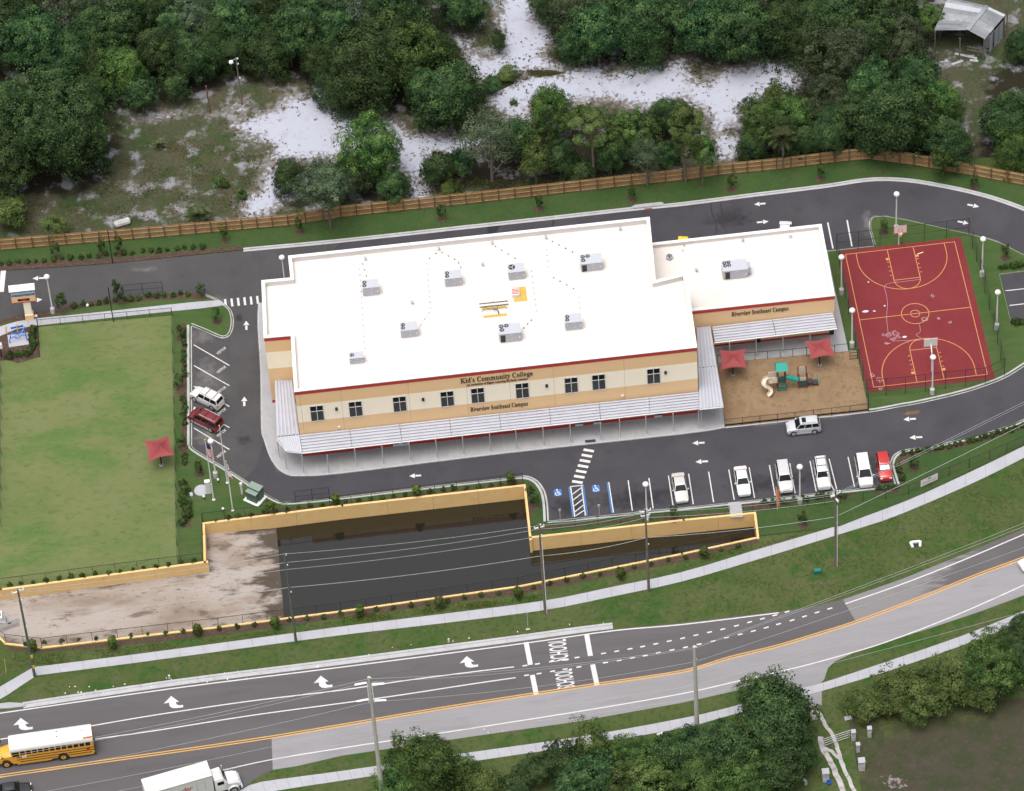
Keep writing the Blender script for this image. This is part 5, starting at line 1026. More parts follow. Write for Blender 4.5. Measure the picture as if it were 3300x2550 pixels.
for dz, dy, l in ((.3, 0, 'high transmission wire across the street, topmost'), (1.3, .3, 'high transmission wire across the street, second'), (4.5, -.2, 'high transmission wire across the street, third')): wire([s6l(dz, dy), on(P6, dz, dy), on(P7, dz * .6, dy), s7r(dz * .6, dy)], l, .02, 1.0, 'transmission wires over the street')
for dz, l in ((9, 'lower telephone cable on the concrete poles, upper'), (11.5, 'lower telephone cable on the concrete poles, lower')): wire([s6l(dz, 0), on(P6, dz), on(P7, dz - 1.5), s7r(dz - 1.5, 0)], l, .02, .8, 'telephone cables')
NP = utility_pole(tA(1548, 668), 370 / T, 'grey wooden lamp pole in the sandy clearing', 'pole_wood', (.14, .09))
build('lamp_arm', MB().tube([(0, 0, NP[1] - .2), (-.5, -.1, NP[1] - .3)], .04, 6), M['post'], NP[2]); build('lamp_head', MB().lathe([(.05, .2), (.3, .05), (.34, -.18), (.1, -.3), (.02, -.3)], (-.75, -.15, NP[1] - .5), 12), M['white'], NP[2])
g = at(tA(1348, 728)); hh = height(tA(1348, 728), 550 / T); o = thing('braced_post', 'old leaning wooden post with a brace in the clearing', 'post', g); build('post', MB().tube([(0, 0, 0), (-.15, 0, hh)], .11, 7), M['wood_dark'], o); q = at(tA(1270, 722)) - g; build('brace', MB().beam((q.x, q.y, 0), (-.05, 0, hh * .45), .09, .09), M['shed_wood'], o)
g = at(tC(2072, 180)); tag(build('dark_pole', MB().tube([(0, 0, 0), (.25, .1, 9)], .1, 7), M['pole_wood'], loc=g), 'thin dark pole standing beside the tin-roofed shed', 'pole')

# ------------------------------------------------------------------ signs and small site furniture
g = at(tD(192, 352)); o = thing('school_sign', 'tan pillar sign with white roof, blue panels and a red text display', 'sign', g)
zt = height(tD(192, 352), 850 + 230 / T); build('footing', MB().box((0, 0, .55), (1.15, .9, 1.1)), M['tan'], o); build('pillar', MB().box((-.05, .05, (zt + 1.1) / 2), (.95, .7, zt - 1.1)), M['cream'], o)
build('cabinet', MB().box((-.35, 0, zt + .55), (3.2, .8, 1.1)), M['tan'], o); build('base_trim', MB().box((-.35, 0, zt - .02), (3.26, .86, .14)), M['red'], o)
d = build('display', MB().box((-.35, -.41, zt + .45), (1.6, .04, .42)), M['black'], o); lettering('lettering', 'WELCOME', (-.75, -.435, zt + .33), (.8, 0, 0), (0, 0, .24), M['led'], o) if False else build('display_text', MB().box((-.3, -.435, zt + .45), (.7, .02, .2)), M['led'], d)
build('name_panel', MB().box((-.35, -.02, zt + 1.28), (3.1, .72, .34)), M['navy'], o); build('top_panel', MB().box((-.35, 0, zt + 1.9), (3.1, .7, .9)), M['sky_blue'], o)
lettering('lettering', serif('Riverview Southeast Campus'), (-1.75, -.385, zt + 1.17), (2.8, 0, 0), (0, 0, .22), M['sky_blue'], o); lettering('lettering', serif("Kid's Community College"), (-1.75, -.356, zt + 1.75), (2.8, 0, 0), (0, 0, .36), M['navy'], o)
build('sign_roof', MB().add([(-2.1, -.62, zt + 2.35), (1.4, -.62, zt + 2.35), (1.4, .62, zt + 2.35), (-2.1, .62, zt + 2.35), (-2.1, -.1, zt + 2.95), (1.4, -.1, zt + 2.95), (1.4, .1, zt + 2.95), (-2.1, .1, zt + 2.95)], [(3, 2, 1, 0), (4, 5, 6, 7), (0, 1, 5, 4), (1, 2, 6, 5), (2, 3, 7, 6), (3, 0, 4, 7)]), M['white'], o)
g = at(tD(230, 340)); tag(build('ground_light', MB().lathe([(.2, 0), (.25, .2), (.12, .34), (.02, .35)], n=10), M['white'], loc=g), 'white ground floodlight beside the school sign pillar', 'light'); g = at(tD(560, 270)); tag(build('ground_light', MB().lathe([(.2, 0), (.25, .2), (.12, .34), (.02, .35)], n=10), M['white'], loc=g), 'white ground floodlight in the hedge by the west drive', 'light')
pad = [at(p) for p in px(tD, 58, 540, 48, 462, 180, 445, 190, 520)]; c = sum(pad, Vector()) / 4
tag(build('concrete_pad', MB().prism([(p.x - c.x, p.y - c.y) for p in pad], 0, .16), M['walk'], loc=c), 'square pale concrete pad under the blue bike rack', 'slab')
blue = plain('blue bike rack', (.01, .14, .55), .35); br = thing('bike_rack', 'bright blue bent-tube bike rack on the concrete pad', 'bike rack', (c.x, c.y, .16))
for y0, s in ((-.2, 1.0), (.55, .9)): build('tube', MB().tube(smooth_line([Vector((-1.15 * s, y0 - .25, 0)), Vector((-1.1 * s, y0 - .15, .7)), Vector((-.6 * s, y0, .85)), Vector((-.15, y0 + .1, .45)), Vector((.1, y0 + .1, .45)), Vector((.6 * s, y0 + .2, .85)), Vector((1.1 * s, y0, .75)), Vector((1.15 * s, y0 - .2, 0))], 5), .07, 7), blue, br)
build('tube', MB().tube([(.5, .3, .8), (1.0, 1.1, 1.3)], .07, 7), blue, br); build('tube', MB().tube([(-.4, .1, .7), (-.1, .7, .9), (.3, .2, .7)], .06, 7), blue, br)
build('top_rail', MB().beam((-.9, 1.5, .8), (.8, 1.7, .8), .12, .3), blue, br)
for x, y in ((46, 452), (115, 437)): tag(build('bollard', MB().tube([(0, 0, 0), (0, 0, 1.5)], .09, 8).lathe([(.09, 1.5), (.06, 1.58), (.01, 1.6)], n=8), plain('yellow bollard', (.70, .42, .10), .6), loc=at(tD(x, y))), 'yellow bollard on the footpath, ' + ('closer to the picture edge' if x < 50 else 'closer to the bike rack'), 'bollard')
g = at(tD(12, 600)); o = thing('small_lamp', 'short post with white box lamp at the left edge by the field', 'lamp', g); build('post', MB().tube([(0, 0, 0), (0, 0, 2.0)], .08, 8), M['black'], o); build('lamp_box', MB().box((0, 0, 2.35), (.7, .6, .7), 0, .8), M['lamp'], o)
# flag lawn
g = at(tD(1612, 1530)); o = thing('transformer', 'dark green electrical transformer cabinet on a white pad', 'transformer', g, radians(-38)); build('pad', MB().box((0, .75, .09), (2.35, 2.1, .18)), M['white'], o); build('rear_cabinet', MB().box((.0, 1.1, 1.15), (1.75, .95, 1.95)), M['transformer'], o); build('front_cabinet', MB().box((-.05, .32, .95), (1.55, .62, 1.55)), M['transformer'], o); build('lid', MB().box((.0, 1.1, 2.16), (1.85, 1.05, .07)), M['transformer_top'], o); build('front_lid', MB().box((-.05, .30, 1.76), (1.65, .7, .07)), M['transformer_top'], o); build('door_seam', MB().box((-.05, .0, .95), (.03, .02, 1.4)), M['black'], o)
g = at(tD(1290, 1457)); tag(build('manhole_lid', MB().lathe([(.95, 0), (.95, .16), (.85, .2), (.01, .21)], n=28), M['walk'], loc=(g.x, g.y, .1)), 'round pale concrete lid on the flag lawn', 'lid')
g = at(tD(1335, 1468)); o = thing('utility_cabinet', 'white steel cabinet with a side pipe next to a flagpole', 'cabinet', (g.x, g.y, .1)); build('body', MB().box((0, 0, 1.1), (.62, .45, 2.2)), M['lamp'], o); build('hood', MB().box((0, 0, 2.25), (.7, .52, .12)), M['white'], o); build('pipe', MB().tube([(.42, -.1, 0), (.42, -.1, 1.8)], .09, 8), M['lamp'], o)
g = at(tD(1225, 1490)); tag(build('junction_box', MB().box((0, 0, .2), (.42, .6, .4), .2), M['walk'], loc=(g.x, g.y, .1)), 'small pale concrete box beside the hedge by the flags', 'box')
for x, y, l in ((1307, 1512, 'small globe garden light below the round lid'), (1398, 1405, 'small globe garden light under the lamp post'), (1430, 1590, 'small globe garden light at the pond fence corner')):
    g = at(tD(x, y)); o = thing('garden_light', l, 'light', (g.x, g.y, .1)); build('stake', MB().tube([(0, 0, 0), (0, 0, .5)], .05, 6), M['black'], o); build('globe', MB().lathe([(.06, .45), (.16, .55), (.18, .65), (.1, .78), (.01, .8)], n=10), M['white'], o)
g = at(tD(1550, 1476)); o = thing('vent_pipe', 'short white standpipe left of the transformer', 'pipe', (g.x, g.y, .1)); build('pipe', MB().tube([(0, 0, 0), (0, 0, 1.7)], .13, 8), M['lamp'], o); build('cap', MB().lathe([(.2, 1.6), (.22, 2.1), (.1, 2.25), (.01, 2.26)], n=10), M['lamp'], o)
# accessible parking signs
for x, y, l in ((1402, 1650, 'thin post sign at the left accessible stall'), (1652, 1622, 'thin post sign at the right accessible stall')):
    g = at(tE(x, y)); o = thing('parking_sign', l, 'sign', g); build('post', MB().tube([(0, 0, 0), (0, 0, 2.4)], .04, 6), M['post'], o); build('plate', MB().box((0, .05, 2.2), (.32, .03, .5)), M['post'], o)
# banners
def banner(pa, pb, z0, h, label):
    a, b = at(pa), at(pb); o = thing('banner', label, 'banner', (a.x, a.y, 0)); d = b - a; up = Vector((0, 0, 1)); n = Vector((d.y, -d.x, 0)).normalized() * .08
    q = lambda s, t: n + d * s + up * (z0 + h * t)
    build('cloth', MB().quad(q(0, 0), q(1, 0), q(1, 1), q(0, 1)), M['white'], o, fix=False); e = n * .25
    for s0, s1, t0, t1, m in ((.42, .6, .70, .84, 'black'), (.08, .92, .40, .46, 'yellow_paint'), (.1, .9, .22, .27, 'red')): build('print', MB().quad(q(s0, t0) + e, q(s1, t0) + e, q(s1, t1) + e, q(s0, t1) + e), M[m], o, fix=False)
banner(tF(1520, 1458), tF(1628, 1408), .95, 1.3, 'white banner hung on the street fence at the right'); banner(tG(8, 700), tG(135, 655), .9, 1.6, 'white banner on the basin fence at the left edge')
g = at(tF(607, 1575)); o = thing('feather_banner', 'tall orange feather banner behind the parked cars', 'banner', g); build('staff', MB().tube([(0, 0, 0), (-.15, 0, 4.6)], .035, 6), M['white'], o); build('cloth', MB().add([(-.02, .02, .5), (.3, .06, .6), (.25, .12, 3.6), (-.1, .04, 4.3)], [(0, 1, 2, 3)]), M['orange'], o, fix=False)
g = at(tG(40, 560)); o = thing('pump_box', 'white slatted crate on a concrete block in the basin', 'crate', (g.x - 1, g.y, -1.7)); build('block', MB().box((0, 0, .5), (1.6, 1.4, 1.0)), M['concrete'], o); build('crate', MB().box((-.2, .1, 1.4), (1.3, 1.2, .8)), M['white'], o); build('opening', MB().box((-.1, .1, 1.805), (.8, .6, .02)), M['dark'], o)
g = at(tA(785, 1440)); o = thing('wrecked_tank', 'pale weathered tank lying in the weeds behind the fence', 'tank', g, radians(12)); build('shell', MB().tube([(-1.1, 0, .4), (-.9, 0, .45), (.9, 0, .5), (1.1, 0, .5)], [.35, .52, .52, .4], 10), plain('chalky white', (.34, .35, .35), .8, var=.25, vscale=2), o); build('saddle', MB().box((0, 0, .12), (1.4, .8, .24)), M['shed_wood'], o)
for x, y, l in ((1085, 968, 'white broken reflector post lying on the verge left'), (688, 735, 'small white marker by the street kerb')):
    t = tG if x > 1000 else tH; g = at(t(x, y)); tag(build('marker_post', MB().box((0, 0, .35), (.22, .12, .7), .3), M['white'], loc=g), l, 'marker')
g = at(tH(1195, 655)); o = thing('verge_sign', 'thin sign post on the verge below the pond', 'sign', g); build('post', MB().tube([(0, 0, 0), (0, 0, 3.4)], .04, 6), M['post'], o); build('foot', MB().box((0, 0, .08), (.5, .12, .16)), M['white'], o)
g = at(tI(862, 290)); tag(build('utility_box', MB().box((0, 0, .3), (.95, .6, .6), 0, .9), plain('teal box', (.01, .12, .10), .5), loc=g), 'low teal green utility box on the verge', 'box')
g = at(tI(1492, 112)); o = thing('culvert_end', 'white u-shaped concrete culvert end on the verge', 'culvert', g); build('headwall', MB().box((.0, .35, .15), (1.2, .3, .3)), M['white'], o); build('wing', MB().box((-.55, 0, .12), (.3, .9, .24), .2), M['white'], o); build('wing', MB().box((.55, 0, .12), (.3, .9, .24), -.2), M['white'], o); build('throat', MB().box((0, 0, .03), (.8, .7, .04)), M['dark'], o)
g = at(tG(40, 930)); tag(build('stake', MB().tube([(0, 0, 0), (.1, 0, 2.6)], .04, 6), plain('yellow stake', (.55, .45, .15), .7), loc=g), 'thin yellow stake beside the sidewalk at the left', 'stake')
for x, y, l in ((214, 822, 'yellow guy marker on the left utility pole, upper'), (224, 892, 'yellow guy marker on the left utility pole, lower')):
    g = at(tG(x, y + 60), 0); tag(build('pole_marker', MB().box((0, 0, 1.8), (.28, .04, .6)), plain('yellow plastic', (.65, .40, .03), .5), loc=(P1[0].x + .12, P1[0].y - .22, .3 if y > 850 else 2.4)), l, 'marker')
# yard gate and pillars
stone = surf('grey stone block', [((.34, .34, .345),), ((.45, .45, .455), 3, .5, .1, .8), ((.20, .20, .20), 5, .62, .08, .7)], .9)
def pillar(u, v, w, h, label):
    w *= .8; h *= .82; g = at(tI(u, v)); o = thing('stone_pillar', label, 'pillar', g); n = int(h / .28)
    for k in range(n): build('block', MB().box((0, 0, .14 + k * .28), (w + random.uniform(-.04, .04), w + random.uniform(-.04, .04), .262), random.uniform(-.05, .05)), stone, o)
    build('cap', MB().box((0, 0, n * .28 + .05), (w + .1, w + .1, .1)), M['walk'], o)
for a in ((1092, 1360, .62, 2.2, 'grey stone gate pillar at the hinge of the yard gate'), (1195, 1338, .6, 2.2, 'grey stone pillar standing by itself in the yard, nearest the bushes'), (1122, 1432, .55, 1.9, 'grey stone pillar second along the track'), (1145, 1545, .95, 2.3, 'thick grey stone pillar with letter slot beside the track'), (915, 1615, 1.0, 2.3, 'wide grey stone pillar at the left of the track')): pillar(*a)
a, b = at(tI(1068, 1350)), at(tI(905, 1405)); o = thing('yard_gate', 'pale tubular farm gate across the track', 'gate', a); d = b - a
for z in (.3, .75, 1.2, 1.6): build('bar', MB().beam((0, 0, z), (d.x, d.y, z), .06, .06), M['post'], o)
for s in (0, .5, 1): build('upright', MB().beam((d.x * s, d.y * s, .1), (d.x * s, d.y * s, 1.65), .06, .06), M['post'], o)
g = at(tI(935, 1642)); tag(build('bucket', MB().lathe([(.2, 0), (.28, .45), (.31, .5), (.25, .5), (.18, .08)], n=14), plain('blue plastic', (.01, .08, .45), .4), loc=g), 'bright blue bucket beside the wide stone pillar', 'bucket')
g = at(tI(782, 1640)); tag(build('mailbox', MB().box((0, 0, .4), (.4, .6, .7), .5, .8), M['walk'], loc=g), 'small pale box on the ground left of the track', 'box'); g = at(tI(1058, 1222)); tag(build('paving_slab', MB().box((0, 0, .06), (.9, .6, .12), .1), M['walk'], loc=g), 'loose pale slab beside the track near the street', 'slab')
g = at(tH(2040, 1330)); tag(build('meter_lid', MB().box((0, 0, .1), (.75, .5, .2), .2), M['white'], loc=g), 'white utility lid on the verge below the sidewalk', 'lid')
# litter on verges is one loose scatter
mb = MB(); r_ = random.Random(9)
for _ in range(42):
    t, x0, x1, ya, yb = r_.choice(((tG, 300, 2100, 1090, 900), (tH, 0, 1700, 840, 620), (tH, 800, 2150, 1330, 1150), (tG, 300, 1600, 1060, 960)))
    k = r_.random(); p = at(t(x0 + (x1 - x0) * k, ya + (yb - ya) * k + r_.uniform(-40, 15))); mb.box((p.x, p.y, .05), (r_.uniform(.08, .22), r_.uniform(.06, .14), .06), r_.uniform(0, 3))
tag(build('litter', mb, M['white'], fix=False), 'scraps of white litter scattered on the roadside verges', 'litter', kind='stuff')

# ------------------------------------------------------------------ shade sails, hoops, play structure
def shade(corners, apex, base, label, zc=3.3, za=4.3):
    g = at(base); o = thing('shade_umbrella', label, 'umbrella', (g.x, g.y, .1)); h = height(base, apex[1]); za = h - .1
    cs = [at(c, zc) - g for c in corners]; ap = at(apex, za) - g; mid = []
    build('pole', MB().tube([(0, 0, 0), (ap.x * .9, ap.y * .9, za - .15)], .09, 8), M['black'], o)
    for i in range(4):
        a, b = cs[i], cs[(i + 1) % 4]; N = 8; mb = MB(); vs = []
        for r in range(N + 1):
            t = r / N
            for k in range(N + 1):
                s = k / N; e = a.lerp(b, s); ctr = (cs[0] + cs[2]) / 2; e = e.lerp(ctr, .16 * 4 * s * (1 - s)); p = ap.lerp(e, t); p.z -= .22 * 4 * t * (1 - t); vs.append(p)
        mb.add(vs, [(r * (N + 1) + k, r * (N + 1) + k + 1, (r + 1) * (N + 1) + k + 1, (r + 1) * (N + 1) + k) for r in range(N) for k in range(N)]); build('canopy', mb, M['shade'], o, smooth=True, fix=False)
    for c in cs: build('rib', MB().tube([(ap.x, ap.y, za - .4), (c.x * .95, c.y * .95, c.z - .12)], .03, 5), M['black'], o)
    build('footing', MB().lathe([(.28, 0), (.28, .08), (.02, .09)], n=12), M['walk'], o)
shade(px(tD, 921, 1140, 1084, 1103, 1117, 1228, 952, 1270), tD(1020, 1160), tD(1033, 1293), 'red fabric shade umbrella on the play field', 3.0)
shade(px(tF, 234, 557, 403, 548, 411, 670, 241, 683), tF(322, 597), tF(322, 716), 'red fabric shade umbrella on the playground by the hall', 3.0)
shade(px(tF, 778, 500, 945, 474, 981, 590, 816, 617), tF(868, 530), tF(878, 652), 'red fabric shade umbrella on the playground by the court', 3.0)
def hoop(base, face, label, top_v):
    g = at(base); o = thing('basketball_hoop', label, 'basketball hoop', (g.x, g.y, .1)); s = face; zb = 4.2
    build('pole', MB().tube(smooth_line([Vector((0, 0, 0)), Vector((0, 0, 2.9)), Vector((0, s * .35, 3.7)), Vector((0, s * 1.1, 4.0))], 5), .08, 8), M['lamp'], o, smooth=True)
    bb = build('backboard', MB().box((0, s * 1.2, zb + .1), (1.8, .06, 1.45)), M['white'], o)
    f = s * 1.235
    for x0, x1, z0, z1 in ((-.9, .9, -.62, -.55), (-.9, .9, .78, .85), (-.9, -.83, -.55, .78), (.83, .9, -.55, .78), (-.3, .3, -.35, -.28), (-.3, .3, .15, .21), (-.3, -.24, -.28, .15), (.24, .3, -.28, .15)):
        build('border', MB().box(((x0 + x1) / 2, f, zb + (z0 + z1) / 2), (x1 - x0, .014, z1 - z0)), M['led'], bb)
    R = [(.25 * cos(a), s * 1.55 + .25 * sin(a), zb - .35) for a in np.linspace(0, 2 * pi, 17)]; rim = build('rim', MB().tube(R, .03, 5, cap=False), M['orange'], o)
    build('net', MB().loft([[(r * cos(k * pi / 5), s * 1.55 + r * sin(k * pi / 5), z) for k in range(10)] for r, z in ((.24, zb - .37), (.18, zb - .6), (.15, zb - .85))], cap=False), M['white'], rim, fix=False)
hoop(tC(1382, 1572), -1, 'far basketball hoop with white backboard facing the street', 0); hoop(tF(1593, 690), 1, 'near basketball hoop seen from behind its backboard', 0)
tz = 1.3
S5 = 5.46
tP = lambda x, y: (2420 + x / S5, 1060 + y / S5)
g = at(tP(540, 1060)); ps = thing('play_structure', 'play structure with green roof, beige slide, green tube and climbing steps', 'playground', (g.x, g.y, .15))
def pm(name, mb, m, smooth=False, parent=None): return build(name, mb, M[m], parent or ps, smooth=smooth)
for x in (-.52, .48):
    for y in (-.45, .5): pm('post', MB().tube([(x, y, 0), (x, y, 4.3)], .07, 7), 'maroon')
pm('roof', MB().add([(-.85, -.85, 4.2), (.8, -.85, 4.2), (.8, .85, 4.2), (-.85, .85, 4.2), (-.72, -.05, 4.95), (.68, -.05, 4.95), (.68, .05, 4.95), (-.72, .05, 4.95)], [(3, 2, 1, 0), (4, 5, 6, 7), (0, 1, 5, 4), (1, 2, 6, 5), (2, 3, 7, 6), (3, 0, 4, 7)]), 'playgreen')
pm('deck', MB().box((0, 0, 1.7), (1.1, 1.1, .1)), 'playdark'); pm('barrier', MB().box((0, -.48, 2.1), (.9, .05, .7)), 'playdark')
for z in (.3, .95): pm('climbing_panel', MB().box((0, -.5, z), (.95, .06, .2)).box((-.4, -.5, z + .3), (.12, .06, .4)).box((.4, -.5, z + .3), (.12, .06, .4)), 'playgreen')
pm('climber_rail', MB().beam((-.15, .45, 1.7), (-.15, .45, 3.0), .06, .06).beam((.2, .45, 1.7), (.2, .45, 3.0), .06, .06), 'beige')
pm('lattice_panel', MB().box((-1.15, -.45, 1.75), (1.15, .06, .12)).box((-1.15, -.45, 2.65), (1.15, .06, .12)).box((-1.67, -.45, 2.2), (.12, .06, .8)).box((-.63, -.45, 2.2), (.12, .06, .8)).beam((-1.6, -.45, 1.85), (-.7, -.45, 2.6), .05, .1).beam((-1.6, -.45, 2.6), (-.7, -.45, 1.85), .05, .1).beam((-1.6, -.45, 2.2), (-1.15, -.45, 2.6), .05, .1).beam((-1.15, -.45, 1.85), (-.7, -.45, 2.2), .05, .1), 'beige')
pm('slide_deck', MB().box((-1.15, .05, 1.7), (1.2, .95, .1)), 'beige'); pm('back_panel', MB().box((-1.15, .55, 2.3), (1.1, .06, 1.0)), 'beige')
SL = smooth_line([Vector((-1.7, .1, 2.0)), Vector((-2.15, .05, 1.85)), Vector((-2.4, -.35, 1.55)), Vector((-2.15, -.65, 1.2)), Vector((-1.85, -.65, .9)), Vector((-1.6, -.75, .55)), Vector((-1.65, -1.05, .25)), Vector((-1.95, -1.3, .15))], 6)
secs = []
for i, p in enumerate(SL):
    d = (SL[min(i + 1, len(SL) - 1)] - SL[max(i - 1, 0)]).normalized(); a = d.cross(Vector((0, 0, 1))).normalized(); u = Vector((0, 0, 1))
    secs.append([p + a * x + u * z for x, z in ((-.33, .34), (-.28, .36), (-.22, .07), (0, 0), (.22, .07), (.28, .36), (.33, .34), (.24, -.02), (0, -.07), (-.24, -.02))])
pm('slide', MB().loft(secs), 'beige', True)
pm('tube_tunnel', MB().tube(smooth_line([Vector((.5, 0, 2.15)), Vector((1.0, -.05, 2.05)), Vector((1.7, -.1, 1.65)), Vector((2.2, -.1, 1.45))], 4), .36, 12), 'playgreen', True)
for x in (2.25, 3.35):
    for y in (-.4, .55): pm('post', MB().tube([(x, y, 0), (x, y, 2.9 if y < 0 else 3.3)], .065, 7), 'maroon')
pm('deck', MB().box((2.8, .05, 1.15), (1.1, 1.0, .1)), 'playdark'); pm('front_panel', MB().box((2.8, -.42, 1.0), (.95, .05, .9)), 'playdark'); pm('play_panel', MB().box((2.8, -.3, 1.75), (.85, .05, .6)), 'beige')
ar = pm('arch', MB().prism([(a, b) for a, b in [(2.35, 0)] + [(2.8 - .45 * cos(t), .75 + .45 * sin(t)) for t in np.linspace(0, pi, 10)] + [(3.25, 0)]], 0, .06), 'beige')
ar.rotation_euler = (pi / 2, 0, 0); ar.location = (0, .6, 2.0)
pm('step_ramp', MB().box((3.75, .1, .75), (.75, .8, .12)).box((4.45, .1, .45), (.8, .8, .12)), 'black_plastic'); pm('handrail', MB().tube([(3.45, .5, 1.1), (3.45, .5, 1.9), (4.1, .5, 1.6), (4.1, .5, .6)], .035, 6), 'playdark'); pm('handrail', MB().tube([(4.9, -.3, 0), (4.8, .5, 1.5)], .045, 6), 'playgreen'); pm('leg', MB().tube([(4.75, -.25, 0), (4.75, -.25, .45)], .05, 6), 'maroon')
g = at(tF(1094, 615)); o = thing('climbing_ladder', 'small dark ladder frame at the playground corner', 'ladder', (g.x, g.y, .1))
for x in (-.5, .5): build('upright', MB().tube([(x, 0, 0), (x, 0, 1.9)], .04, 6), M['black'], o)
for z in (.1, .7, 1.3, 1.85): build('rung', MB().beam((-.5, 0, z), (.5, 0, z), .06, .06), M['black'], o)

# ------------------------------------------------------------------ tin-roofed shed
S6 = 2184 / 340.0
tS = lambda x, y: (2960 + x / S6, y / S6)
g = at(tS(850, 1100)); sh = thing('shed', 'weathered open shed with corrugated tin roof in the woods', 'shed', (g.x, g.y, 0))
R = {k: at(tS(*p), z) - g for k, p, z in (('rf', (1015, 625), 5.2), ('rb', (1420, 130), 5.2), ('lf', (330, 630), 3.9), ('lb', (620, -60), 3.9), ('ef', (1375, 815), 4.1), ('eb', (1805, 310), 4.1), ('mf', (860, 785), 4.6))}
TIN = [M['shed_roof'], plain('dull tin', (.20, .215, .235), .5, var=.15), plain('bright tin', (.40, .43, .46), .45, var=.12), plain('streaked tin', (.27, .285, .31), .5, var=.25, vscale=1.2)]
def tin(name, a, b, c, d, n):
    r = random.Random(n); k = 0
    while k < n:
        w = min(n - k, 2); mb = MB(); secs = []
        for i in range(w * 2 + 1):
            t = (k + i / 2) / n; z = Vector((0, 0, (.15 if i % 2 else 0) + .012 * (k % 4))); secs.append([a.lerp(b, t) + z, d.lerp(c, t) + z])
        for p, q in zip(secs[:-1], secs[1:]): mb.quad(p[0], q[0], q[1], p[1])
        build(name, mb, TIN[r.choice((0, 1, 2, 3, 3, 0, 2))], sh, fix=False); k += w
tin('roof_sheet', R['rf'], R['rb'], R['lb'], R['lf'], 26); tin('roof_sheet', R['rf'] + Vector((.03, 0, 0)), R['rb'], R['eb'], R['ef'], 22)
build('ridge_cap', MB().beam(R['rf'] + Vector((0, 0, .1)), R['rb'] + Vector((0, 0, .1)), .6, .06), M['shed_roof'], sh)
for k in ('lf', 'lb', 'ef', 'eb', 'mf'):
    p = R[k] * .97; build('post', MB().beam((p.x, p.y, 0), (p.x, p.y, R[k].z - .1), .16, .16), M['shed_wood'], sh)
def board(a, b, z0, z1, m='shed_wood', name='board'): build(name, MB().beam((a.x * .96, a.y * .96, (z0 + z1) / 2), (b.x * .96, b.y * .96, (z0 + z1) / 2), .05, z1 - z0), M[m], sh)
board(R['rf'], R['ef'], 1.9, 2.1); board(R['rf'], R['ef'], 1.3, 1.5); board(R['lb'], R['eb'], 0, 3.6, name='back_wall'); board(R['lf'].lerp(R['lb'], .3), R['lb'], 0, 3.4, name='side_wall')
for t0, t1 in ((.30, .45), (.55, .75), (.78, .97)): board(R['ef'].lerp(R['eb'], t0), R['ef'].lerp(R['eb'], t1), 0, 3.2, 'ac', 'tin_panel')
for x, y, c in ((1430, 960, 'ac'), (1520, 850, 'cbase')):
    p = at(tS(x, y)); tag(build('barrel', MB().lathe([(.42, 0), (.45, .9), (.42, 1.9), (.3, 2.1), (.05, 2.15)], n=14), M[c], loc=p), 'grey upright tank beside the shed, ' + ('nearer the door' if x < 1500 else 'farther back'), 'tank')
for x, y, L, a, l in ((980, 1170, 3.2, -.45, 'long pale plank lying in front of the shed'), (520, 1290, 1.4, .1, 'white scrap board lying left of the shed plank'), (800, 1310, 1.8, .3, 'grey scrap board lying below the shed'), (1150, 1270, 1.2, -.3, 'short pale scrap lying by the shed corner')):
    tag(build('scrap_board', MB().box((0, 0, .08), (L, .35, .14), a).box((L * .2 * cos(a), L * .2 * sin(a) + .2, .2), (L * .4, .12, .1), a + .3), M['walk'], loc=at(tS(x, y))), l, 'board')
# ------------------------------------------------------------------ vehicles
KINDS = {  # L, W, H, hood height, belt, trunk height, windscreen foot, windscreen top, rear top, rear foot (x as share of length, front = +.5)
    'sedan': (4.7, 1.80, 1.46, .78, .95, 1.0, .20, .06, -.24, -.36, 2), 'suv': (4.75, 1.88, 1.76, 1.0, 1.12, 1.12, .22, .12, -.44, -.485, 3),
    'van': (4.9, 1.95, 1.75, .95, 1.08, 1.08, .30, .13, -.45, -.488, 3), 'crossover': (4.5, 1.84, 1.68, .98, 1.06, 1.1, .25, .10, -.40, -.475, 3), 'hatch': (4.3, 1.78, 1.58, .92, 1.02, 1.05, .24, .09, -.40, -.47, 2)}
def face(mb, q, mx, my, off):
    a, b, c, d = (Vector(p) for p in q); n = (b - a).cross(d - a).normalized() * off
    f = lambda s, t: a.lerp(b, s).lerp(d.lerp(c, s), t) + n
    return mb.quad(f(mx, my), f(1 - mx, my), f(1 - mx, 1 - my), f(mx, 1 - my))
def wheel(root, x, y, r, w=.22, m='rim', n=18):
    s = 1 if y > 0 else -1; t = build('wheel', MB().tube([(x, y - w / 2, r), (x, y - w * .3, r), (x, y + w * .3, r), (x, y + w / 2, r)], [r * .93, r, r, r * .93], n), M['tyre'], root)
    build('rim', MB().tube([(x, y + s * (w / 2 - .02), r), (x, y + s * (w / 2 + .012), r)], [r * .64, r * .58], 12), M[m], t); build('hub', MB().tube([(x, y + s * (w / 2), r), (x, y + s * (w / 2 + .03), r)], r * .16, 8), M['black_plastic'], t)
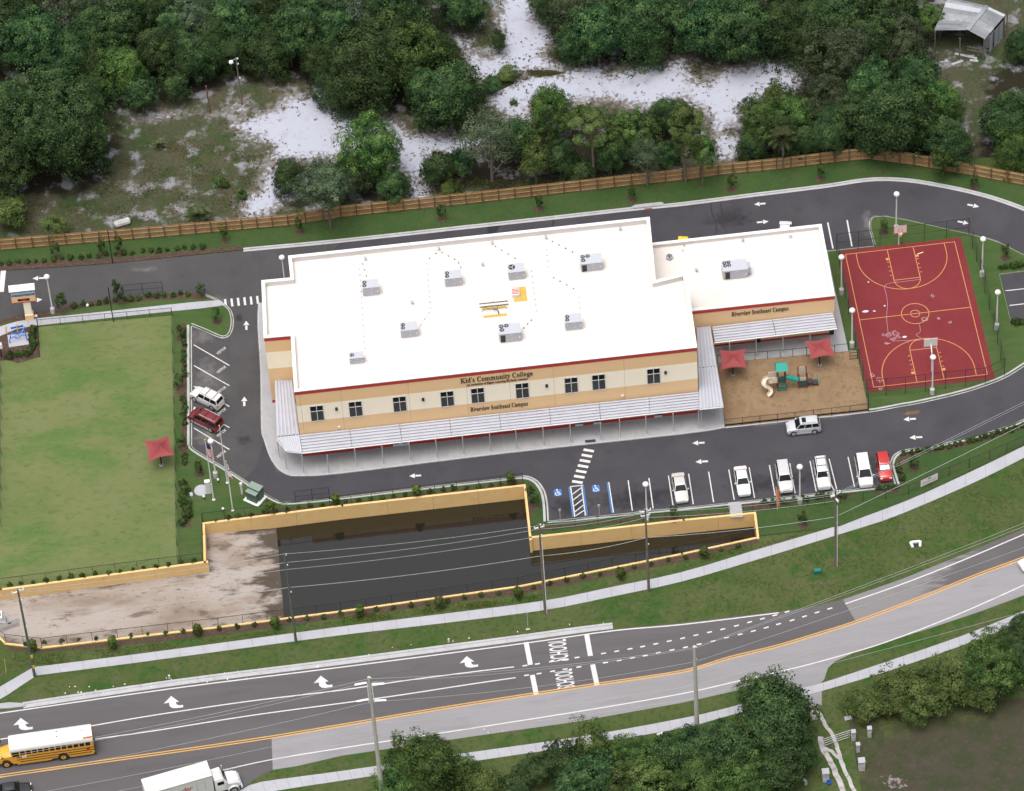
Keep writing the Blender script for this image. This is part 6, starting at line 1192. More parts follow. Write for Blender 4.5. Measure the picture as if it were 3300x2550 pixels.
def car(c, dirpx, kind, colour, label, name='parked_car', group=None, rack=None, cladding=False, sunroof=False, shade_=False, zs=1.18, cat='car'):
    L, W, H, zh, zb, zt, xf, xt, xrt, xr, nw = KINDS[kind]; g = at(c, 0); q = at((c[0] + dirpx[0], c[1] + dirpx[1])); rz = atan2(q.y - g.y, q.x - g.x)
    P = carpaint(colour); o = thing(name, label, cat, (g.x, g.y, .025), rz, group, zs); hw = W / 2; st = []
    fr = [(-.5, .42, zt * .72, .80), (-.488, .30, zt * .90, .90), (-.46, .24, zt * .985, .95), (xr + .01, .22, zt, .98), ((xr + xf) / 2, .20, zb, 1.0), (xf, .20, zb * .985, 1.0), (xf + .06, .20, zh * 1.03, .99), (.40, .21, zh * .97, .97), (.455, .22, zh * .88, .93), (.485, .26, zh * .74, .86), (.5, .34, zh * .58, .74)]
    for x, z0, z1, w in sorted(fr): w *= hw; st.append([(x * L, -w * .93, z0), (x * L, -w, z0 + .14), (x * L, -w, z0 + (z1 - z0) * .72), (x * L, -w * .95, z1 - .04), (x * L, -w * .82, z1), (x * L, 0, z1 + .025), (x * L, w * .82, z1), (x * L, w * .95, z1 - .04), (x * L, w, z0 + (z1 - z0) * .72), (x * L, w, z0 + .14), (x * L, w * .93, z0)])
    body = build('body', MB().loft(st), P, o, smooth=True)
    wb, wt = hw * .93, hw * .73; zr = H - .06
    B = [(xr * L, -wb, zt - .03), (xf * L, -wb, zb - .05), (xf * L, wb, zb - .05), (xr * L, wb, zt - .03)]; Tt = [(xrt * L, -wt, zr), (xt * L, -wt, zr), (xt * L, wt, zr), (xrt * L, wt, zr)]; Tc = [(xrt * L + .24, -wt * .72, H), (xt * L - .22, -wt * .72, H), (xt * L - .22, wt * .72, H), (xrt * L + .24, wt * .72, H)]
    build('cabin', MB().loft([B, Tt, Tc]), P, o, smooth=True)
    build('windscreen', face(MB(), (B[1], B[2], Tt[2], Tt[1]), .05, .05, .012), M['glass'], o, fix=False)
    if shade_: build('sun_shade', face(MB(), (B[1], B[2], Tt[2], Tt[1]), .09, .16, .02), plain('windscreen shade', (.55, .68, .68), .5), o, fix=False)
    build('rear_window', face(MB(), (B[3], B[0], Tt[0], Tt[3]), .10, .16, .012), M['glass'], o, fix=False)
    for s in (0, 1):
        q = (B[0], B[1], Tt[1], Tt[0]) if s == 0 else (B[2], B[3], Tt[3], Tt[2]); a, b, c_, d = (Vector(p) for p in q)
        cuts = [0, .5, 1] if nw == 2 else [0, .33, .66, 1]
        for u0, u1 in zip(cuts[:-1], cuts[1:]): build('side_window', face(MB(), (a.lerp(b, u0), a.lerp(b, u1), d.lerp(c_, u1), d.lerp(c_, u0)), .045, .13, .012), M['glass'], o, fix=False)
    r = .34 if kind in ('sedan', 'hatch') else .38
    for x in (.31, -.30):
        for y in (-1, 1):
            build('wheel_arch', MB().tube([(x * L, y * (hw - .05), r), (x * L, y * (hw + .004), r)], r * 1.14, 16), M['black_plastic'], body); wheel(o, x * L, y * (hw - .09), r)
    for y in (-1, 1):
        build('headlight', MB().box((.472 * L, y * hw * .66, zh * .74), (.16, hw * .34, .13)), M['lampglass'], o); build('tail_light', MB().box((-.487 * L, y * hw * .78, zt * .78), (.1, hw * .2, .26)), M['tail'], o)
        mr = build('mirror', MB().box((xf * L - .22, y * (hw + .09), zb + .06), (.13, .2, .13)), P if kind != 'suv' else M['black_plastic'], o)
    build('grille', MB().box((.488 * L, 0, zh * .6), (.09, hw * .85, .12)), M['black_plastic'], o); build('front_bumper', MB().box((.492 * L, 0, .38), (.08, hw * 1.45, .14)), M['black_plastic'] if cladding else P, o); build('rear_bumper', MB().box((-.496 * L, 0, .45), (.1, hw * 1.55, .16)), M['chrome'] if cladding else P, o)
    if cladding:
        for y in (-1, 1): build('sill', MB().box((0, y * (hw + .004), .34), (L * .5, .03, .2)), M['chrome'], o)
    if rack:
        for y in (-1, 1): build('roof_rail', MB().beam((xrt * L + .15, y * wt * .86, H + .05), (xt * L - .2, y * wt * .86, H + .05), .05, .05), M['black_plastic'] if rack == 'dark' else M['chrome'], o)
        if rack == 'bars' or rack == 'dark':
            for x in (xrt * L * .75, xrt * L * .15): build('cross_bar', MB().beam((x, -wt * .84, H + .07), (x, wt * .84, H + .07), .06, .04), M['black_plastic'], o)
    if sunroof: build('sunroof', MB().box((xt * L - .5, 0, H + .012), (.55, .8, .02)), M['glass'], o)
    return o
down = (35 / T, 194 / T)
white, silver = (.52, .52, .525), (.40, .42, .44)
car(tE(2168, 1458), down, 'sedan', (.42, .41, .40), 'silver sedan parked at the left end of the occupied stalls', group='cars parked in the south row')
car(tF(382, 1415), down, 'sedan', white, 'white sedan with a sloping trunk parked second in the south row', group='cars parked in the south row')
car(tF(650, 1395), down, 'suv', (.42, .42, .42), 'pale silver boxy suv parked beside the orange banner', group='cars parked in the south row', rack='chrome', cladding=True)
car(tF(893, 1372), down, 'suv', white, 'white suv with black roof bars parked in the south row', group='cars parked in the south row', rack='dark')
car(tF(1160, 1355), down, 'van', (.50, .50, .51), 'white minivan parked next to the red car', group='cars parked in the south row')
car(tF(1288, 1325), down, 'hatch', (.36, .018, .016), 'red hatchback with a pale windscreen shade at the corner kerb', group='cars parked in the south row', shade_=True)
car(tF(773, 1066), (-121, 12), 'crossover', (.40, .42, .44), 'silver crossover driving past the playground', 'driving_car', sunroof=True, rack='chrome', cladding=True)
car(tD(1328, 884), (-100, -50), 'suv', white, 'white suv in the visitor stalls', rack='bars', group='cars in the visitor stalls')
car(tD(1318, 1023), (-100, -50), 'van', (.13, .011, .014), 'maroon minivan in the visitor stalls', rack='bars', cladding=True, group='cars in the visitor stalls')
car(tC(652, 1530), (-6, 60), 'sedan', white, 'white car mostly hidden behind the wing roof'); car(tC(0, 1632), (-6, 60), 'hatch', (.70, .46, .02), 'yellow car mostly hidden behind the wing roof')
car(tG(88, 1705), (100, -14), 'sedan', (.018, .02, .022), 'black sedan cut off by the lower left corner of the picture', 'driving_car'); car(tI(2262, 232), (-100, 38), 'sedan', white, 'white car entering the picture at the right edge', 'driving_car')

def bus():
    z = 1.25; c = tG(268, 1462); g = at(c); q = at((c[0] - 370, c[1] + 53)); rz = atan2(q.y - g.y, q.x - g.x)
    o = thing('school_bus', 'yellow school bus with a white roof driving at the lower left', 'bus', (g.x, g.y, .025), rz, zs=z); Y = M['bus']; hw = 1.22; x0, x1 = -6.65, 3.6
    sec = lambda x, k=1.0: [(x, -hw * k, .55), (x, -hw * k, 2.42), (x, hw * k, 2.42), (x, hw * k, .55)]
    body = build('body', MB().loft([sec(x0, .97), sec(x0 + .1), sec(x1)]), Y, o)
    def rs(x, k=1.0, dz=0): return [(x, hw * k * 1.01 * a, b - dz) for a, b in ((-1, 2.42), (-.99, 2.62), (-.92, 2.82), (-.75, 2.97), (-.45, 3.06), (0, 3.10), (.45, 3.06), (.75, 2.97), (.92, 2.82), (.99, 2.62), (1, 2.42))]
    build('roof', MB().loft([rs(x0 + .02, .97, .03), rs(x0 + .25), rs(x1 - .15), rs(x1 + .12, .97, .04)]), M['white'], o, smooth=True)
    hood = build('hood', MB().loft([[(x1, -hw * .86, .55), (x1, -hw * .86, 1.6), (x1, -hw * .7, 1.75), (x1, hw * .7, 1.75), (x1, hw * .86, 1.6), (x1, hw * .86, .55)], [(x1 + 1.5, -hw * .78, .55), (x1 + 1.5, -hw * .74, 1.35), (x1 + 1.5, -hw * .55, 1.5), (x1 + 1.5, hw * .55, 1.5), (x1 + 1.5, hw * .74, 1.35), (x1 + 1.5, hw * .78, .55)], [(x1 + 1.75, -hw * .7, .6), (x1 + 1.75, -hw * .68, 1.15), (x1 + 1.75, -hw * .5, 1.3), (x1 + 1.75, hw * .5, 1.3), (x1 + 1.75, hw * .68, 1.15), (x1 + 1.75, hw * .7, .6)]]), Y, o, smooth=True)
    build('windscreen', MB().box((x1 + .03, 0, 2.08), (.04, 2.1, .62)), M['glass'], o); build('bumper', MB().box((x1 + 1.85, 0, .6), (.16, 2.2, .28)), M['black_plastic'], o); build('rear_bumper', MB().box((x0 - .08, 0, .58), (.16, 2.4, .26)), M['black_plastic'], o)
    for s in (-1, 1):
        for k in range(12): 
            xw = x0 + .42 + k * .74; w = build('window', MB().box((xw + .28, s * (hw + .002), 2.1), (.58, .03, .54)), M['glass'], o); build('frame', MB().box((xw + .28, s * (hw + .018), 2.1), (.58, .02, .035)), M['black_plastic'], w)
        build('window', MB().box((x1 - .52, s * (hw + .002), 2.0), (.85, .03, .66)), M['glass'], o)
        for zz in (.78, 1.12, 1.5): build('rub_rail', MB().box(((x0 + x1) / 2 - .3, s * (hw + .02), zz), (x1 - x0 - (1.2 if zz < 1 else .5), .035, .07)), M['black'], o)
        build('reflector', MB().box((x0 + .75, s * (hw + .03), 1.38), (.42, .02, .3)), M['tail'], o); build('fleet_plate', MB().box((x1 - 1.55, s * (hw + .035), 1.5), (.62, .02, .26)), M['white'], o)
        build('wheel_well', MB().tube([(-2.7, s * (hw - .1), .55), (-2.7, s * (hw + .006), .55)], .66, 20), M['dark'], body); wheel(o, -2.7, s * (hw - .12), .52, .28, 'bus', 22); build('wheel_well', MB().tube([(x1 + .8, s * (hw * .84), .55), (x1 + .8, s * (hw * .9), .55)], .6, 18), M['dark'], hood); wheel(o, x1 + .8, s * (hw - .18), .5, .26, 'bus', 22)
        build('skirt', MB().box((.9, s * (hw - .03), .46), (4.3, .05, .2)), Y, o); build('skirt', MB().box((-5.0, s * (hw - .03), .46), (3.0, .05, .2)), Y, o); build('tail_light', MB().box((x0 - .005, s * .95, 1.5), (.04, .3, .22)), M['tail'], o)
        mr = build('mirror', MB().box((x1 + 1.2, s * 1.35, 1.9), (.1, .25, .35)), M['black_plastic'], o); build('mirror_arm', MB().tube([(x1 + 1.0, s * .95, 1.5), (x1 + 1.2, s * 1.3, 1.75)], .03, 5), M['black'], mr)
    build('rear_window', MB().box((x0 - .002, 0, 2.05), (.04, 1.9, .6)), M['glass'], o); build('rear_cap', MB().box((x0 + .04, 0, 2.75), (.12, 2.0, .3)), Y, o)
    for x in (-3.9, .1): build('roof_hatch', MB().box((x, -.1, 3.12), (.65, .62, .09), 0, .9), M['lamp'], o)
    for x, y in ((-5.4, -.05), (-2.3, .4), (-2.3, -.45)): build('roof_light', MB().lathe([(.09, 3.05), (.08, 3.13), (.02, 3.15)], (x, y, 0), 8), M['black_plastic'], o)
    build('roof_sign', MB().box((x0 + .6, 1.05, 2.98), (1.1, .12, .14)), M['orange'], o)
bus()
def truck():
    zt = 4.75; A, B, C = (at(p, zt) for p in (tG(902, 1612), tG(1322, 1492), tG(1342, 1592))); d = Vector((B.x - A.x, B.y - A.y)); L = d.length; rz = atan2(d.y, d.x); w = (C - B).length; n = Vector((d.y, -d.x)).normalized()
    c = Vector((B.x, B.y)) + n * w / 2; o = thing('box_truck', 'white box truck with red lettering turning at the bottom of the picture', 'truck', (c.x, c.y, .03), rz); hw = w / 2; k = 1.25
    box = build('cargo_box', MB().box((-L / 2, 0, (zt + 1.25) / 2), (L, w, zt - 1.28)), M['white'], o); build('roof_panel', MB().box((-L / 2, 0, zt - .0), (L - .1, w - .1, .04)), M['roofwhite'], o)
    build('side_rail', MB().box((-L / 2, -hw - .012, zt - .08), (L, .03, .14)), M['chrome'], o); fr = M['ac']
    for x0, x1, z0, z1 in ((-2.1, -2.05, 2.6, zt - .55), (-1.05, -1.0, 2.6, zt - .55), (-2.05, -1.05, zt - .6, zt - .55)): build('hatch_frame', MB().box(((x0 + x1) / 2, -hw - .012, (z0 + z1) / 2), (x1 - x0, .03, z1 - z0)), fr, o)
    lettering('lettering', 'der', (-4.05, -hw - .012, zt - 1.75), (1.35, 0, 0), (.25, 0, .95), plain('truck red letters', (.42, .02, .05), .5), o, offset=.012)
    build('chassis', MB().box((-L / 2 + 1.3, 0, .95), (L + 2.6, .9, .35)), M['black_plastic'], o)
    cab = build('cab', MB().loft([[(x, -hw * .86, .75 * k), (x, -hw * .86, z1 - .25), (x, -hw * .74, z1), (x, hw * .74, z1), (x, hw * .86, z1 - .25), (x, hw * .86, .75 * k)] for x, z1 in ((.2, 2.55 * k), (1.15, 2.6 * k), (1.35, 2.5 * k), (1.85, 1.75 * k))]), M['white'], o, smooth=True)
    build('hood', MB().loft([[(x, -hw * f, .65 * k), (x, -hw * f, z1 - .3), (x, -hw * f * .75, z1), (x, hw * f * .75, z1), (x, hw * f, z1 - .3), (x, hw * f, .65 * k)] for x, z1, f in ((1.75, 1.78 * k, .84), (2.9, 1.6 * k, .8), (3.3, 1.4 * k, .72), (3.4, 1.1 * k, .62))]), M['white'], o, smooth=True)
    build('windscreen', face(MB(), ((1.87, -hw * .72, 1.82 * k), (1.87, hw * .72, 1.82 * k), (1.40, hw * .7, 2.44 * k), (1.40, -hw * .7, 2.44 * k)), .03, .05, .03), M['glass'], o, fix=False)
    for s in (-1, 1):
        build('side_window', MB().box((.95, s * (hw * .865), 2.0 * k), (.85, .03, .6)), M['glass'], o); build('fender', MB().tube([(2.45, s * hw * .72, .62), (2.45, s * hw * .95, .62)], .72, 18), M['white'], o); wheel(o, 2.45, s * (hw - .1), .6, .3, 'rim', 20); wheel(o, -L + 2.0, s * (hw - .15), .6, .5, 'rim', 20)
        build('headlight', MB().box((3.28, s * hw * .62, 1.15 * k), (.16, .3, .2)), M['lampglass'], o); build('mirror', MB().box((1.7, s * (hw + .12), 2.05 * k), (.1, .18, .5)), M['chrome'], o)
    for y in (-.6, -.3, 0, .3, .6): build('marker_lamp', MB().box((1.2, y, 2.61 * k), (.1, .08, .05)), M['orange'], o)
    build('grille', MB().box((3.4, 0, 1.05 * k), (.06, 1.1, .6)), M['chrome'], o); build('bumper', MB().box((3.5, 0, .7), (.2, w * .9, .35)), M['chrome'], o)
truck()
# ------------------------------------------------------------------ vegetation
def quads_mesh(name, V, m):
    n = len(V); me = bpy.data.meshes.new(name); me.vertices.add(n * 4); me.vertices.foreach_set('co', V.reshape(-1).astype(np.float32)); me.loops.add(n * 4); me.loops.foreach_set('vertex_index', np.arange(n * 4, dtype=np.int32))
    me.polygons.add(n); me.polygons.foreach_set('loop_start', np.arange(0, n * 4, 4, dtype=np.int32)); me.update(calc_edges=True); me.materials.append(m); return me
def unit(v): return v / (np.linalg.norm(v, axis=-1, keepdims=True) + 1e-9)
def leaf_quads(P, N, size, rng, aspect=.55):
    a = unit(np.cross(N, unit(rng.normal(size=P.shape)))); b = np.cross(N, a); s = size * rng.uniform(.6, 1.35, (len(P), 1)); a = a * s; b = b * s * aspect
    return np.stack([P - a, P - b * .9, P + a, P + b * .9], 1)
def crown_mesh(name, m, seed, a, c, nclump, nleaf, leaf, low=-.35, rough=.2, cs=(.2, .34), core=.5):
    """leaf-sized faces on many clumps spread through an uneven crown"""
    rng = np.random.default_rng(seed); D = unit(rng.normal(size=(nclump * 3, 3))); D = D[D[:, 2] > low][:nclump]; k = len(D)
    lob = unit(rng.normal(size=(7, 3))); rad = 1 + rough * (np.clip(D @ lob.T, 0, 1) ** 3).sum(1) - rough * .9 + rng.normal(0, rough * .35, k)
    rr = (core + (1 - core) * rng.random(k) ** .6) * .86; C = D * rad[:, None] * rr[:, None] * np.array([a, a, c]); R = a * rng.uniform(*cs, k)
    d = unit(rng.normal(size=(k, nleaf, 3)) + .75 * D[:, None, :] + np.array([0, 0, .4])); rs = R[:, None, None] * (.55 + .55 * rng.random((k, nleaf, 1)) ** .6)
    P = (C[:, None, :] + d * rs * np.array([1, 1, .8])).reshape(-1, 3); N = unit(.75 * d.reshape(-1, 3) + .8 * np.repeat(D, nleaf, 0) + .5 * rng.normal(size=(k * nleaf, 3)) + np.array([0, 0, .1]))
    return quads_mesh(name, leaf_quads(P, N, leaf, rng), m)
def trunk_mesh(name, m, seed, h, r, a, limbs=7, lean=.06, start=.35):
    rng = random.Random(seed); mb = MB(); top = Vector((rng.uniform(-1, 1) * lean * h, rng.uniform(-1, 1) * lean * h, h)); mid = top * .5 + Vector((rng.uniform(-.2, .2), rng.uniform(-.2, .2), 0)); mb.tube([(0, 0, -.1), mid, top], [r, r * .7, r * .3], 7)
    for k in range(limbs):
        t = start + (1 - start) * k / limbs; b = mid.lerp(top, max(0, (t - .5) * 2)) if t > .5 else Vector((0, 0, 0)).lerp(mid, t * 2); an = k * 2.4 + rng.random(); L = a * rng.uniform(.5, .85)
        e = b + Vector((L * cos(an), L * sin(an), L * rng.uniform(.35, .8))); mb.tube([b, b.lerp(e, .5) + Vector((0, 0, L * .12)), e], [r * .38, r * .24, r * .08], 5)
        for j in (-1, 1): q = b.lerp(e, .6); mb.tube([q, q + Vector((cos(an + j * .8), sin(an + j * .8), .6)) * L * .4], [r * .16, r * .05], 4)
    me = recalc(mb.mesh(name)); me.materials.append(m); return me
CR = {}
for i in range(4): CR['oak%d' % i] = crown_mesh('crown', M['oak'], 20 + i, 6.0, 6.6, 300, 80, .20, low=-.75, rough=.36, cs=(.10, .27))
for i in range(1): CR['big%d' % i] = crown_mesh('crown', M['oak'], 30 + i, 8.6, 9.6, 560, 80, .2, low=-.8, rough=.36, cs=(.08, .19))
for i in range(2): CR['grey%d' % i] = crown_mesh('crown', M['oak_grey'], 40 + i, 6.0, 6.2, 260, 75, .17, low=-.7, rough=.4, cs=(.09, .24))
for i in range(2): CR['bright%d' % i] = crown_mesh('crown', M['oak_bright'], 50 + i, 6.0, 6.4, 280, 80, .19, low=-.75, rough=.38, cs=(.09, .26))
for i in range(2): CR['bush%d' % i] = crown_mesh('crown', M['oak'], 60 + i, 3.0, 2.6, 110, 75, .14, low=-.4, rough=.35, cs=(.15, .3))
for i in range(2): CR['lime%d' % i] = crown_mesh('crown', M['scrubleaf'], 70 + i, 3.0, 2.4, 110, 70, .14, low=-.3, rough=.4, cs=(.14, .3))
CR['thin0'] = crown_mesh('crown', M['oak_grey'], 80, 5.0, 5.0, 150, 45, .15, rough=.35, cs=(.15, .26))
CR['pine0'] = crown_mesh('crown', M['pine'], 90, 3.6, 4.4, 34, 210, .2, low=-.5, rough=.4, cs=(.2, .3), core=.75); CR['pine1'] = crown_mesh('crown', M['pine'], 91, 3.6, 4.8, 44, 200, .2, low=-.6, rough=.35, cs=(.2, .3), core=.7)
TR = {'t%d' % i: trunk_mesh('trunk', M['bark'], 5 + i, 9.0, .38, 4.5) for i in range(3)}; TR['p'] = trunk_mesh('trunk', M['bark'], 15, 13.0, .24, 2.2, 6, .02, .62); TR['w'] = trunk_mesh('trunk', M['bark_pale'], 17, 8.5, .26, 4.6, 14, .05, .12)
BASE_A = {'oak': 6.0, 'grey': 6.0, 'bright': 6.0, 'bush': 3.0, 'lime': 3.0, 'thin': 5.0, 'pine': 3.6, 'big': 8.6}; BASE_C = {'oak': 6.6, 'grey': 6.2, 'bright': 6.4, 'bush': 2.6, 'lime': 2.4, 'thin': 5.0, 'pine': 4.4, 'big': 9.6}
_tn = [0]
def tree(p, rpx, variant, label, ratio=1.25, clear=.06, name=None, group=None, base=None):
    """p: crown centre in the picture, rpx: crown half width in tile pixels; base: picture point of the foot where it shows"""
    fam = variant.rstrip('0123456789'); a = rpx / 48.5 * (.98 if group == 'dense oaks of the wood behind the school' else 1.1 if group == 'trees along the board fence' else 1.05); c = a * ratio; _tn[0] += 1; rr = random.Random(_tn[0]); hc = (c * .88 + c * clear * 2) * (rr.uniform(.85, 1.35) if group == 'dense oaks of the wood behind the school' and rpx < 300 else 1.0)
    if base is not None: g = at(base); g0 = g; hc = max(1.2, height(base, p[1]))
    else: g = at(p, hc); g = Vector((g.x, g.y, 0))
    nm = name or {'pine': 'pine_tree', 'bush': 'shrub', 'lime': 'shrub'}.get(fam, 'oak_tree'); o = thing(nm, label, 'tree' if fam not in ('bush', 'lime') else 'shrub', g, rr.uniform(0, 6.28), group)
    s = a / BASE_A[fam]; link('crown', CR[variant], o, (0, 0, hc), 0, (s, s * rr.uniform(.92, 1.06), c / BASE_C[fam]))
    tk = 'p' if fam == 'pine' else 'w' if fam == 'thin' else 't%d' % (_tn[0] % 3); th = {'p': 13.0, 'w': 8.5}.get(tk, 9.0); low_ = fam in ('bush', 'lime'); ts = s * (.55 if low_ else 1.05 if fam in ('pine', 'thin') else .85); link('trunk', TR[tk], o, (0, 0, 0), 0, (ts, ts, (hc * .7 if low_ else hc + c * (.35 if fam in ('pine', 'thin') else .1)) / th)); return o
FOREST = 'dense oaks of the wood behind the school'
for x, y, r, v, l in ((-40, 160, 260, 'oak1', 'dark oak at the top left corner of the wood'), (230, 230, 230, 'oak2', 'dark oak behind the big round oak, second from the left edge'), (470, 40, 240, 'grey0', 'greyish oak at the top edge left of centre in the left wood'), (480, 330, 180, 'oak3', 'dark oak just above the big round oak'), (740, 170, 210, 'oak0', 'dark oak in the middle of the left wood'), (800, 430, 180, 'bright0', 'yellowish oak at the front edge of the left wood, nearest the big round oak'),
                      (1010, 330, 180, 'oak1', 'dark oak at the front edge of the left wood, centre'), (980, 40, 220, 'oak2', 'dark oak at the top edge above the wooden posts'), (1240, 360, 180, 'oak3', 'dark oak just left of the clearing lamp pole'), (1240, 90, 190, 'grey1', 'grey oak at the top edge above the lamp pole'), (1480, 130, 190, 'oak0', 'dark oak behind the clearing lamp pole'), (1470, 330, 130, 'oak2', 'small dark oak right behind the lamp pole'),
                      (1730, 330, 165, 'oak1', 'rounded oak at the upper edge of the clearing, right of the lamp pole'), (1720, 50, 200, 'oak3', 'dark oak at the top edge above the rounded oak'), (1960, 120, 220, 'oak2', 'dark oak right of the top edge gap in the left wood'), (2040, 400, 150, 'oak0', 'dark oak shading the left edge of the white sand'), (600, 560, 120, 'oak2', 'dark oak in the hollow beside the big round oak'), (1120, 560, 110, 'bush0', 'dark bush below the front edge of the left wood'), (900, 600, 120, 'bush1', 'dark bush at the shaded foot of the left wood')): tree(tA(x, y), r, v, l, group=FOREST)
tree(tA(390, 820), 375, 'big0', 'biggest rounded oak standing in front of the wood at the far left', 1.2, .06, group=FOREST); tree(tA(80, 700), 200, 'oak3', 'oak pressed against the left edge beside the biggest oak', 1.2, .1, group=FOREST); tree(tA(40, 1000), 230, 'oak2', 'low oak at the left edge below the biggest oak', 1.1, .05, group=FOREST)
tree(tA(60, 1350), 130, 'lime0', 'shrub at the left edge just above the board fence', .9, .1); tree(tA(360, 1450), 85, 'lime1', 'loose light green shrub right above the board fence at the left', 1.0, .1)
for x, y, r, v, l in ((60, 60, 240, 'grey1', 'grey twiggy oak at the top edge left of the sand path'), (330, 40, 250, 'oak1', 'oak at the top edge close to the sand path'), (120, 430, 270, 'oak3', 'large dark oak above the left sand patch'), (420, 360, 250, 'bright1', 'olive green oak leaning over the sand path'), (690, 620, 230, 'oak1', 'tall dark oak between the two sand areas'), (760, 20, 180, 'oak2', 'dark oak at the top edge where the sand path begins'), (640, 330, 130, 'oak0', 'small oak behind the tall dark oak'),
                      (1470, 110, 190, 'grey0', 'grey oak at the top right side of the sand path'), (1640, 220, 200, 'oak0', 'dark oak above the middle of the long sand strip'), (1560, 300, 120, 'bush1', 'olive bush at the edge of the long sand strip'), (1880, 160, 220, 'oak3', 'dark oak above the right part of the long sand strip'), (2090, 110, 190, 'oak1', 'dark oak near the top edge above the tyre tracks'), (1330, -30, 170, 'oak2', 'oak cut by the top edge right of the sand path')): tree(tB(x, y), r, v, l, group=FOREST)
tree(tB(1005, 270), 55, 'bush0', 'narrow dark shrub standing on the sand path', 1.6, .1); tree(tB(1060, 480), 75, 'lime1', 'low olive scrub at the foot of the sand path', .7, .05); tree(tB(960, 540), 70, 'bush1', 'low scrub between the two sand areas', .7, .05)
for x, y, r, v, l in ((150, 180, 210, 'oak0', 'dark oak above the tyre-tracked sand, left one'), (400, 160, 230, 'oak2', 'dark oak above the tyre-tracked sand, middle one'), (640, 150, 220, 'oak3', 'dark oak above the tyre-tracked sand, right one'), (1000, 120, 240, 'oak1', 'oak at the top edge right of the tyre-tracked sand'), (1020, 370, 260, 'grey0', 'broad grey-green oak right of the tyre-tracked sand'), (1300, 60, 220, 'oak0', 'oak at the top edge left of the tin-roofed shed'), (1420, 260, 200, 'grey1', 'grey-green oak whose branches reach the tin-roofed shed'), (1560, 130, 110, 'bright1', 'light green oak touching the left eave of the shed'),
                      (1480, 480, 170, 'oak2', 'dark oak below the shed'), (1320, 760, 270, 'oak1', 'big dark leafy oak overhanging the fence corner'), (930, 640, 190, 'grey1', 'oak left of the big dark oak by the fence'), (950, 830, 150, 'oak3', 'dark oak shading the fence left of the corner'), (1660, 640, 160, 'bright0', 'green oak right of the big dark oak'), (1690, 900, 150, 'oak0', 'oak hanging over the descending fence'), (720, 740, 170, 'bright0', 'olive tree beside the tyre-tracked sand near the fence'), (500, 760, 150, 'bright1', 'light green tree at the lower edge of the tyre-tracked sand'), (450, 920, 120, 'oak2', 'dark tree leaning over the fence left of the palm'), (780, 900, 110, 'oak1', 'dark tree right of the palm by the fence'),
                      (2080, 760, 190, 'oak3', 'oak at the right edge below the shed'), (2130, 960, 150, 'bright0', 'lower oak at the right edge above the descending fence'), (2160, 280, 110, 'oak2', 'dark oak at the right edge beside the shed'), (1200, 890, 105, 'oak2', 'lowest boughs of an oak over the fence corner')): tree(tC(x, y), r, v, l, group=FOREST)
ROW = 'trees along the board fence'
tree(tA(2010, 1180), 165, 'grey0', 'grey-green oak on the lawn in front of the fence with a forked trunk', 1.0, base=tA(2120, 1462), group=ROW); tree(tA(1840, 1130), 100, 'oak1', 'dark oak behind the grey oak at the sand edge', 1.2, .1, group=ROW); tree(tB(190, 970), 200, 'bright1', 'rounded green oak behind the fence beside the left sand patch', 1.25, .08, group=ROW); tree(tB(40, 1150), 130, 'grey1', 'grey oak just above the fence left of the rounded oak', 1.1, .1, group=ROW); tree(tB(330, 1180), 110, 'oak2', 'low oak right against the fence under the rounded oak', 1.1, .1, group=ROW)
tree(tB(610, 1080), 95, 'bush1', 'dark shrub at the lower tip of the sand', 1.5, .1, group=ROW); tree(tB(690, 1220), 70, 'lime0', 'bright low shrub touching the fence', .8, .05, group=ROW); tree(tB(960, 880), 190, 'thin0', 'sparse twiggy tree with pale fanning branches', 1.1, base=tB(965, 1160), group=ROW); tree(tB(760, 1050), 90, 'bush0', 'brownish shrub left of the sparse twiggy tree', 1.3, .1, group=ROW); tree(tB(1330, 680), 155, 'bright0', 'bright green tree standing against the long sand strip', 1.3, .15, group=ROW)
tree(tB(1240, 1040), 110, 'lime1', 'light shrub in front of the bright green tree', 1.4, .15, group=ROW); tree(tB(1400, 1000), 110, 'oak3', 'dark tree left of the bare pine trunk', 1.3, .15, group=ROW); tree(tB(1130, 900), 130, 'oak0', 'dark tree right of the sparse twiggy tree', 1.2, .15, group=ROW); tree(tB(1590, 800), 140, 'pine0', 'open-crowned pine with a long bare trunk behind the fence', 1.0, base=tB(1618, 1160), group=ROW); tree(tB(1830, 860), 150, 'bright1', 'leafy tree right of the open-crowned pine', 1.3, .15, group=ROW); tree(tB(1950, 1010), 110, 'thin0', 'thin tree with pale stem close to the fence', 1.3, base=tB(1960, 1190), group=ROW)
tree(tB(1720, 1000), 110, 'bush0', 'dark understorey shrub right of the pine trunk', 1.3, .1, group=ROW); tree(tB(2060, 740), 110, 'oak1', 'dark tree between the two pines', 1.3, .15, group=ROW); tree(tC(20, 830), 125, 'pine1', 'dense bright green pine on the lawn side of the fence', 1.35, base=tC(22, 1170), group=ROW); tree(tC(150, 950), 95, 'bright0', 'light leafy tree beside the dense pine', 1.3, base=tC(130, 1195), group=ROW); tree(tC(1660, 1000), 80, 'bright1', 'small tree in front of the descending fence', 1.1, base=tC(1665, 1125), group=ROW); tree(tB(1540, 1090), 80, 'bush1', 'dark shrub at the foot of the bare pine', 1.0, .05, group=ROW); tree(tB(2080, 1010), 90, 'bush0', 'dark shrub between the thin tree and the dense pine', 1.4, .1, group=ROW)
SOUTH = 'trees south of the street'
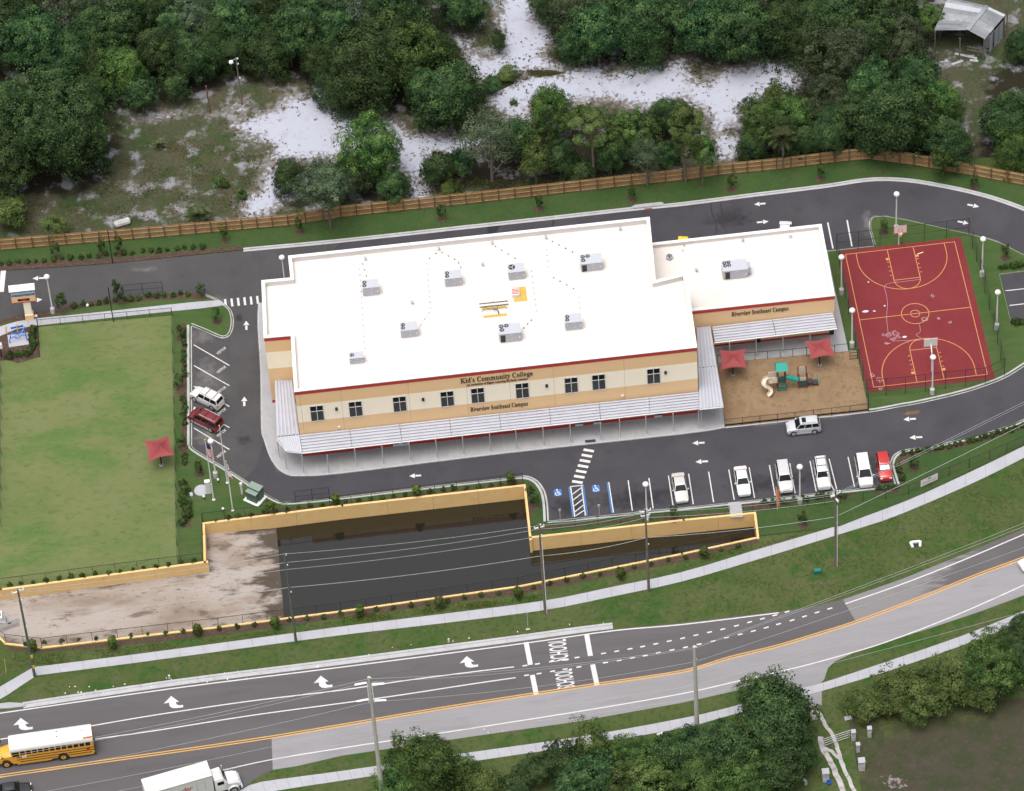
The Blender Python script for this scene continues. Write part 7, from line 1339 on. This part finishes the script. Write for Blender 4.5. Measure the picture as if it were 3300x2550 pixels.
for x, y, r, v, l, k in ((560, 1510, 230, 'bright0', 'bright green tree at the bottom beside the concrete pole', 1.05), (760, 1560, 110, 'bright1', 'right side bough tree of the bright green tree', 1.0), (400, 1640, 170, 'bright1', 'bright green tree cut by the bottom edge next to the pole', .9), (900, 1660, 140, 'lime0', 'light shrub at the bottom edge right of the bright green tree', .9), (1230, 1560, 110, 'bush0', 'low shrub at the left end of the roadside thicket', .9), (1420, 1500, 130, 'bush1', 'roadside thicket shrub, second from its left end', 1.0), (1620, 1420, 120, 'lime1', 'light shrub reaching over the south sidewalk', 1.2), (1640, 1580, 150, 'bush0', 'dark shrub in the middle of the roadside thicket', 1.0), (1860, 1470, 140, 'bright1', 'green tree in the roadside thicket', 1.0), (2060, 1460, 130, 'bush1', 'dark shrub near the right end of the roadside thicket', 1.0), (1960, 1620, 140, 'lime0', 'light shrub at the bottom edge in the thicket', 1.0), (1750, 1670, 110, 'lime1', 'pale shrub at the bottom edge below the thicket', 1.0), (1480, 1650, 120, 'bush0', 'dark shrub at the bottom edge below the thicket', 1.0), (1100, 1670, 110, 'bush1', 'low dark scrub at the bottom edge, left part', .7)): tree(tH(x, y), r, v, l, k, .1, group=SOUTH)
for x, y, r, v, l, k in ((600, 1220, 265, 'oak3', 'large dark oak beside the yard track', 1.08), (500, 1080, 130, 'bright1', 'top bough tree of the large oak by the street', 1.2), (270, 1420, 210, 'oak1', 'oak left of the large dark oak', 1.0), (70, 1420, 170, 'oak2', 'oak around the foot of the concrete pole', 1.0), (120, 1600, 180, 'bright0', 'green tree at the bottom edge below the concrete pole', .9), (390, 1620, 190, 'bright1', 'green tree at the bottom edge below the oak', .9), (620, 1560, 170, 'oak0', 'dark tree at the bottom edge by the track', 1.0), (700, 1430, 130, 'oak2', 'dark oak bough tree nearest the track', 1.1),
                         (1180, 1130, 120, 'lime0', 'low scrub right of the yard track', .55), (1350, 1090, 150, 'lime1', 'leafy scrub along the yard bank, left', .6), (1560, 1070, 160, 'lime0', 'leafy scrub along the yard bank, centre', .7), (1480, 1180, 100, 'lime1', 'sparse scrub on the yard side of the bank', .7), (1760, 1000, 150, 'lime1', 'leafy scrub along the yard bank, right of centre', .8), (1950, 900, 190, 'bright1', 'yellow-green tree at the right edge of the yard', .9), (2150, 860, 130, 'oak1', 'dark tree at the right edge by the yard', 1.1), (1900, 1060, 130, 'lime0', 'yellow-green bush at the yard corner', .8), (2080, 720, 90, 'bush1', 'low green bush beside the south sidewalk at the right', .6), (2180, 620, 90, 'bush0', 'low bush at the right edge below the sidewalk', .6)): tree(tI(x, y), r, v, l, k, .1, group=SOUTH)
# saplings with mulch rings, conifer saplings, hedges
SAP = [crown_mesh('crown', M['shrubleaf'], 100 + i, .75, 1.25, 22, 40, .10, low=-.8, rough=.35, cs=(.3, .5)) for i in range(2)]
CON = [crown_mesh('crown', M['limeleaf'], 110 + i, .55, 1.15, 30, 45, .09, low=-.9, rough=.2, cs=(.3, .45), core=.3) for i in range(2)]
SHR = [crown_mesh('foliage', M['shrubleaf'], 120 + i, .42, .42, 14, 36, .075, low=-.3, rough=.3, cs=(.35, .55), core=.2) for i in range(3)]
STK = MB().tube([(0, 0, -.05), (.03, 0, .7), (0, .02, 1.4)], [.05, .04, .025], 6).mesh('trunk'); STK.materials.append(M['bark'])
RING = MB().lathe([(.62, 0), (.55, .06), (.2, .09), (.01, .09)], n=14).mesh('mulch_ring'); RING.materials.append(M['mulch'])
def sapling(p, label, h=2.6, w=1.0, ring=True, kind='sap'):
    rr = random.Random(int(p[0] * 7 + p[1])); g = at(p); o = thing('sapling_tree', label, 'sapling', (g.x, g.y, .1), rr.uniform(0, 6), 'young trees around the school')
    if kind == 'sap': link('trunk', STK, o, (0, 0, 0), 0, (1, 1, h * .45)); link('crown', SAP[rr.randint(0, 1)], o, (0, 0, h * .62), 0, (w * .8, w * .8, h / 2.7))
    else: link('trunk', STK, o, (0, 0, 0), 0, (1, 1, .5)); link('crown', CON[rr.randint(0, 1)], o, (0, 0, h * .5), 0, (w, w, h / 2.5))
    if ring: link('mulch_ring', RING, o, (0, 0, 0))
for p, l in ((tA(365, 1655), 'thin young tree in the north lawn near the left edge'), (tA(660, 1632), 'thin young tree in the north lawn left of the tall black post'), (tA(770, 1622), 'thin young tree in the north lawn right of the tall black post'), (tA(1435, 1545), 'young tree in the north lawn above the kerb start'), (tA(1915, 1492), 'young tree in the north lawn left of the forked oak'), (tB(642, 1408), 'young tree in the north lawn behind the hall, left'), (tB(1265, 1348), 'young tree in the north lawn behind the hall, centre'), (tB(1858, 1285), 'young tree in the north lawn above the storm inlet'), (tC(312, 1215), 'young tree in the north lawn near the dense pine'), (tC(880, 1150), 'young tree in the north lawn near the fence corner'), (tC(1865, 1205), 'young tree in the lawn at the far right bend'), (tC(1285, 1495), 'young tree on the lawn behind the court'), (tC(2065, 1655), 'young conifer-like tree at the right edge by the court'),
             (tD(1290, 212), 'young tree at the east end of the west hedge'), (tD(1390, 372), 'young tree on the teardrop island'), (tD(1160, 480), 'young tree beside the field fence, upper'), (tD(1155, 800), 'young tree beside the field fence, middle'), (tD(1275, 1350), 'young tree beside the first flagpole'), (tD(1170, 1180), 'small young tree beside the field fence, lower'), (tE(1240, 1560), 'young tree in the wedge left of the accessible stalls'), (tE(2125, 1640), 'dark young tree at the foot of the silver sedan'), (tF(1475, 1315), 'young tree in the lawn wedge right of the red car'), (tF(770, 1680), 'dark slender sapling by the pond corner')): sapling(p, l, 2.9 if 'north' in l else 2.4)
sapling(tD(400, 330), 'tall conifer sapling right of the lamp post by the school sign', 4.2, 1.3, False, 'sap'); sapling(tD(765, 265), 'tall sapling by the open gate', 4.6, 1.25, False, 'sap')
for p, l in ((tG(725, 775), 'lime green conifer on the street bed, first from the left'), (tG(1268, 695), 'lime green conifer on the street bed, second from the left'), (tG(1765, 645), 'lime green conifer on the street bed, third from the left'), (tH(120, 572), 'lime green conifer on the street bed left of the pond centre'), (tH(632, 522), 'lime green conifer on the street bed below the pond centre'), (tH(1135, 455), 'lime green conifer on the street bed left of the wall corner pole'), (tH(1790, 332), 'lime green conifer on the street bed right of the wall corner pole'), (tE(485, 1490), 'lime conifer above the long pond wall, centre'), (tE(1085, 1410), 'lime conifer at the right end of the long pond wall'), (tD(2150, 1545), 'lime conifer above the long pond wall, left of centre'), (tD(1735, 1600), 'yellow-green sapling beside the transformer'), (tG(215, 790), 'dark green shrub at the foot of the left utility pole'), (tI(135, 195), 'slender dark conifer near the pond south-east corner')): sapling(p, l, 2.6, 1.15, False, 'con')
ORD = 'first second third fourth fifth sixth seventh eighth ninth tenth eleventh twelfth thirteenth fourteenth fifteenth sixteenth seventeenth eighteenth nineteenth twentieth'.split()
for t_ in ('twenty', 'thirty', 'forty'): ORD += [t_ + '-' + k for k in ORD[:9]] + [{'twenty': 'thirtieth', 'thirty': 'fortieth', 'forty': 'fiftieth'}[t_]]
def shrubs(pts, n, label, group, s=1.0, jit=.15):
    end = 'west' if abs(at(pts[-1]).x - at(pts[0]).x) > abs(at(pts[-1]).y - at(pts[0]).y) else 'upper'
    g = ground_line(pts); L = [(b - a).length for a, b in zip(g[:-1], g[1:])]; tot = sum(L)
    for i in range(n):
        d = tot * (i + .5) / n; k = 0
        while k < len(L) - 1 and d > L[k]: d -= L[k]; k += 1
        p = g[k].lerp(g[k + 1], d / L[k]) + Vector((random.uniform(-jit, jit), random.uniform(-jit, jit), .12)); f = s * random.uniform(.8, 1.2)
        tag(link('shrub', SHR[i % 3], None, p + Vector((0, 0, .22 * f)), random.uniform(0, 6), (f, f, f * random.uniform(.9, 1.2))), label if n == 1 else label + ', ' + ORD[i] + ' from ' + ('west' if end == 'west' else 'top'), 'shrub', group)
shrubs(px(tD, -20, 10, 100, 0) + px(tA, 400, 1668, 900, 1622, 1330, 1582), 24, 'small dark green shrub in the mulch bed north of the west drive', 'shrubs in the north mulch bed', .95)
shrubs(px(tD, 455, 282, 650, 255, 800, 238, 930, 222, 1100, 208, 1230, 202), 15, 'small round shrub in the mulch bed south of the west drive', 'shrubs in the west drive bed', 1.0)
shrubs(px(tD, 1178, 420, 1180, 740), 10, 'small shrub in the strip between the field and visitor stalls, upper part', 'upper shrubs of the visitor strip', .9); shrubs(px(tD, 1180, 860, 1184, 1040), 6, 'small shrub in the strip beside the parked visitor cars', 'shrubs beside the visitor cars', 1.0); shrubs(px(tD, 1180, 1230, 1180, 1290), 3, 'small shrub at the strip end near the kerb bend', 'strip end shrubs', 1.0)
shrubs(px(tD, 1175, 1400, 1180, 1480, 1195, 1560, 1185, 1680), 14, 'leafy shrub of the hedge beside the flag lawn', 'hedge beside the flag lawn', 1.35, .3); shrubs(px(tD, 60, 590, 130, 590, 190, 590, 215, 540, 215, 470, 215, 410), 12, 'leafy shrub around the bike rack bed', 'shrubs around the bike rack', 1.3, .3)
shrubs(px(tG, 20, 385, 500, 322, 900, 268, 1280, 222), 16, 'small shrub along the foot of the play field fence', 'shrubs along the field wall', .8); shrubs(px(tD, 1340, 1655, 1700, 1600) + px(tE, 0, 1535, 500, 1475, 1140, 1400), 26, 'small shrub above the long pond wall', 'shrubs above the long pond wall', .8)
shrubs(px(tG, 110, 765, 700, 710, 1400, 655, 2184, 565) + px(tH, 600, 490, 1130, 410, 1700, 295, 2184, 205) + px(tI, 400, 110), 42, 'small sparse shrub in the street bed along the pond', 'shrubs of the street bed', .8); shrubs(px(tF, 1375, 1290, 1385, 1340, 1410, 1400), 6, 'dark shrub at the corner kerb right of the red car', 'corner kerb shrubs', 1.0); shrubs(px(tF, 1400, 1225, 1700, 1175, 1900, 1130, 2184, 1045), 20, 'dark round shrub along the curved drive kerb', 'shrubs along the curved drive', 1.0)
shrubs(px(tF, 500, 1545, 800, 1510, 1060, 1480), 12, 'dark shrub behind the parked suv row', 'shrubs behind the parked cars', 1.0, .3); shrubs(px(tF, 1240, 1450, 1390, 1435), 5, 'dark shrub in front of the red car', 'shrubs before the red car', 1.0); shrubs(px(tE, 1210, 1450, 1225, 1540), 4, 'green shrub in the wedge beside the pond wall', 'wedge shrubs', 1.1); shrubs(px(tF, 2020, 40, 2184, 15), 5, 'dark shrub above the small car park', 'shrubs above the small car park', 1.1); shrubs(px(tF, 2110, 395, 2184, 385), 3, 'dark shrub below the small car park', 'shrubs below the small car park', 1.2)
shrubs(px(tA, 1400, 1180, 1440, 1200), 2, 'bright green bush in the left clearing', 'clearing bushes', 1.6, .3); shrubs([tA(1530, 1268), tA(1545, 1272)], 1, 'lone bright green bush near the lower sand tongue', 'lone clearing bush', 1.7)
tag(link('shrub', SHR[0], None, at(tB(1105, 665)) + Vector((0, 0, .3)), 0, (1.4, 1.4, 1.0)), 'brown-green bush alone on the middle of the white sand', 'shrub')
# palms
def frond_mesh(seed, n, L, droop):
    rng = np.random.default_rng(seed); Q = []
    for k in range(n):
        an = k * 2.399 + rng.uniform(-.2, .2); el = rng.uniform(.15, 1.25); d = np.array([cos(an) * cos(el), sin(an) * cos(el), sin(el)]); side = unit(np.cross(d, [0, 0, 1.0])); P = [d * L * t + np.array([0, 0, -droop * L * t * t]) for t in np.linspace(0, 1, 6)]
        for j in range(1, 6):
            for s in (-1, 1):
                for q in range(3): b = P[j - 1] + (P[j] - P[j - 1]) * (q / 3); e = b + side * s * L * .28 * (1 - .5 * j / 6) + d * L * .14 + np.array([0, 0, -.1 * L]); w = d * L * .035; Q.append([b - w, b + w, e + w * .3, e - w * .3])
    return quads_mesh('fronds', np.array(Q), M['palm'])
FR = frond_mesh(3, 34, 1.9, .45)
def palm(p, base, s, label):
    g = at(base); h = height(base, p[1]); o = thing('palm_tree', label, 'palm', g); link('fronds', FR, o, (0, 0, h), 0, (s, s, s)); build('trunk', MB().tube([(0, 0, 0), (.1, 0, h * .5), (0, 0, h)], [.22, .18, .2], 8), M['bark'], o)
palm(tA(1270, 1380), tA(1270, 1420), 1.15, 'grey-green fan palm behind the board fence'); palm(tC(630, 880), tC(640, 1080), 1.15, 'fan palm with hanging fronds leaning over the fence'); palm(tA(1020, 925), tA(1020, 940), .5, 'small green palmetto in the left clearing')
M['weed_dull'] = leafy('dull weed blades', (.030, .038, .014), (.056, .062, .024), (.105, .10, .048), .6)
M['scrub'] = leafy('brown scrub', (.022, .018, .012), (.046, .036, .025), (.088, .068, .046), .8)
# loose weeds on the verges and in the clearing
def weeds(name, polys, n, size, m, label, seed, z=.02):
    rng = np.random.default_rng(seed); out = []
    for q in polys:
        w = np.array([tuple(at(p))[:2] for p in q]); lo, hi = w.min(0), w.max(0); P = lo + (hi - lo) * rng.random((n, 2)); keep = signed_distance(P, [tuple(x) for x in w]) > .1; P = P[keep]
        cl_ = np.sin(P[:, 0] * .9 + 2 * np.sin(P[:, 1] * .5)) + np.sin(P[:, 1] * 1.3 + P[:, 0] * .4); P = P[rng.random(len(P)) < np.clip(.45 + .35 * cl_, .06, 1)]; out.append(P)
    P = np.concatenate(out); P3 = np.column_stack([P, np.full(len(P), z) + size * .5 * rng.random(len(P))]); N = unit(rng.normal(size=P3.shape) + np.array([0, -.2, .5]))
    tag(link(name, quads_mesh(name, leaf_quads(P3, N, size, rng, .4), m)), label, 'weeds', kind='stuff')
weeds('weeds', [px(tG, 60, 800, 270, 805, 1400, 705, 2184, 595, 2184, 632, 1400, 738, 300, 885, 230, 880, 60, 900), px(tH, 0, 565, 1130, 445, 1300, 420, 1300, 465, 650, 550, 0, 628), px(tF, 560, 1600, 900, 1530, 1300, 1520, 1320, 1545, 1000, 1680, 560, 1688), px(tI, 0, 200, 480, 100, 960, -10, 480, 138, 0, 270)], 9000, .13, M['weed'], 'bright weedy grass between the basin bed and the sidewalk', 1)
weeds('weeds', [px(tG, 300, 960, 1100, 850, 2184, 700) + px(tH, 0, 700, 1300, 540, 1800, 450, 2184, 360, 2184, 600, 1700, 610, 0, 850) + px(tG, 2184, 870, 300, 1130), px(tI, 0, 350, 1000, 60, 2184, -380, 2184, -20, 1400, 310, 1000, 450, 0, 590)], 16000, .11, M['weed'], 'tufted grass of the verge between sidewalk and street', 2)
weeds('undergrowth', [px(tA, 0, 1300, 500, 1280, 800, 1000, 1000, 850, 1700, 1000, 1600, 1250, 1500, 1370, 1000, 1420, 400, 1480, 0, 1520), px(tB, 950, 520, 1100, 450, 1350, 450, 1450, 470, 1150, 520, 980, 600), px(tB, 440, 1200, 700, 1000, 900, 1150, 1500, 1100, 2184, 980, 2184, 1080, 1060, 1205, 500, 1260)], 34000, .13, M['weed_dull'], 'mixed weeds and scrub of the left clearing and fence line', 3)
weeds('undergrowth', [px(tI, 900, 1070, 1350, 960, 1800, 800, 2184, 650, 2184, 900, 1900, 1100, 1500, 1230, 1240, 1300, 1100, 1280)], 9000, .16, M['weed'], 'tall green scrub on the bank beside the yard', 4)
# further trunks and crowns deep in the wood
for x, y, r, v, l in ((100, 20, 200, 'oak3', 'oak filling the top left corner behind the others'), (620, 190, 170, 'oak1', 'oak wedged between the greyish oak and the middle of the left wood'), (340, 420, 150, 'oak0', 'oak crown peeping over the big round oak'), (1110, 190, 170, 'oak3', 'oak deep in the left wood above the wooden posts'), (1370, 240, 150, 'oak1', 'oak deep in the wood left of the lamp pole top'), (1600, 210, 150, 'oak2', 'oak deep in the wood right of the lamp pole top'), (1850, 260, 150, 'oak0', 'oak deep in the wood above the left sand patch'), (640, 420, 130, 'oak3', 'dark oak right above the shaded hollow'), (2150, 200, 200, 'oak3', 'oak between the two top edge gaps of the left wood'), (2160, 560, 160, 'oak1', 'low dark oak at the upper left rim of the white sand')): tree(tA(x, y), r, v, l, group=FOREST)
for x, y, r, v, l in ((260, 240, 230, 'oak2', 'oak between the grey twiggy oak and the large dark oak'), (520, 560, 150, 'oak3', 'lower oak beside the tall dark oak between the sands'), (1750, 60, 200, 'oak1', 'oak at the top edge above the long sand strip'), (1980, 300, 130, 'bush0', 'dark bush at the rim of the long sand strip'), (1480, 270, 130, 'oak2', 'lower oak right of the sand path')): tree(tB(x, y), r, v, l, group=FOREST)
for x, y, r, v, l in ((280, 20, 210, 'oak1', 'oak at the top edge above the tyre tracks'), (780, 50, 210, 'oak2', 'oak at the top edge above the grey-green oak'), (820, 290, 150, 'oak0', 'oak at the right rim of the tyre-tracked sand'), (1200, 260, 190, 'oak3', 'oak deep in the wood left of the shed'), (1180, 560, 190, 'oak1', 'oak between the grey-green oak and the big dark oak'), (1480, 820, 170, 'oak3', 'right half bough oak of the big dark oak'), (600, 640, 110, 'lime0', 'light scrub at the lower rim of the tyre-tracked sand'), (640, 860, 130, 'oak0', 'dark tree behind the palm'), (1100, 720, 170, 'oak2', 'dark oak left of the big leafy oak')): tree(tC(x, y), r, v, l, group=FOREST)

def sand_scrub():
    rng = np.random.default_rng(8); out = []; sc = []
    for q in SAND:
        w = [tuple(at(p))[:2] for p in q]; W = np.array(w); lo, hi = W.min(0) - 3, W.max(0) + 3; n = int(np.prod(hi - lo) * 2.2); P = lo + (hi - lo) * rng.random((n, 2)); d = signed_distance(P, w)
        keep = rng.random(n) < np.where(d < 0, .42 * np.exp(d / 2.6), .075 + .32 * np.exp(-d / .8)); out.append(P[keep])
    C = np.concatenate(out); k = 9; R = rng.uniform(.08, .34, (len(C), 1)); P = (C[:, None, :] + rng.normal(0, .55, (len(C), k, 2)) * R[:, None, :]).reshape(-1, 2); P3 = np.column_stack([P, .03 + np.repeat(R, k, 0)[:, 0] * rng.random(len(P)) * .8]); N = unit(rng.normal(size=P3.shape) + np.array([0, -.2, .6]))
    tag(link('undergrowth', quads_mesh('undergrowth', leaf_quads(P3, N, .11, rng, .5), M['scrub'])), 'brown scrub tufts along and on the white sand', 'scrub', kind='stuff')
sand_scrub()

def brown_thicket():
    rng = np.random.default_rng(21); out = []
    for q in (px(tB, 690, 120, 960, 150, 960, 260, 820, 290, 720, 240), px(tB, 1300, 330, 1480, 330, 1720, 420, 1690, 470, 1460, 450, 1340, 430), px(tB, 1130, 452, 1450, 452, 1440, 482, 1180, 505, 960, 600, 920, 560), px(tB, 470, 800, 560, 880, 800, 890, 800, 930, 600, 890), px(tB, 485, 940, 565, 935, 550, 1055, 495, 1045), px(tB, 750, 930, 870, 940, 880, 1080, 760, 1080), px(tB, 1200, 50, 1340, 90, 1310, 180, 1215, 150), px(tC, 0, 340, 300, 330, 450, 390, 250, 450, 120, 520, 0, 470), px(tC, 450, 350, 740, 390, 730, 420, 560, 400), px(tB, 880, 620, 980, 640, 960, 700, 880, 690), px(tB, 1080, 640, 1135, 640, 1130, 690, 1085, 690)):
        w = np.array([tuple(at(p))[:2] for p in q]); lo, hi = w.min(0), w.max(0); n = int(np.prod(hi - lo) * 60); P = lo + (hi - lo) * rng.random((n, 2)); d = signed_distance(P, [tuple(x) for x in w]); f = .5 + .5 * np.sin(P[:, 0] * 1.9 + np.sin(P[:, 1] * 1.3)) * np.sin(P[:, 1] * 2.3 + P[:, 0] * .7); P = P[(d > 0) & (rng.random(n) < f * np.clip(d / .8, .15, 1))]; out.append(P)
    P = np.concatenate(out); P3 = np.column_stack([P, .03 + .75 * rng.random(len(P)) ** 1.5]); N = unit(rng.normal(size=P3.shape) + np.array([0, -.2, .3]))
    tag(link('undergrowth', quads_mesh('undergrowth', leaf_quads(P3, N, .15, rng, .35), M['scrub'])), 'reddish brown dry thicket bordering the white sand', 'scrub', kind='stuff')
brown_thicket()
